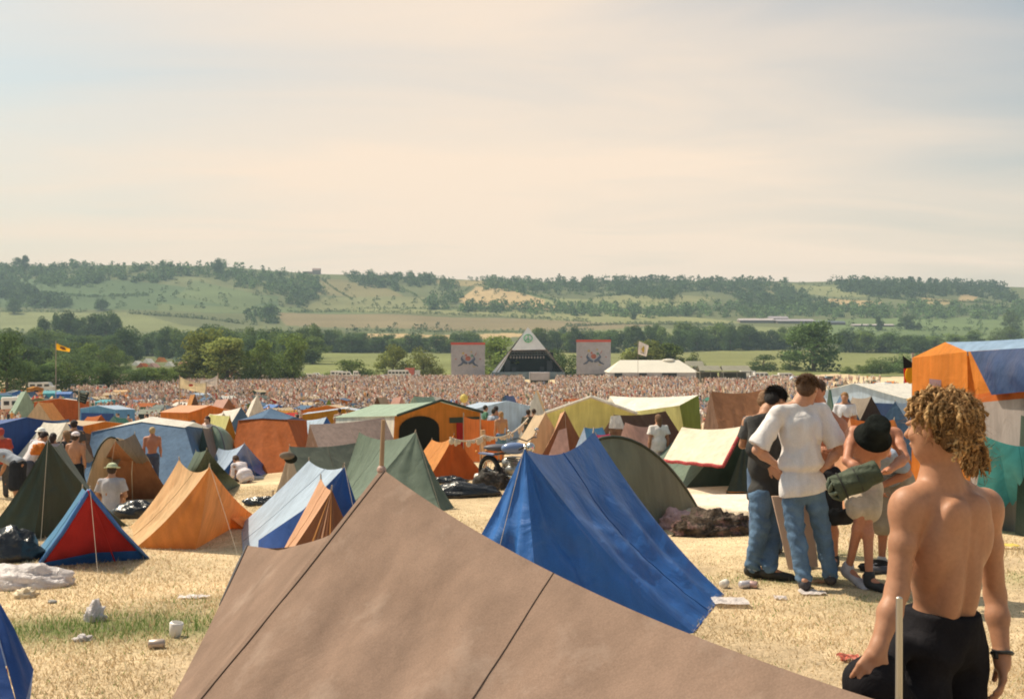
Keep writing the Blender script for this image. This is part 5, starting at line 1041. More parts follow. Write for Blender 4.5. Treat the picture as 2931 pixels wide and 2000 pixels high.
# ---- centre right
frame('pale blue marquee tent with blue and white side wall',(1450,1148,46),(1375,1153,50),2.4,.5,'slate','paleblue','paleblue'); rt('small royal blue canopy tent at the crowd edge in the centre',(1445,1130,76),(1470,1132,80),1.6,'slate','blue2',seed=58)
tent('tall cream conical bell tent in the centre',P(1534,1116,45),P(1541,1118,46.2),GX(1466,44),GX(1604,44),GX(1604,48.5),GX(1470,48.5),'white','cream','white',rs=0,es=.10,n=12,seed=59)
frame('pale yellow green frame tent with cream roof and stitched arch door',(1692,1139,31),(1700,1136,35),1.42,.48,'yellowgreen','white','yellowgreen',over=.35,band='white')
def ygreen():
    D=33.; a=P(1745,1133,D); b=P(2000,1130,30.5)
    t=parts_root('frame_tent','long lime green frame tent with cream roof behind the hillside tents','tent',[a,b]); g=lambda p:Vector((p.x,p.y,gz(p.x,p.y)))
    fe=[P(1780,1182,D-1.6),P(1945,1160,30.4-1.2)]; m=MB(); patch(m,a,b,fe[1],fe[0],12,6,.06,.02,0,.01,3,1.); patch(m,b,a,a+Vector((0,2,-.5)),b+Vector((0,2,-.5)),12,5,.06,.02); m.build('roof',TM['white'],t,True)
    m=MB(); patch(m,fe[0],fe[1],GX(1978,30.4-1.2),GX(1770,D-1.6),10,8,0,0,0,.02,4,2.); m.build('wall',TM['yellowgreen'],t,True)
    m=MB(); patch(m,fe[1],b,GX(2015,30.5),GX(1978,29.2),6,6,0,0,0,.01,2,1.); patch(m,b,b+Vector((0,2,-.5)),GX(2020,32.5),GX(2015,30.5),5,6); m.build('end_panel',TM['moss'],t,True)
ygreen()
tent('orange brown pyramid tent with pinned door flap',P(1617,1174,26.0),P(1604,1182,27.8),GX(1518,25.0),GX(1722,25.4),GX(1700,28.4),GX(1540,28.4),'peach','brown','brown',rs=.02,es=.04,fa=.02,n=14,seed=61,guys=1)
t=[o for o in bpy.data.objects if o.get('label','').startswith('orange brown pyramid tent')][0]; ap=P(1617,1176,25.9)
m=MB(); m.add([ap.lerp(GX(1556,25.0),.30)+Vector((0,-.06,0)),ap.lerp(GX(1632,25.2),.26)+Vector((0,-.06,0)),GX(1640,24.8),GX(1545,24.7)],[(0,1,2,3)]); m.build('door_flap',TM['pink'],t)
rt('tan and cream small tent left of the orange brown pyramid tent',(1562,1180,27.6),(1530,1186,30),1.0,'sand','peach',seed=62,rs=.05)
rt('brown tent with pale pink front fly and towels hung on its pole',(1757,1187,24.2),(1905,1176,26.8),1.1,'dkbrown','dkbrown','dkbrown',seed=63,rs=.05,n=14)
t=[o for o in bpy.data.objects if o.get('label','').startswith('brown tent with pale pink')][0]; m=MB(); patch(m,P(1790,1208,23.6),P(1885,1216,24.3),GX(1890,22.8),GX(1730,22.2),10,8,.08,0,0,.02,3,1.); m.build('front_fly',TM['pink'],t,True)
m=MB(); patch(m,P(1748,1190,23.9),P(1775,1188,23.9),P(1790,1228,23.8),P(1742,1225,23.8),6,6,0,0,0,.04,2,3.); o=m.build('towel',TM['white'],None,True); tag(o,'crumpled white towel hung from the brown tent pole','towel')
tent('tall brown canvas tent with sagging ridge behind the white sheet tent',P(2034,1118,26.5),P(2222,1102,27.8),GX(1985,25),GX(2090,23.6),GX(2260,24.8),GX(2235,30),'brown','brown','dkbrown',rs=.14,es=.03,fa=.045,n=18,seed=65,fn=6)
rt('green ridge tent with a white sheet spread over its near side',(2100,1224,20.4),(1960,1226,22.4),1.35,'green','green','dkgreen',seed=67,rs=.05,n=14)
tent('dark sea green tent end beside the man in the dark shirt',P(2140,1226,20),P(2200,1222,22),GX(2075,19),GX(2170,18.8),GX(2210,22),GX(2150,22),'green','seagreen','dkgreen',seed=68,fa=.03)
def sheet():
    c=[P(1952,1222,21.2),P(2128,1219,19.5),P(2068,1334,18.4),P(1898,1318,20.2)]; t=empty('blanket',c[3],'white blanket with dark red floral border drying over a green tent','blanket')
    m=MB(); patch(m,c[0],c[1],c[2],c[3],16,12,.06,.0,.05,.02,3,2.); m.build('cloth_panel',cloth('blanket_white',(.76,.64,.49),.2,.9),t,True)
    bm_=plain('border_red',(.32,.05,.05),.9,.6,25); pts=[c[1].lerp(c[2],i/12)+Vector((0,-.03,.0)) for i in range(13)]+[c[2].lerp(c[3],i/12)+Vector((0,-.03,-.01*math.sin(i*2))) for i in range(1,13)]
    m=MB(); m.tube(pts,.035,5); m.build('border',bm_,t,True)
sheet()
rt('low pale blue awning showing between the blue tent and the brown ones',(1672,1222,21.5),(1725,1222,22),.55,'paleblue','sky','paleblue',seed=70,rs=.03)
rt('slip of pink nylon tent showing above the dome hoop',(1705,1243,19.0),(1745,1240,19.4),.45,'pinkn','pinkn','pinkn',seed=69,rs=.02)
# ---- right side
frame('light blue frame tent with cream roof and dark window at right',(2445,1098,44),(2600,1098,46),2.6,.55,'paleblue','white','paleblue',windows=[('f',.62,.97,.1,.95,'navy'),('r',.02,.98,.1,.7,'navy')])
tent('slim sea green peaked tent right of the standing group',P(2373,1108,24),P(2378,1112,26),GX(2330,23.5),GX(2430,23.5),GX(2425,27),GX(2345,27),'seagreen','seagreen','palegreen',es=.12,fa=.03,seed=71)
rt('blue grey tent side behind the slim sea green tent',(2425,1132,26),(2405,1130,30),1.1,'slate','green','slate',seed=72)
rt('dark brown open tent in front of the light blue frame tent',(2494,1134,29),(2440,1137,31),1.1,'taupe','dkbrown','dkbrown',seed=73)
rt('brick brown tent behind the man in the cap',(2412,1186,18),(2440,1188,20.5),.9,'brown','dkorange',seed=74); rt('peach tent directly behind the man in the cap',(2432,1196,15.5),(2560,1200,16.3),.55,'peach','orangeglow','peach',seed=75)
rt('pale blue tent behind the dreadlocked man',(2562,1148,27),(2600,1150,29),1.3,'slate','paleblue',seed=76)
tent('turquoise nylon tent at the right edge',P(2817,1246,12.0),P(3010,1270,12.6),GX(2775,13.4),G(2868,1500),GX(3060,11.6),GX(3050,14),'teal','teal','teal',rs=.08,es=.04,fa=.03,n=18,seed=77,guys=0)
def bigtent():
    t=parts_root('frame_tent','huge orange frame tent with blue plastic sheet over its roof at the right edge','tent',[GX(2605,15),GX(3200,12)])
    pk=P(2706,979,15); le=P(2611,1024,15.6); re=P(2768,1006,14.2); rpk=P(3060,958,12.6); rre=P(3060,988,11.8); rle=pk+(rpk-pk)+(le-pk)
    lg=GX(2608,15.6); rg=GX(2778,14.2); rrg=GX(3070,11.7)
    m=MB(); patch(m,pk,rpk,rre,re,16,6,.02,.0,0,.012,4,1.); patch(m,rpk,pk,le,rle,10,5,.02); m.build('roof',TM['roofblue'],t,True); 
    m=MB(); m.add([le,pk,re],[(0,1,2)]); patch(m,le,re,rg,lg,16,12,0,0,0,.02,6,2.); m.build('front_panel',TM['orange'],t,True)
    dn=Vector((0,-.10,0)); m=MB(); patch(m,re+dn,rre+dn,P(3060,1108,11.3),P(2838,1130,13.2),16,10,0,.0,.06,.03,3,5.); m.build('plastic_sheet',TM['navy'],t,True)
    m=MB(); patch(m,re+Vector((0,-.03,0)),re.lerp(rre,.35)+Vector((0,-.03,0)),P(2900,1140,13.0),P(2798,1156,14.0),14,12,0,0,0,.05,7,1.); m.build('curtain',TM['orange'],t,True)
    m=MB(); patch(m,P(2790,1130,14.02),P(3060,1085,11.7),P(3060,1128,11.6),P(2790,1154,14.0),8,4); m.build('red_band',TM['dkorange'],t,True)
    m=MB(); patch(m,P(2778,1154,14.0),P(3060,1128,11.62),rrg,rg,18,12,0,0,0,.02,9,3.); m.build('wall',TM['wallmauve'],t,True)
    m=MB(); patch(m,P(2925,1140,12.7),P(2990,1135,12.2),GX(2950,12.1),GX(2905,12.6),4,6); m.build('wall_stripe',TM['dkgreen'],t,True)
    m=MB(); q=P(2693,1079,15); m.add([P(2660,1084,14.85),P(2722,1090,14.8),P(2722,1110,14.8),P(2660,1104,14.85)],[(0,1,2,3)]); m.build('sign_panel',plain('sign_pale',(.55,.42,.5),.7),t)
    m=MB(); 
    patch(m,rle,le,lg,GX(3060,14.5),6,6); m.build('rear_wall',TM['orange'],t,True)
bigtent()
# ---- blue tent corner cut by the bottom left of the picture
def corner():
    t=parts_root('ridge_tent','dark blue tent corner cut by the bottom left edge','tent',[GX(-260,4.6),GX(60,4.8)])
    A=P(-60,1640,4.7); b1=GX(82,4.75); b1=P(80,1990,4.5); g1=GX(60,4.35); g0=GX(-420,4.2); k=P(96,1915,4.6)
    m=MB(); patch(m,A,A,k,P(60,2060,4.35),14,16,0,-.03,.02,.012,2,2.); patch(m,A,A,P(60,2060,4.35),g0,14,14,0,0,0,.01,2,4.); m.build('front_panel',TM['blue2'],t,True)
    m=MB(); patch(m,A,P(-300,1600,6.5),GX(-500,6.8),k,10,10,.03,.05); patch(m,k,k,g1,P(60,2060,4.35),4,6); m.build('flysheet',TM['blue'],t,True)
    m=MB(); m.add([P(20,1900,4.56),P(40,2080,4.5),P(0,2080,4.5)],[(0,1,2)]); m.build('red_stripe',TM['red'],t)
corner()
# ---------------------------------------------------------------- far camp: countless small tents
CN=dict(orange='orange',blue='blue',slate='grey blue',seagreen='sea green',white='white',cream='cream',brown='brown',dkorange='brick red',paleblue='pale blue',olive='olive',peach='peach',palegreen='pale green',sand='sandy',greybrown='mauve brown',moss='moss green',dkgreen='dark green',teal='turquoise',red='red',ochre='ochre')
def farcamp():
    r=random.Random(22); n=0; tries=0; names=['orange','slate','blue','seagreen','white','cream','brown','dkorange','paleblue','olive','peach','palegreen','sand','greybrown','moss','dkgreen','teal','orange','red','ochre','orange']
    zones=[(0,1260,1164,1222,150),(0,760,1134,1182,110),(240,900,1158,1185,34),(0,330,1222,1262,10),(1420,1640,1172,1215,9),(2330,2620,1128,1160,12),(2000,2400,1150,1172,12),(480,1180,1172,1230,34),(1600,2040,1165,1182,14),(2400,2620,1098,1120,14),(960,1500,1168,1184,14),(0,300,1130,1150,16)]
    for zi,(x0,x1,y0,y1,cnt) in enumerate(zones):
        k=0;tries=0
        while k<cnt and tries<cnt*120:
            tries+=1; px=r.uniform(x0,x1); py=r.uniform(y0,y1); b=G(px,py); 
            if any(math.hypot(b.x-o[0],b.y-o[1])<o[2]+.45 for o in OCC): continue
            c=r.choice(names); c2=r.choice([c,c,'white','dkgreen','sand','slate',r.choice(names)]); where='far left camp' if px<520 else('camp below the crowd' if px<1500 else 'right hand camp'); kind=r.random(); a=r.uniform(-.9,.9)+(0 if r.random()<.5 else 1.57)
            ux=Vector((math.cos(a),math.sin(a),0)); h=r.uniform(.9,1.35); ln=r.uniform(.75,1.15)
            grp='tents in the '+where
            q=b+Vector((0,0,h)); toP=lambda v:(v.x/v.y*F+CX,CY-v.z/v.y*F,v.y)
            if kind<.74:
                rt('%s ridge tent with %s end in the %s'%(CN[c],CN[c2],where),toP(q-ux*ln),toP(q+ux*ln),r.uniform(.9,1.3),c,c,c2,seed=r.randint(1,99),n=6,rs=r.uniform(.02,.14),es=.05,group=grp,poles=False)
            elif kind<.86:
                q=b+Vector((0,0,1.75)); frame('%s frame tent with %s roof in the %s'%(CN[c],CN[c2],where),toP(q-ux*ln*1.25),toP(q+ux*ln*1.25),r.uniform(1.0,1.5),r.uniform(.3,.5),c,c2,n=5,group=grp,windows=[('f',.3,.6,.3,.9,'dark')] if r.random()<.5 else ())
            else:
                w=r.uniform(1.1,1.5); L=b-ux*w; Rr=b+ux*w; L.z=gz(L.x,L.y); Rr.z=gz(Rr.x,Rr.y); arch_dome('%s dome tent in the %s'%(CN[c],where),L,b+Vector((0,0,h)),Rr,(0,1.3,0),c,r.choice(['dark','grey','orange']),n=10,group=grp)
            k+=1; n+=1
    print('far tents',n)
farcamp()
# ================================================================ NEAR PEOPLE
A_=lambda v:np.array(v,float)
def PJ(**k): return {n:A_(P(*v)) for n,v in k.items()}
def dreadman():
    J=PJ(pel=(2690,1800,3.55),wai=(2694,1665,3.52),che=(2704,1535,3.5),nec=(2692,1378,3.48),hea=(2684,1222,3.45),sL=(2598,1447,3.42),sR=(2820,1447,3.60),
        eL=(2568,1690,3.37),wL=(2514,1852,3.30),eR=(2848,1700,3.66),wR=(2868,1878,3.58),hR=(2872,1990,3.54),hL=(2484,1915,3.28),qL=(2640,1860,3.5),qR=(2745,1860,3.6),kL=(2630,2180,3.5),kR=(2750,2180,3.6))
    zf=gz(1.4,3.5); 
    for q,x in(('L',1.43),('R',1.58)): J['a'+q]=V3(x,3.5,zf+.08); J['t'+q]=V3(x-.08,3.63,zf+.03)
    s=1.0; root=empty('person',(1.5,3.5,zf),'shirtless man with blond dreadlocks tied back, black trousers, one hand in his pocket','person')
    pal={'L':V3(.3,1,0),'Lt':V3(.6,.6,0),'R':V3(-1,.35,0),'Rt':V3(-.5,.8,0)}
    face=unit(V3(-.56,.83,-.06)); bp,R,HR=body_prims(J,s,face,V3(0,.05,1),muscle=.90,palms=pal,curl=.35,ls=.9,ts=.86)
    up=R[:,2]; rt_=R[:,0]; fw=R[:,1]
    # spine furrow and shoulder detail come from the blades and the long back muscles
    for x in(-1,1): bp.append(('e',J['che']+R@V3(x*.055,-.083,.11),V3(.05,.022,.05),R,.03)); bp.append(('e',J['wai']+R@V3(x*.042,-.070,-.03),V3(.032,.026,.10),R,.03))
    def furrow(p):
        q=(p-J['che'])@R; x=q[:,0]; z=q[:,2]; back=np.clip(-q[:,1]/.05,0,1)
        return .0050*np.exp(-(x/.013)**2)*back*np.clip(1-np.abs(z+.04)/.26,0,1)**.5+.0022*np.exp(-((np.abs(x)-.035-.05*np.clip(.05-z,0,1))/.018)**2)*back*np.exp(-((z-.0)/.07)**2)
    mk('body',bp,.0055,skinmat('skin_dread',(.41,.20,.112)),root,disp=furrow)
    mt=cloth('black_trousers',(.016,.015,.017),.0,.9,.2,.3,7,.05)
    L=clothes_legs(J,s*.9,R,.014,1.,.02); L+=[('e',J['pel']+R@V3(0,0,-.02),V3(.134,.116,.13),R,.06),('e',J['pel']+R@V3(0,-.004,.07),V3(.139,.108,.10),R,.04),('c',A_(P(2575,1850,3.42)),A_(P(2515,1935,3.33)),.05,.044,.05),('c',A_(P(2510,1915,3.32)),A_(P(2512,2000,3.36)),.038,.05,.05),('c',A_(P(2490,1960,3.33)),A_(P(2600,2080,3.45)),.09,.10,.06)]
    mk('trousers',L,.008,mt,root,cuts=[(A_(P(2680,1750,3.5)),V3(.06,0,1))],disp=folds(.007,(1,1,.5),4))
    for q in 'LR': mk('shoe',[('c',J['a'+q]-V3(0,0,.03),J['t'+q],.045,.04,.02)],.012,plain('shoe_black',(.03,.03,.03),.7),root)
    m=MB(); c=J['wR']+V3(0,0,.012); ax=unit(J['wR']-J['eR']); rot=Vector((0,1,0)).rotation_difference(Vector(ax)).to_matrix(); m.ring(c,.0335,.0075,'Y',22,6,rot=rot); m.box(c+V3(-.03,-.01,0),(.012,.028,.028)); m.build('wristwatch',plain('watch_black',(.03,.03,.028),.4),root,True)
    eye=MB(); eye.ball(J['hea']+HR@V3(-.032,.080,.002),.011,12,8); eye.ball(J['hea']+HR@V3(.032,.080,.002),.011,12,8); eye.build('eye',plain('eye_white',(.6,.55,.5),.3),root,True)
    # hair: a matted cap and many separate locks gathered into a tied tail
    hc=J['hea']; E=lambda o,rad,k=.02:('e',hc+HR@V3(o),V3(rad),HR,k)
    wk=lambda p:.006*np.sin(p[:,0]*150+np.sin(p[:,2]*60)*2)*np.sin(p[:,2]*45+p[:,0]*60)+.004*np.sin(p[:,0]*310+p[:,2]*90)
    m1=attrmat('dreadlocks',.85,.08,.45,130)
    V,Q=sdf_mesh([E((0,-.022,.045),(.083,.098,.082)),E((0,-.055,-.01),(.074,.060,.075)),E((0,.03,.07),(.07,.06,.045))],.006,(),wk)
    VV=[V];FF=[Q]; CC=[np.tile((.17,.10,.045),(len(V),1))]; n=len(V); r=random.Random(4)
    tail=hc+HR@V3(.045,-.125,-.035)     # where the band sits
    rt2=A_(P(2775,1258,3.5)); tail=rt2
    def lock(p0,ctrl,p3,rad,col,seed):
        nonlocal n
        rr=random.Random(seed); ks=13; pts=[];rs=[]
        for i in range(ks+1):
            t=i/ks; p=p0*(1-t)**2+ctrl*2*t*(1-t)+p3*t*t; p=p+V3(rr.gauss(0,.0032),rr.gauss(0,.0032),rr.gauss(0,.0026)); pts.append(Vector(p)); rs.append(rad*.92*(1+.42*rr.uniform(-1,1))*(1 if i<ks else .35))
        mb=MB(); mb.tube(pts,rs,7); q=[f for f in mb.F if len(f)==4]; v=np.array([tuple(x) for x in mb.V]); VV.append(v); FF.append(np.array(q)+n); n+=len(v)
        g=np.repeat(np.linspace(0,1,ks+1),7)[:,None]; CC.append(np.array(col)*(1-.0*g)+g*np.array((.10,.06,.02)))
    cols=[(.36,.215,.10),(.24,.135,.062),(.14,.08,.038),(.45,.29,.14),(.28,.16,.074),(.10,.058,.028)]
    for i in range(560):
        # root points all over the scalp except the face
        while True:
            d=unit(V3(r.gauss(0,1),r.gauss(-.25,1),abs(r.gauss(.2,.8)))); 
            if not(d[1]>.72 and d[2]<.30): break
        p0=hc+HR@(V3(0,-.02,.04)+d*V3(.080,.094,.080))
        out=HR@d; z=p0[2]
        side=d[0]; back=-d[1]
        if r.random()<.62:   # swept back into the tail
            p3=tail+V3(r.gauss(0,.018),r.gauss(0,.018),r.gauss(0,.018)); ctrl=(p0+p3)/2+out*r.uniform(.03,.065)+V3(0,0,r.uniform(.0,.03))
            lock(p0,ctrl,p3,r.uniform(.0036,.0062),r.choice(cols),i)
        else:                # short loose ones hanging round the head
            ln=r.uniform(.03,.085); p3=p0+out*r.uniform(.015,.04)+V3(r.gauss(0,.015),r.gauss(0,.01),-ln); ctrl=p0+out*r.uniform(.03,.05)+V3(0,0,.01)
            if d[1]>.3: p3=p0+out*.03+V3(0,0,-ln*.45)
            lock(p0,ctrl,p3,r.uniform(.004,.0065),r.choice(cols),i)
    for i in range(70):      # the tail below the band
        a=V3(r.gauss(0,.014),r.gauss(0,.014),r.gauss(0,.01)); p0=tail+a; p3=tail+V3(r.uniform(-.03,.06),r.uniform(-.05,.04),-r.uniform(.05,.135)); ctrl=tail+V3(r.uniform(.0,.06),r.uniform(-.05,.03),r.uniform(-.04,.01))
        lock(p0,ctrl,p3,r.uniform(.0045,.007),r.choice(cols),500+i)
    for i in range(120):     # low at the back, swept across to the tail
        p0=hc+HR@V3(r.uniform(-.078,.07),-.045-.05*r.random(),r.uniform(-.075,.03)); p3=tail+V3(r.gauss(0,.014),r.gauss(0,.014),r.gauss(0,.016)); lock(p0,(p0+p3)/2+HR@V3(0,-.045,.0),p3,r.uniform(.0045,.007),r.choice(cols),900+i)
    for i in range(26):      # nape
        p0=hc+HR@V3(r.uniform(-.05,.06),-.085,r.uniform(-.05,.0)); p3=p0+V3(r.uniform(-.01,.03),-.01,-r.uniform(.03,.08)); lock(p0,(p0+p3)/2+HR@V3(0,-.02,0),p3,.006,r.choice(cols),700+i)
    for i in range(5200):    # loose frizz standing off the locks
        d=unit(V3(r.gauss(0,1),r.gauss(-.3,1),r.gauss(.35,.8)))
        if d[1]>.75: continue
        p=hc+HR@(V3(0,-.025,.035)+d*V3(.098,.118,.098)*r.uniform(.85,1.1)) if i%5 else tail+V3(r.gauss(.012,.028),r.gauss(0,.03),r.gauss(-.06,.04)); q=p+V3(r.gauss(0,.016),r.gauss(0,.016),r.gauss(-.006,.016)); w=unit(V3(r.gauss(0,1),r.gauss(0,1),r.gauss(0,1)))*.0011
        VV.append(np.array([p-w,p+w,q+w*.3,q-w*.3])); FF.append(np.array([[n,n+1,n+2,n+3]])); CC.append(np.tile(np.array(r.choice(cols))*1.25,(4,1))); n+=4
    wobj('hair',np.concatenate(VV),np.concatenate(FF),m1,root,True,np.concatenate(CC))
    m=MB(); rot=Vector((0,1,0)).rotation_difference(Vector((.75,-.1,-.6)).normalized()).to_matrix(); m.ring(tail,.03,.0075,'Y',20,6,rot=rot); m.build('hair_band',plain('band_dark_red',(.30,.03,.03),.8),root,True)
dreadman()
def strands(root,HR,c,s,cols,n,ln,seed,low=-.25):
    r=random.Random(seed); V=[];Fq=[];CC=[]
    for i in range(n):
        d=unit(V3(r.gauss(0,1),r.gauss(-.15,1),r.gauss(.5,.8)))
        if d[2]<low or (d[1]>.6 and d[2]<.45): continue
        p=c+HR@(V3(0,-.018,.030)+d*V3(.082,.096,.082))*s; t=unit(d+V3(r.gauss(0,.8),r.gauss(0,.8)-.3,r.gauss(0,.5)-.2)); q=p+HR@t*ln*r.uniform(.4,1.2); w=unit(np.cross(q-p,V3(r.gauss(0,1),r.gauss(0,1),r.gauss(0,1))))*.0022
        k=len(V); V+=[p-w,p+w,q]; Fq.append((k,k+1,k+2)); col=np.array(r.choice(cols)); CC+=[col]*3
    o=wobj('hair_strands',V,Fq,attrmat('hair_strand_%d'%seed,.7,.1,.3,60),root,False,np.array(CC))
# ---- man in white T-shirt, hands on hips
J=PJ(pel=(2296,1392,8.8),wai=(2292,1318,8.8),che=(2290,1242,8.8),nec=(2293,1156,8.8),hea=(2312,1112,8.78),sL=(2228,1180,8.75),sR=(2352,1178,8.85),
   eL=(2166,1288,8.72),wL=(2220,1328,8.80),hL=(2245,1330,8.84),eR=(2402,1286,8.82),wR=(2366,1332,8.78),hR=(2346,1334,8.80),qL=(2268,1405,8.8),qR=(2328,1405,8.8),kL=(2276,1510,8.76),kR=(2350,1508,8.84),aL=(2303,1632,8.62),aR=(2377,1626,8.85),tL=(2308,1652,8.50),tR=(2388,1640,8.98))
for q in 'LR':
    g=gz(J['a'+q][0],J['a'+q][1]); J['a'+q][2]=g+.09; J['t'+q]=J['a'+q]+V3(.05,.17,-.05)
pal={'L':V3(.2,.9,-.3),'Lt':V3(0,-.6,-.5),'R':V3(-.2,.9,-.3),'Rt':V3(0,-.6,-.5)}
root,R,HR=person('man in loose white T-shirt and rolled jeans, hands on hips, back turned',J,1.06,res=.011,skin='pink',hair=(.10,.055,.03),top=(.86,.82,.80),legs=None,sleeve=.82,face=V3(.55,.85,-.25),up=V3(.1,.15,1),shoes=None,full=.035,palms=pal,curl=.5,topvar=.04,ls=.78)
strands(root,HR,J['hea'],1.06,[(.13,.07,.035),(.08,.045,.025),(.22,.12,.06)],5200,.026,2)
tm=[o for o in root.children if o.name.startswith('shirt')][0]; bpy.data.objects.remove(tm)
sh=clothes_top(J,1.06,R,.025,.90,False,full=.022); sh+=[('e',J['pel']+R@V3(0,-.02,.0),V3(.185,.14,.11),R,.05),('c',J['wai']+R@V3(-.09,-.02,-.05),J['pel']+R@V3(-.15,-.02,-.06),.06,.07,.05),('c',J['wai']+R@V3(.09,-.02,-.05),J['pel']+R@V3(.16,-.02,-.09),.06,.07,.05)]
f1=folds(.008,(1,1,.25),12); W0=J['wai']-R[:,2]*.085
def fd(p):
    q=(p-W0)@R; return f1(p)*1.0+.022*np.exp(-(q[:,2]/.022)**2)-.012*np.exp(-((q[:,2]-.055)/.04)**2)+.006*np.sin(q[:,0]*42+q[:,2]*10)*np.exp(-((q[:,2]-.14)/.16)**2)
hz=J['pel']-R[:,2]*.055
mk('shirt',sh,.009,cloth('shirt_white_near',(.84,.79,.76),.12,.9,.04,.25,6),root,cuts=[(hz,-R[:,2]+R[:,0]*.12),(J['nec']+R[:,2]*.0,R[:,2]+R[:,1]*.3)],disp=fd)
DEN=cloth('denim',(.11,.18,.275),0,.9,.28,.5,5,.1)
def jeans(J,s,R,seed,root,t=.016,wide=.012,cuff=True,mat=DEN,roll=.055):
    f=folds(.008,(.6,.6,1.2),seed); kz=[J['kL'],J['kR']]
    def dsp(p):
        d=f(p); 
        for k in kz: w=np.exp(-(((p-k)**2).sum(1))/.035); d+=w*.0045*np.sin(p[:,2]*70+3*np.sin(p[:,0]*22+p[:,1]*9))
        for q in 'LR': w=np.exp(-(((p-J['a'+q])**2).sum(1))/.02); d+=w*.006*np.sin(p[:,2]*85+2.5*np.sin(p[:,0]*25))
        return d
    mk('trousers',clothes_legs(J,s,R,t,.99,wide)+[('e',J['pel']+R@V3(0,-.015,-.02),V3(.170,.132,.11),R,.05)],.010,mat,root,cuts=[(J['pel']+R[:,2]*.085*s,R[:,2])],disp=dsp)
    if cuff:
        for q in 'LR':
            dn=unit(J['a'+q]-J['k'+q]); a=J['a'+q]-dn*roll; mk('turn_up',[('c',a,J['a'+q]-dn*.0,.071*s,.069*s,.01)],.010,cloth('denim_cuff',(.33,.38,.44),0,.9,.15),root,cuts=[(J['a'+q]+dn*.012,dn),(a-dn*.01,-dn)])
jeans(J,.90,R,5,root,t=.010,wide=.012)
def boots(J,s,root,col,mats='boot'):
    for q in 'LR':
        a,t_=J['a'+q],J['t'+q]; d=unit(t_-a); mk(mats,[('c',a-V3(0,0,.035*s)-d*.035,t_+d*.03-V3(0,0,.005),.046*s,.042*s,.02),('c',a+V3(0,0,.03),a-V3(0,0,.03),.05*s,.05*s,.02)],.010,plain('boot_%02x'%int(col[0]*255),col,.6,.2,10),root)
boots(J,1.06,root,(.05,.045,.05))
# ---- man in the dark shirt, side on
J=PJ(pel=(2185,1408,9.3),wai=(2183,1335,9.3),che=(2186,1262,9.3),nec=(2196,1182,9.28),hea=(2222,1146,9.28),sL=(2165,1208,9.15),sR=(2212,1208,9.45),
   eL=(2160,1290,9.05),wL=(2205,1335,9.0),eR=(2230,1290,9.5),wR=(2255,1330,9.3),qL=(2178,1418,9.2),qR=(2196,1418,9.4),kL=(2176,1508,9.2),kR=(2214,1506,9.35),aL=(2154,1600,9.25),aR=(2200,1610,9.15),tL=(2170,1612,9.1),tR=(2245,1620,9.0))
for q in 'LR':
    g=gz(J['a'+q][0],J['a'+q][1]); J['a'+q][2]=g+.09; J['t'+q]=J['a'+q]+V3(.16,-.05,-.05)
root,R,HR=person('black haired man in charcoal shirt and turned up jeans, head bowed',J,1.05,res=.012,skin='tan',hair=(.015,.012,.012),top=None,legs=None,face=V3(.75,.35,-.55),up=V3(.45,.25,.85),shoes=None,ls=.78)
strands(root,HR,J['hea'],1.05,[(.02,.016,.014),(.035,.028,.024)],5200,.034,3)
sh=clothes_top(J,1.05,R,.022,1.7,False,full=.0); sh+=[('e',J['pel']+R@V3(0,0,-.02),V3(.165,.125,.12),R,.06)]
mk('shirt',sh,.011,cloth('shirt_charcoal',(.060,.058,.055),0,.95,.15,.3,6,.05),root,cuts=[(J['pel']-R[:,2]*.075,-R[:,2]),(J['nec']+R[:,2]*.0,R[:,2]+R[:,1]*.4)],disp=folds(.009,(1,1,.5),8))
mk('undershirt',[('c',J['nec']-R[:,2]*.04,J['nec']+R[:,2]*.012,.085,.066,.02)],.01,cloth('collar_white',(.75,.68,.62),.1,.9),root,cuts=[(J['nec']+R[:,2]*.015,R[:,2])])
jeans(J,.92,R,9,root,t=.010,wide=.016); boots(J,1.05,root,(.03,.028,.025))
# ---- brown haired head behind him
J,s=stand_J(GX(2192,10.6),1.74,yaw=-.3,arms='fold'); person('man with light brown hair standing behind the man in the charcoal shirt',J,s,res=.018,skin='tan',hair=(.22,.12,.06),top=(.10,.10,.10),legs=(.10,.15,.24),face=V3(.4,.6,-.4))
# ---- dark bearded head on the right of the T-shirt man
J,s=stand_J(GX(2352,9.7),1.72,yaw=2.6,arms='fold'); J['hea']=A_(P(2337,1120,9.65)); J['nec']=A_(P(2345,1160,9.7))
person('man with dark curly hair and tanned arms folded, half hidden by the white T-shirt man',J,s,res=.015,skin='red',hair=(.07,.035,.02),top=None,legs=(.03,.03,.035),leglen=.45,face=V3(-.45,-.8,-.3),hairlen=.02)
# ---- bending man in the bucket hat
J=PJ(pel=(2470,1385,8.95),wai=(2478,1330,8.80),che=(2492,1268,8.62),nec=(2502,1236,8.42),hea=(2503,1240,8.27),sL=(2442,1240,8.55),sR=(2562,1244,8.50),
   eL=(2424,1318,8.35),wL=(2470,1352,8.22),hL=(2490,1362,8.18),eR=(2590,1310,8.28),wR=(2545,1345,8.12),hR=(2512,1358,8.08),qL=(2450,1395,8.95),qR=(2492,1395,8.95),kL=(2462,1470,8.68),kR=(2482,1478,8.72),aL=(2428,1568,8.85),aR=(2488,1580,8.66),tL=(2440,1592,8.7),tR=(2505,1600,8.5))
for q in 'LR':
    g=gz(J['a'+q][0],J['a'+q][1]); J['a'+q][2]=g+.09+(.05 if q=='L' else 0); J['t'+q]=J['a'+q]+V3(.09,-.14,-.06-(.05 if q=='L' else 0))
pal={'L':V3(.2,-.6,-.8),'Lt':V3(.5,0,.8),'R':V3(-.2,-.6,-.8),'Rt':V3(-.5,0,.8)}
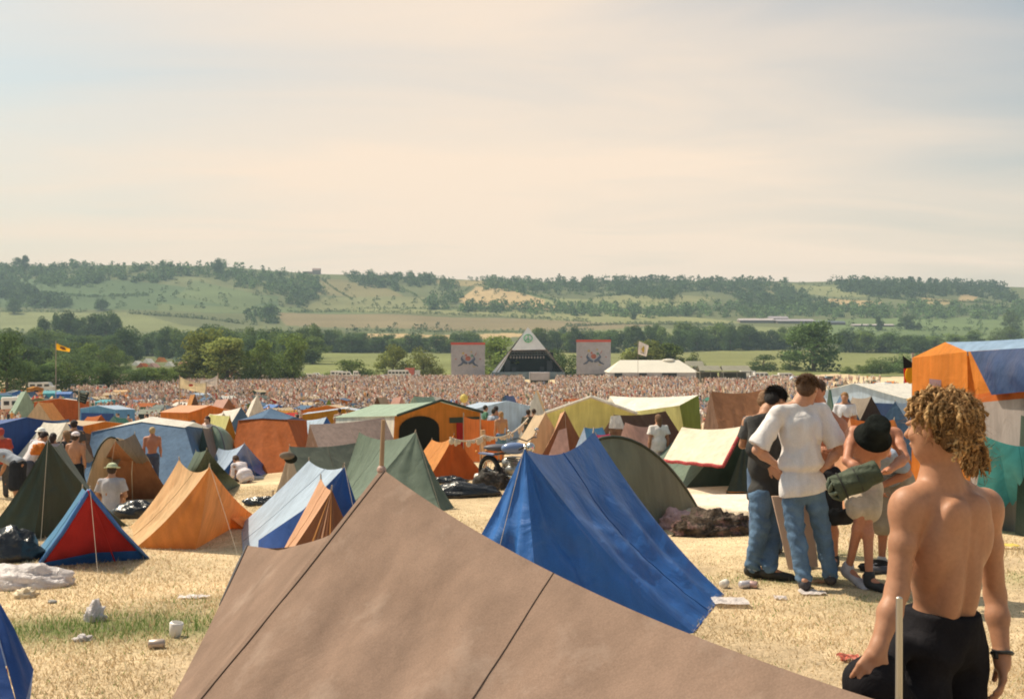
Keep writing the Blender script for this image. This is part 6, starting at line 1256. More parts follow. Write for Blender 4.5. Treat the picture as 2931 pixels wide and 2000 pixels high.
root,R,HR=person('bare chested man in a black bucket hat bending over a rolled green sleeping bag',J,1.02,res=.012,skin='red',hair=None,top=None,legs=(.55,.45,.33),leglen=.40,ls=.82,face=V3(-.1,-.45,-.9),up=V3(0,-.85,.5),shoes=None,hat=None,palms=pal,curl=.7,legw=.015)
u_=HR[:,2]; ha=unit(u_+V3(0,.0,.35)); hm=MB(); hm.tube([Vector(J['hea']+ha*q) for q in(.150,.148,.135,.06,.005,-.015,-.055)],[.03,.075,.098,.108,.112,.122,.158],28); hm.build('hat',cloth('hat_black',(.014,.016,.014),0,.9,.3,.3,12,.05),root,True)
boots({**J,'aR':J['aL'],'tR':J['tL']},1.0,root,(.42,.40,.42),'trainer'); 
for o in [c for c in root.children if c.name.startswith('trainer')][1:]: bpy.data.objects.remove(o)
mk('shoe',[('c',J['aR']-V3(0,0,.035),J['tR'],.046,.042,.02),('c',J['aR']+V3(0,0,.03),J['aR'],.05,.05,.02)],.011,plain('boot_dark',(.03,.03,.03),.6),root)
a=P(2398,1395,8.05); b=P(2500,1352,8.0); d=unit(A_(b-a)); pr=[('c',A_(a),A_(b),.108,.098,.01)]
def rollfold(p): q=(p-A_(a))@d; return .006*np.sin(q*26)+.004*np.sin((p[:,2]+p[:,1])*60+q*12)
root=empty('sleeping_bag',Vector((float(a.x+b.x)/2,8.0,a.z-.12)),'rolled dark green sleeping bag held by the man in the bucket hat','sleeping bag')
mk('roll',pr,.009,cloth('bag_green',(.062,.075,.048),0,.7,.2,.5,7,.2),root,disp=rollfold,cuts=[(A_(a)-d*.03,-d),(A_(b)+d*.05,d)])
m=MB(); cc=Vector(A_(a)-d*.035)
ex=Vector(d).cross(Vector((0,0,1))).normalized(); ez=ex.cross(Vector(d))
for i in range(7):
    t=i*.9; m.tube([cc+ex*.02*math.cos(t)+ez*.02*math.sin(t)-Vector(d)*.03,cc+ex*.06*math.cos(t+.5)+ez*.06*math.sin(t+.5)-Vector(d)*.02,cc+ex*.10*math.cos(t+.7)+ez*.10*math.sin(t+.7)+Vector(d)*.01],[.022,.02,.012],6)
m.build('gathered_end',cloth('bag_green_light',(.10,.12,.08),0,.6,.3,.5,9,.3),root,True)
m=MB(); rot=Vector((0,1,0)).rotation_difference(Vector(d)).to_matrix(); m.ring(a.lerp(b,.55),.106,.006,'Y',26,5,rot=rot); m.ring(a.lerp(b,.12),.110,.006,'Y',26,5,rot=rot); m.build('strap',plain('strap_dark',(.03,.03,.025),.8),root,True)
m=MB(); m.add([P(2540,1395,8.3),P(2600,1290,8.5),P(2560,1310,8.2),P(2460,1330,8.4)],[(0,1,2),(0,2,3)]); 
# ---- another person behind, in grey shorts
J,s=stand_J(GX(2562,9.5),1.66,yaw=2.3,arms='fold',bend=1.0); person('person in grey shorts with tanned legs standing behind the bending man',J,s,res=.017,skin='red',hair=(.3,.18,.09),top=(.34,.40,.50),legs=(.36,.31,.24),leglen=.5,legw=.04,shoes=(.55,.52,.5))
# ---- woman in white further off
J,s=stand_J(GX(1885,22.5),1.62,yaw=.25,arms='down'); 
J['hea']=J['hea']; person('long haired woman in white cropped top and pale shorts, back turned, by the brown tent',J,s*1.02,res=.02,skin='tan',hair=(.17,.09,.045),hairlen=.22,top=(.84,.78,.70),legs=(.74,.66,.62),leglen=.3,sleeve=.6,fem=True,full=.05,legw=.02)
# ---- seated man in a sun hat, and crouching person in white
b=GX(316,18.2); J,s=stand_J(b,1.72,yaw=.2,sit=True,arms='fold',bend=.2); person('seated man in pale green bucket hat and grey T-shirt by the dark green tent',J,s,res=.015,skin='tan',hair=(.05,.03,.02),top=(.46,.44,.46),legs=(.09,.10,.13),hat=((.48,.52,.34),True))
b=G(706,1382); J,s=stand_J(b,1.7,yaw=.9,sit=True,arms='fwd',bend=.75); person('crouching person in a loose white shirt in front of the small blue tent',J,s,res=.018,skin='brown',hair=(.10,.06,.04),top=(.80,.72,.72),legs=(.62,.60,.62),sleeve=1.2,full=.08)
# ---- the group at the left
def std(label,px,d,h,yaw=0,**k):
    st={q:k.pop(q) for q in('sit','bend','arms','arms2','step') if q in k}; lift=k.pop('lift',0); b=GX(px,d); b.z+=lift; J,s=stand_J(b,h,yaw,**st); return person(label,J,s,res=k.pop('res',.024),hands=k.pop('hands',False),**k)
std('stooping man in dark shorts and grey shirt bending to the left at the left edge',52,21.5,1.8,yaw=1.3,bend=1.15,arms='hang',skin='brown',hair=(.03,.02,.02),top=(.36,.38,.42),legs=(.025,.028,.035),leglen=.5,legw=.03)
std('man in a white shirt leaning over an orange bundle in the left group',78,23,1.75,yaw=-.6,bend=.6,arms='fwd',skin='brown',hair=(.03,.02,.02),top=(.78,.72,.72),legs=(.08,.09,.12))
std('person in a white cap and pale shirt in the left group',118,24,1.7,yaw=.5,skin='brown',hair=(.04,.03,.02),top=(.66,.66,.72),legs=(.1,.12,.16),hat=((.85,.82,.75),True))
std('dark haired person with a pale hood behind the dark green tent tip',152,23,1.62,yaw=.1,skin='brown',hair=(.03,.02,.015),hairlen=.1,top=(.42,.38,.40),legs=(.2,.2,.2))
std('tall dark haired man in the left group',212,26,1.86,yaw=.3,skin='brown',hair=(.03,.02,.015),top=(.10,.09,.08),legs=(.1,.1,.12))
std('bare backed person in white headscarf and black skirt, left group',216,22.5,1.62,yaw=-.1,skin='tan',hair=(.05,.03,.02),top=None,legs=(.02,.022,.022),leglen=.6,legw=.05,hat=((.78,.70,.72),False),fem=True)
std('long haired person at the left of the headscarfed one',190,24,1.66,yaw=.9,skin='tan',hair=(.26,.15,.07),hairlen=.2,top=(.07,.07,.07),legs=(.15,.12,.1),fem=True)
std('person in a red top at the very left edge',2,24,1.68,yaw=.4,skin='red',hair=(.4,.06,.05),top=(.48,.08,.05),legs=(.1,.1,.1))
std('sunburnt shirtless man standing behind the brown tent at left',436,26.6,1.62,yaw=.15,skin='red',hair=(.50,.36,.18),top=None,legs=(.08,.10,.15))
std('small child with a blue cap in front of the striped hoop tent',343,24.5,1.3,yaw=.4,skin='tan',hair=(.4,.25,.1),top=(.2,.4,.55),legs=(.2,.3,.4),hat=((.45,.62,.66),True))
std('dark haired woman in pale pink behind the small dark green tents',594,33,1.68,yaw=2.6,skin='pink',hair=(.04,.02,.015),hairlen=.15,top=(.72,.58,.55),legs=(.1,.1,.1),fem=True,lift=.25)
std('shirtless dark haired man left of the hairband woman',553,34,1.68,yaw=1.8,skin='tan',hair=(.04,.02,.015),top=None,legs=(.1,.1,.1),lift=.1)
std('person in dark cap before the ochre frame tent',972,44,1.72,yaw=.2,skin='brown',hair=(.06,.03,.02),top=(.5,.35,.3),legs=(.1,.1,.1),lift=.2)
std('person in a white bandana before the ochre frame tent',995,43,1.74,yaw=0,skin='pink',hair=(.3,.2,.1),top=(.8,.75,.72),legs=(.1,.1,.1),hat=((.82,.76,.7),False),lift=.2)
std('dark haired figure with yellow top left of the ochre frame tent',852,50,1.75,yaw=.2,skin='brown',hair=(.03,.02,.02),top=(.5,.45,.2),legs=(.1,.1,.1))
std('man in a green top behind the windbreak',1389,41,1.76,yaw=-1.2,skin='brown',hair=(.04,.03,.02),top=(.12,.26,.17),legs=(.1,.1,.1),lift=.25)
std('dark haired man with bare shoulders behind the windbreak',1420,40,1.74,yaw=1.1,skin='red',hair=(.03,.02,.015),top=None,legs=(.1,.1,.1),lift=.2)
std('bare shouldered person with light hair at the left of the windbreak group',1340,42,1.72,yaw=1.1,skin='red',hair=(.2,.1,.05),top=(.5,.3,.2),legs=(.1,.1,.1),lift=.1)
std('light haired shirtless man at the right end of the windbreak',1434,34,1.75,yaw=.5,skin='tan',hair=(.35,.2,.09),top=None,legs=(.1,.2,.35),leglen=.5)
std('dark haired person looking over the windbreak near its right end',1413,38,1.74,yaw=-.5,skin='tan',hair=(.04,.03,.02),top=(.45,.5,.6),legs=(.1,.1,.1),lift=.1)
std('person in dark top standing by the tall cream bell tent',1512,38,1.8,yaw=-.3,skin='brown',hair=(.05,.03,.02),top=(.10,.10,.08),legs=(.12,.12,.12))
std('second person right of the dark topped one by the bell tent',1528,39.5,1.82,yaw=.4,skin='brown',hair=(.05,.03,.02),top=(.3,.16,.1),legs=(.12,.12,.12))
std('seated person in white with light hair between the tents at right',2418,22.5,1.7,yaw=2.7,skin='tan',hair=(.28,.15,.06),top=(.80,.78,.80),legs=(.45,.10,.07),leglen=.6,lift=.35)
std('brown haired person behind the sea green peaked tent',2388,27.5,1.7,yaw=.3,skin='brown',hair=(.22,.10,.05),hairlen=.08,top=(.5,.25,.15),legs=(.1,.1,.1),lift=.15)
std('man in red shorts walking on the far right slope',2432,84,1.8,yaw=.3,skin='red',hair=(.1,.05,.03),top=(.5,.1,.07),legs=(.2,.1,.1),res=.04)
std('man in a pale shirt on the far right slope',2408,82,1.8,yaw=-.4,skin='tan',hair=(.2,.12,.06),top=(.6,.64,.75),legs=(.5,.45,.4),res=.04)
# ---------------------------------------------------------------- crowd individuals: the 260 nearest ones
def indiv():
    r=random.Random(3); me={}
    for nm,c in TOPS:
        for hv in range(3):
            sk=np.array((.60,.35,.24)); C=np.stack([sk,np.array(c),np.array([(.16,.22,.33),(.09,.09,.1),(.5,.45,.38)][hv]),HAIRS[[0,1,3][hv]]],0)[LT]; me[nm,hv]=mesh_np('figure',LV,LQ,CM,True,C)
    names=[t[0] for t in TOPS]; w=list(TW); n=0;tries=0
    lab=lambda nm,where:('bare chested figure %s'%where) if nm=='bare' else 'figure in a %s top %s'%(nm,where)
    done=[]
    zones=[(0,560,1150,1240,80,'among the far left tents'),(520,1330,1150,1222,84,'among the tents before the crowd'),(1330,2050,1150,1190,30,'between the tents and the crowd at centre right'),(2050,2600,1092,1165,38,'on the far right slope')]
    for x0,x1,y0,y1,cnt,where in zones:
        k=0;tries=0
        while k<cnt and tries<4000:
            tries+=1; b=G(r.uniform(x0,x1),y0+(y1-y0)*r.random()**.8)
            if any(math.hypot(b.x-o[0],b.y-o[1])<o[2]*.8+.4 for o in OCC): continue
            nm=r.choices(names,w)[0]; o=link(me[nm,r.randrange(3)],'person'); o.location=b; o.rotation_euler=(0,0,r.uniform(-1,1)); s=r.uniform(.92,1.06); o.scale=(s,s,s); tag(o,lab(nm,where),'person','figures '+where); k+=1
    for i in range(70):
        px=r.uniform(640,1420); d=r.uniform(96,118); b=GX(px,d)
        if any(math.hypot(b.x-o[0],b.y-o[1])<o[2]*.8+.4 for o in OCC): continue
        nm=r.choices(names,w)[0]; o=link(me[nm,r.randrange(3)],'person'); o.location=b; o.rotation_euler=(0,0,r.uniform(-.5,.5)); tag(o,lab(nm,'at the front edge of the crowd'),'person','figures at the front edge of the crowd')
indiv()
# ================================================================ FLAGS, BANNERS
def flag(label,px,topy,d,quad,mat,extra=None,cat='flag',name='flag',polebase=True):
    b=GX(px,d); t=empty(name,b,label,cat); m=MB(); top=P(px,topy,d); m.tube([b,top],.035 if d>60 else .02,6); m.build('flagpole',plain('flagpole',(.35,.30,.25),.6),t)
    a,b_,c,e=[P(*q) for q in quad]; m=MB(); patch(m,a,b_,c,e,10,8,.0,0,.02*d/20,.02*d/20,2,1.5); m.build('cloth_panel',mat,t,True)
    if extra: extra(t,a,b_,c,e)
    return t
def onq(a,b,c,e,u,v,l=-.1): return a.lerp(b,u).lerp(e.lerp(c,u),v)+Vector((0,l,0))
def ex1(t,a,b,c,e): m=MB(); m.tube([onq(a,b,c,e,.35,.35),onq(a,b,c,e,.55,.45),onq(a,b,c,e,.75,.6)],[.1,.16,.06],5); m.build('emblem',plain('emblem_brown',(.16,.07,.02),.8),t)
flag('yellow orange flag with dark emblem flying before the left trees',160,975,95,[(160,982,95),(201,998,95),(199,1007,95.3),(161,1001,95)],cloth('flag_yellow',(.85,.45,.03),.35),ex1)
def ex2(t,a,b,c,e):
    m=MB(); m.tube([onq(a,b,c,e,.5,.25),onq(a,b,c,e,.45,.5),onq(a,b,c,e,.55,.75)],[.15,.3,.15],5); m.build('emblem',plain('emblem_yellow',(.55,.38,.04),.8),t); m=MB(); m.tube([onq(a,b,c,e,.3,.8),onq(a,b,c,e,.7,.82)],[.1,.1],5); m.build('emblem',plain('emblem_grey',(.3,.3,.32),.8),t)
flag('white square flag with a yellow emblem above the white marquee',1826,975,180,[(1829,976,180),(1857,989,180),(1850,1020,180),(1826,1013,180)],cloth('flag_white',(.78,.70,.66),.3),ex2)
def ex3(t,a,b,c,e):
    m=MB(); m.ball(onq(a,b,c,e,.72,.52,-.03),.12,16,10,(.75,.15,1.25)); m.build('disc',cloth('disc_yellow',(.85,.45,.02),.3),t,True)
    m=MB(); patch(m,P(2584,1018,16.95),P(2612,1038,16.95),P(2610,1052,16.95),P(2586,1055,16.95),6,5); m.build('black_half',plain('flag_black',(.012,.012,.012),.8),t)
t=flag('black over red flag with a yellow disc beside the big orange tent',2613,1010,17,[(2586,1054,17),(2612,1050,17),(2608,1092,17),(2588,1096,17)],cloth('flag_red',(.62,.035,.02),.35),ex3)
def banner(label,quad,mat,poles,ex=None):
    a,b,c,e=[P(*q) for q in quad]; g=GX(quad[0][0],quad[0][2]); t=empty('banner',g,label,'banner'); m=MB(); patch(m,a,b,c,e,12,8,.25,.0,.1,.12,2,1.2); m.build('cloth_panel',mat,t,True)
    for q in(a,b): m=MB(); m.tube([(q.x,q.y,gz(q.x,q.y)),q+Vector((0,0,.15))],.05,6); m.build('pole',POLE,t)
    if ex: ex(t,a,b,c,e)
def ex4(t,a,b,c,e): m=MB(); m.ball(onq(a,b,c,e,.48,.5,-.3),.16,8,6,(1.5,.3,.8)); m.build('emblem',plain('emblem_red',(.5,.08,.04),.8),t)
banner('cream bedsheet banner with a small red emblem held on two poles over the crowd',[(514,1077,100),(590,1096,100),(586,1126,100),(512,1110,100)],cloth('banner_cream',(.80,.66,.42),.35),2,ex4)
banner('small grey white banner behind the cream one',[(572,1086,104),(624,1072,104),(620,1104,104),(582,1108,104)],cloth('banner_grey',(.62,.55,.50),.3),2)
def ex5(t,a,b,c,e):
    for i in range(4): m=MB(); m.tube([onq(a,b,c,e,.15,.2+.2*i,-.12),onq(a,b,c,e,.85,.2+.2*i,-.12)],.05,4); m.build('stripe',plain('stripe_grey',(.12,.13,.10),.8),t)
banner('dark banner with faint grey rows standing at the left edge of the crowd',[(226,1117,86),(257,1122,86),(245,1157,86),(220,1148,86)],cloth('banner_dark',(.03,.035,.03),0),2,ex5)
q=P(1328,1140,78); b=GX(1328,78); t=empty('balloon',b,'big yellow balloon floating at the front of the crowd','balloon'); m=MB(); m.ball(q,.32,14,10,(1,1,1.1)); m.build('envelope',cloth('balloon_yellow',(.80,.66,.22),.4,.3),t,True); m=MB(); m.tube([q-Vector((0,0,.45)),b],.012,4); m.build('string',ROPE,t)
# ---- small camp glimpsed between the trees
for i,(px,py,c) in enumerate([(395,1040,'white'),(425,1033,'white'),(462,1030,'orange'),(508,1028,'palegreen'),(490,1042,'white'),(540,1035,'sand'),(410,1046,'dkorange'),(440,1046,'pink'),(270,1036,'white'),(160,1030,'white'),(525,1040,'peach')]):
    b=G(px,py+6); d=b.y; rt('%s tent glimpsed between the dark trees at left'%CN.get(c,c),(px-8,py-8,d),(px+8,py-7,d+3),2.6,c,c,seed=i,n=5,group='tents glimpsed between the left trees',poles=False)
# ================================================================ SMALL THINGS ON THE GRASS
def lump(label,cat,name,c,r,sq,mat,seed=0,am=.24,nu=26,nv=16,group=None,sharp=2.5):
    m=MB(); V=[];Fl=[]
    for j in range(nv+1):
        th=math.pi*j/nv
        for i in range(nu):
            ph=2*math.pi*i/nu; v=Vector((math.sin(th)*math.cos(ph),math.sin(th)*math.sin(ph),math.cos(th))); k=1+am*noise.noise(v*sharp+Vector((seed,seed,0)))-am*1.1*abs(noise.noise(v*sharp*1.7+Vector((seed,0,seed))))+am*.25*noise.noise(v*sharp*6); V.append((c[0]+r*sq[0]*v.x*k,c[1]+r*sq[1]*v.y*k,c[2]+max(-.01,r*sq[2]*(v.z+.35)*k)))
    for j in range(nv):
        for i in range(nu): Fl.append((j*nu+i,(j+1)*nu+i,(j+1)*nu+(i+1)%nu,j*nu+(i+1)%nu))
    o=wobj(name,V,Fl,mat,None,True); tag(o,label,cat,group); return o
BLK=plain('bin_liner',(.012,.012,.013),.22,.3,6,bump=.9,spec=.6); WP=cloth('white_plastic',(.80,.74,.72),.35,.4,.06,.8,6,.4)
lump('big crumpled white plastic sheet by the red and blue tent','plastic sheet','plastic_sheet',G(60,1680),.42,(1.15,.55,.36),WP,1,.2,40,24)
lump('shiny black bin bag behind the white plastic sheet','bin bag','bin_bag',G(30,1605),.30,(1.1,.8,.85),BLK,2)
lump('shiny black bin bag between the dark green and cream tents','bin bag','bin_bag',G(392,1484),.30,(1.5,.7,.75),BLK,3)
lump('small black bag between the cream and pale blue tents','bin bag','bin_bag',G(752,1446),.24,(1.7,.6,.5),BLK,4)
lump('long heap of shiny black bin bags by the grey green tent','bin bag','bin_bag',G(1330,1424),.36,(2.0,.8,.62),BLK,5); lump('small black bin bag behind the long heap','bin bag','bin_bag',G(1285,1383),.26,(1.6,.7,.5),BLK,6)
lump('little black bag right of the long bin bag heap','bin bag','bin_bag',G(1404,1412),.14,(1.2,.8,.7),BLK,7)
lump('crumpled yellowish paper bag left of the grass patch','paper bag','paper_bag',G(72,1712),.10,(1,.7,.6),cloth('paper_cream',(.75,.62,.44),.1),8,.5)
lump('crumpled white paper lying on the grass left of the mauve tent','paper','crumpled_paper',G(272,1778),.10,(.8,.7,.95),WP,9,.5)
lump('scrap of white paper by the green grass patch','paper','crumpled_paper',G(238,1833),.055,(1.2,.8,.5),WP,10,.6)
lump('camouflage and floral clothes heaped by the grey green dome','clothes heap','clothes_heap',G(2040,1530),.38,(1.35,.8,.62),attrmat('heap_cloth',.9) if False else cloth('clothes_dark',(.085,.065,.05),0,.9,.9,1.,7,.1,stains=(5,(.50,.26,.26))),11,.28,40,24,sharp=4)
lump('dusty pink bedding beside the dark clothes heap','bedding','bedding',G(1945,1512),.26,(1.1,.8,.75),cloth('bedding_pink',(.58,.36,.33),.05,.9,.2,.8,8),12,.26,36,22)
lump('cream blanket heaped behind the dark clothes','blanket','blanket',G(2020,1490),.42,(1.5,.7,.35),cloth('blanket_cream',(.80,.66,.48),.1,.9,.1,.8,5),13)
def litter(label,px,py,w,h,mat,cat='litter',name='litter',seed=0,lift=.0):
    b=G(px,py); m=MB(); V=[]; n=8
    for j in range(n):
        for i in range(n): u,v=i/(n-1)-.5,j/(n-1)-.5; V.append((b.x+u*w,b.y+v*h,gz(b.x,b.y)+.02+.03*noise.noise(Vector((u*4+seed,v*4,seed)))+lift))
    m.grid(V,n,n); o=m.build(name,mat,None,True); tag(o,label,cat)
PB=cloth('sheet_pale',(.82,.70,.58),.1,.9,.08,.7,3)
litter('pale groundsheet spread behind the clothes heap',2070,1450,2.2,2.4,PB,'groundsheet','groundsheet',1,.01)
litter('cream blanket spread beside the groundsheet',1995,1416,2.4,2.2,cloth('sheet_cream',(.78,.62,.46),.1,.9,.08,.7,3),'groundsheet','groundsheet',2,.02)
litter('orange cloth lying on the pale groundsheet',2112,1418,.42,.3,TM['orangeglow'],'cloth','cloth_piece',3,.06); litter('blue cloth lying on the pale groundsheet',2128,1432,.6,.25,TM['sky'],'cloth','cloth_piece',4,.07); litter('rust cloth near the edge of the groundsheet',2068,1432,.3,.3,TM['brown'],'cloth','cloth_piece',5,.06)
litter('white plastic bag flattened on the grass by the blue tent corner',2090,1733,.28,.22,WP,'plastic bag','plastic_bag',6,.02); litter('torn clear wrapper on the grass before the jeans',2325,1700,.22,.14,WP,'wrapper','wrapper',7); litter('small paper scrap at right of the grass',2233,1718,.10,.07,WP,'paper','paper_scrap',8)
litter('red and white crisp packet near the bottom right',2432,1893,.14,.11,cloth('crisp_red',(.55,.12,.07),.1,.5,.9,.8,30,.4,stains=(20,(.8,.7,.6))),'packet','crisp_packet',9,.01)
litter('orange peel coloured wrapper before the jeans',2340,1672,.14,.06,TM['peach'],'wrapper','wrapper',10); litter('yellow wrapper beside the turquoise tent',2890,1570,.2,.12,cloth('wrap_yellow',(.75,.58,.15)),'wrapper','wrapper',11,.02)
litter('pale wrapper in the straw near the mauve tent',555,1712,.24,.08,WP,'wrapper','wrapper',12)
litter('dull scrap of film left of the mauve tent',760,1585,.16,.10,WP,'wrapper','wrapper',13)
def can(px,py,col,label,r=.033,h=.115,lie=True,rz=.5,cat='can',name='drink_can',taper=1.):
    b=G(px,py); t=empty(name,b,label,cat); d=Vector((math.cos(rz),math.sin(rz),0)) if lie else Vector((.15,0,1)).normalized(); c=b+Vector((0,0,r if lie else 0)); m=MB(); m.tube([c-d*h*.0,c+d*h*.06,c+d*h*.92,c+d*h],[r*.8,r,r*taper,r*taper*.85],14); m.build('body',plain('can_%s'%label[:9],col,.35,.1,20,.3 if cat=='can' else 0),t,True); m=MB(); m.tube([c+d*h,c+d*(h+.003)],r*.7*taper,12); m.build('lid' if cat=='can' else 'rim',ALU,t)
can(500,1822,(.80,.74,.68),'white paper cup tipped over left of the mauve tent',.038,.10,False,cat='cup',name='paper_cup',taper=1.25); can(425,1858,(.45,.36,.30),'brownish can lying in front of the paper cup',.03,.10,True,.2)
can(2118,1686,(.55,.52,.55),'silver can lying right of the blue tent corner',.033,.115,True,.4); can(2136,1683,(.45,.30,.28),'second reddish can touching the silver one',.033,.10,True,-.5); can(2068,1684,(.75,.70,.62),'crushed pale cup at the edge of the blue tent',.035,.09,True,1.,cat='cup',name='paper_cup')
can(2485,1644,(.08,.08,.09),'black bottle lying behind the dreadlocked man',.035,.22,True,.3,cat='bottle',name='bottle'); can(150,1728,(.20,.19,.17),'dark tin lid on the straw at left',.035,.02,False)
def board():
    t=empty('board',G(2255,1640),'pale pink narrow board standing between the two men in jeans','board')
    a=GX(2262,9.05); m=MB(); top=P(2232,1420,9.0); b0=P(2272,1630,9.0); w=Vector((.07,0,0)); 
    m.add([top-w,top+w,b0+w*.9,b0-w*.6,top-w+Vector((0,.03,0)),top+w+Vector((0,.03,0)),b0+w*.9+Vector((0,.03,0)),b0-w*.6+Vector((0,.03,0))],[(0,1,2,3),(4,7,6,5),(0,4,5,1),(1,5,6,2),(2,6,7,3),(3,7,4,0)]); m.build('plank',plain('board_pink',(.60,.42,.31),.7,.06,3),t)
    t=empty('board',G(2325,1625),'second pale board seen between the legs of the white T-shirt man','board')
    top=P(2305,1400,9.15); b0=P(2326,1622,9.1); w=Vector((.05,0,0)); m=MB(); m.add([top-w,top+w,b0+w,b0-w,top-w+Vector((0,.03,0)),top+w+Vector((0,.03,0)),b0+w+Vector((0,.03,0)),b0-w+Vector((0,.03,0))],[(0,1,2,3),(4,7,6,5),(0,4,5,1),(1,5,6,2),(2,6,7,3),(3,7,4,0)]); m.build('plank',plain('board_pink',(.60,.42,.31),.7,.06,3),t)
board()
lump('dark bag lying on the grass behind the jeans','bag','bag',G(2425,1452),.28,(1.4,.7,.6),cloth('bag_navy',(.03,.035,.045),0,.6,.3,.6,8),15)
lump('black trainer shaped shoe kicked up behind the jeans','shoe','shoe',P(2400,1496,9.0),.09,(1.5,.8,1.1),plain('shoe_black2',(.02,.02,.02),.6),16,.2)
lump('dark bundle on the straw below the bending man','bundle','bundle',G(2512,1632),.12,(1.6,.7,.6),cloth('bundle_dark',(.05,.045,.04),0,.8,.3,.6,8),17)
lump('orange bundle held at the left group','bundle','bundle',P(112,1300,22.2),.18,(1.1,.7,1.0),TM['orange'],18,.3)
lump('white plastic sheeting at the left edge below the stooping man','plastic sheet','plastic_sheet',G(25,1372),.5,(1.1,.7,.75),WP,19)
lump('white cloth at the feet of the crouching person','cloth','cloth_piece',G(722,1370),.25,(1.5,.8,.25),WP,20)
# ---- bunting rope with rags and its wooden post
def bunting():
    a=P(1288,1252,21.5); b=P(1385,1246,22.9); c=P(1512,1196,27); t=empty('bunting',GX(1385,22.9),'sagging rope of white rags tied across the middle tents','bunting'); pts=[]
    for i in range(17): q=i/16; p=a.lerp(b,q); p.z-=.10*4*q*(1-q); pts.append(p)
    for i in range(1,25): q=i/24; p=b.lerp(c,q); p.z-=.22*4*q*(1-q); pts.append(p)
    m=MB(); m.tube(pts,.02,5); m.build('rope',cloth('rag_white',(.80,.68,.52),.2,.9,.1,.6,12),t,True); r=random.Random(5)
    for i,p in enumerate(pts[1:-1]):
        if r.random()<.3: continue
        h=r.uniform(.06,.16); m=MB(); m.ball(p-Vector((r.uniform(-.03,.03),0,h*.45)),.05,7,5,(r.uniform(.7,1.3),.5,h/.09)); m.build('rag',cloth('rag_white',(.80,.68,.52)),t,True)
    g=GX(1390,23.0); t=empty('post',g,'thick wooden post holding up the rag bunting','post'); m=MB(); m.tube([g,P(1382,1230,23.0)],[.06,.055],9); m.build('timber',plain('post_wood',(.62,.36,.18),.8,.15,8),t); m=MB(); m.ring(P(1384,1250,23.0),.065,.015,'Z',12,5); m.build('rope_tie',ROPE,t)
bunting()
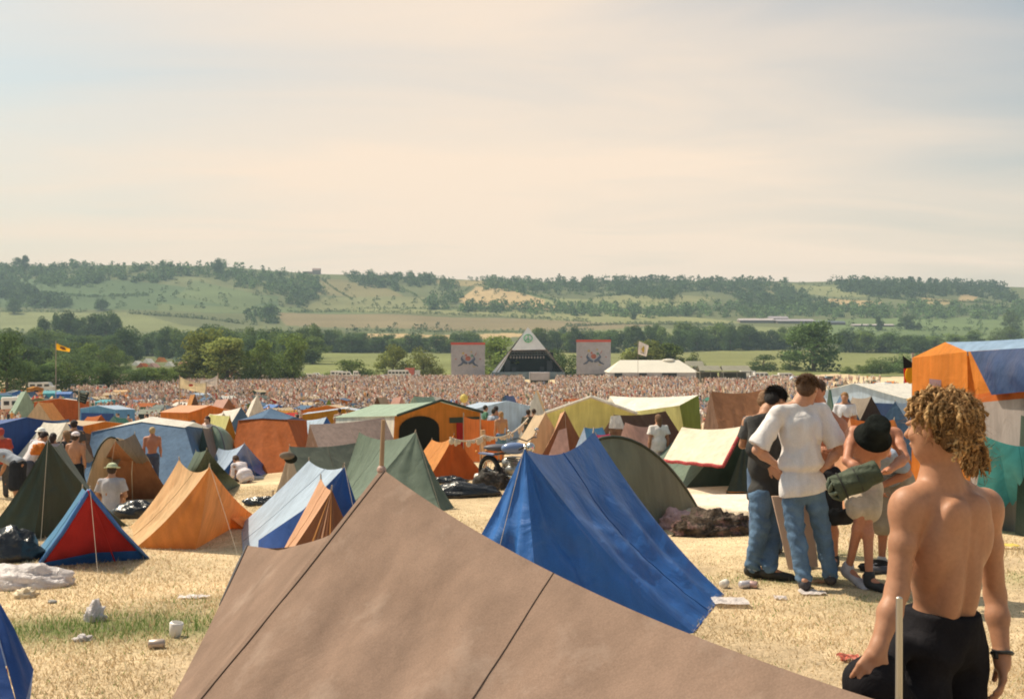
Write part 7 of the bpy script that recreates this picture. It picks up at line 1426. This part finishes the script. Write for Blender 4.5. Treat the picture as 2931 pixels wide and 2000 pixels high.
# ---- motorcycle
lump('dark canvas bag and tools heaped left of the motorcycle wheels','bag','bag',G(1400,1402),.30,(1.2,.7,1.05),cloth('bag_dark',(.05,.045,.04),0,.8,.4,.8,8,stains=(7,(.4,.33,.28))),31)
def bike():
    d=20.6; b=GX(1462,d); t=empty('motorcycle',b,'blue tanked motorcycle parked before the orange windbreak','motorcycle'); th=-.85; c,s=math.cos(th),math.sin(th)
    T=lambda x,y,z:Vector((b.x+x*c-y*s,b.y+x*s+y*c,b.z+z)); rot=Matrix.Rotation(th,3,'Z'); ch=plain('chrome',(.55,.54,.52),.2,.05,4,.9); bk=plain('bike_black',(.02,.02,.022),.35,spec=.5); bl=plain('tank_blue',(.14,.20,.36),.25,.05,3,spec=.6)
    for x in(-.68,.72):
        m=MB(); m.ring(T(x,0,.32),.29,.055,'Y',28,8,rot=rot); w=m.build('wheel',TYR,t,True); m=MB(); m.ring(T(x,0,.32),.235,.012,'Y',24,5,rot=rot)
        for k in range(10): a=k*.628; m.tube([T(x,0,.32),T(x+.235*math.cos(a),0,.32+.235*math.sin(a))],.004,4)
        m.tube([T(x,-.05,.32),T(x,.05,.32)],.03,8); m.build('rim',ch,w if False else t)
    m=MB(); m.ball(T(.12,0,.86),.2,16,10,(1.4,.62,.62)); m.build('fuel_tank',bl,t,True); m=MB(); m.ball(T(-.36,0,.84),.2,16,8,(1.7,.75,.38)); m.build('saddle',plain('seat_grey',(.10,.10,.12),.5),t,True)
    m=MB(); m.ball(T(-.02,0,.55),.15,12,8,(1.2,.9,.9)); m.ball(T(.1,0,.42),.17,12,8,(1.1,.9,.8)); 
    for k in range(5): m.box(T(.08,0,.50+.045*k),(.24,.26,.012),rz=th)
    m.build('engine',plain('engine_alloy',(.30,.29,.27),.4,.3,10,.7),t,True)
    m=MB(); m.tube([T(.72,.07,.32),T(.50,.07,.98)],.025,8); m.tube([T(.72,-.07,.32),T(.50,-.07,.98)],.025,8); m.build('fork',ch,t,True)
    m=MB(); m.tube([T(.40,-.36,1.08),T(.46,-.2,1.10),T(.50,0,1.03),T(.46,.2,1.10),T(.40,.36,1.08)],.014,7); m.build('handlebar',bk,t,True)
    m=MB(); m.ball(T(.60,0,.92),.095,14,10); m.build('headlight',ch,t,True)
    m=MB(); m.tube([T(.45,0,.92),T(.0,0,.75),T(-.5,0,.70),T(-.68,0,.60)],.022,7); m.tube([T(.45,0,.85),T(.3,0,.35),T(-.2,0,.28),T(-.68,.06,.32)],.02,7); m.build('bike_frame',bk,t,True)
    m=MB(); m.tube([T(.2,.12,.42),T(.25,.13,.22),T(-.2,.15,.22),T(-.85,.16,.30)],[.022,.025,.03,.042],8); m.build('exhaust',ch,t,True); m=MB(); m.ring(T(.72,0,.32),.35,.03,'Y',24,5,rot=rot); m.box(T(-.72,0,.68),(.5,.15,.03),rz=th); m.build('mudguard',bl,t)
    for y in(-.3,.3): m=MB(); m.tube([T(.42,y,1.08),T(.38,y*1.25,1.2)],.006,5); m.ball(T(.38,y*1.25,1.24),.05,8,6,(1,.4,.8)); m.build('mirror',ch,t,True)
    for y in(-.14,.14): m=MB(); m.ball(T(-.95,y,.72),.03,8,6); m.build('indicator',plain('amber_lens',(.7,.25,.03),.3),t,True)
bike()
lump('black and grey gear heaped under the motorcycle','gear heap','gear_heap',G(1440,1394),.36,(1.5,.7,.95),cloth('gear_dark',(.07,.06,.055),0,.7,.8,.9,7,stains=(8,(.5,.42,.36))),22,.5)
can(1360,1376,(.72,.66,.58),'pale rolled mat lying beside the bin bags',.09,.62,True,-.35,cat='roll mat',name='rolled_mat')
def tpost(px,py,d,h,label):
    g=GX(px,d); t=empty('tent_peg',g,label,'peg'); m=MB(); m.tube([g,g+Vector((.01,0,h))],.02,6); m.build('shaft',POLE,t); m=MB(); m.ball(g+Vector((.01,0,h)),.03,8,5); m.build('head',POLE,t)
tpost(780,1405,20.2,.16,'short wooden tent peg left of the low olive tent')
# ================================================================ HAZE
def haze():
    mb=MB(); mb.box((0,1450,74),(9000,3100,176)); o=wobj('haze',mb.V,mb.F,None,None,False,base=(0,1450,74))
    m,nt,N,L,out=nodes('haze'); v=N('ShaderNodeVolumePrincipled'); v.inputs['Color'].default_value=(.66,.86,.98,1); v.inputs['Density'].default_value=1.9e-4; v.inputs['Anisotropy'].default_value=.0; L(v.outputs[0],out.inputs['Volume'])
    o.data.materials.append(m); tag(o,kind='stuff')
haze()
S.cycles.max_bounces=6; S.cycles.volume_bounces=0; S.cycles.diffuse_bounces=3; S.cycles.glossy_bounces=2; S.cycles.transmission_bounces=3
S.cycles.use_denoising=True; S.cycles.filter_width=1.9
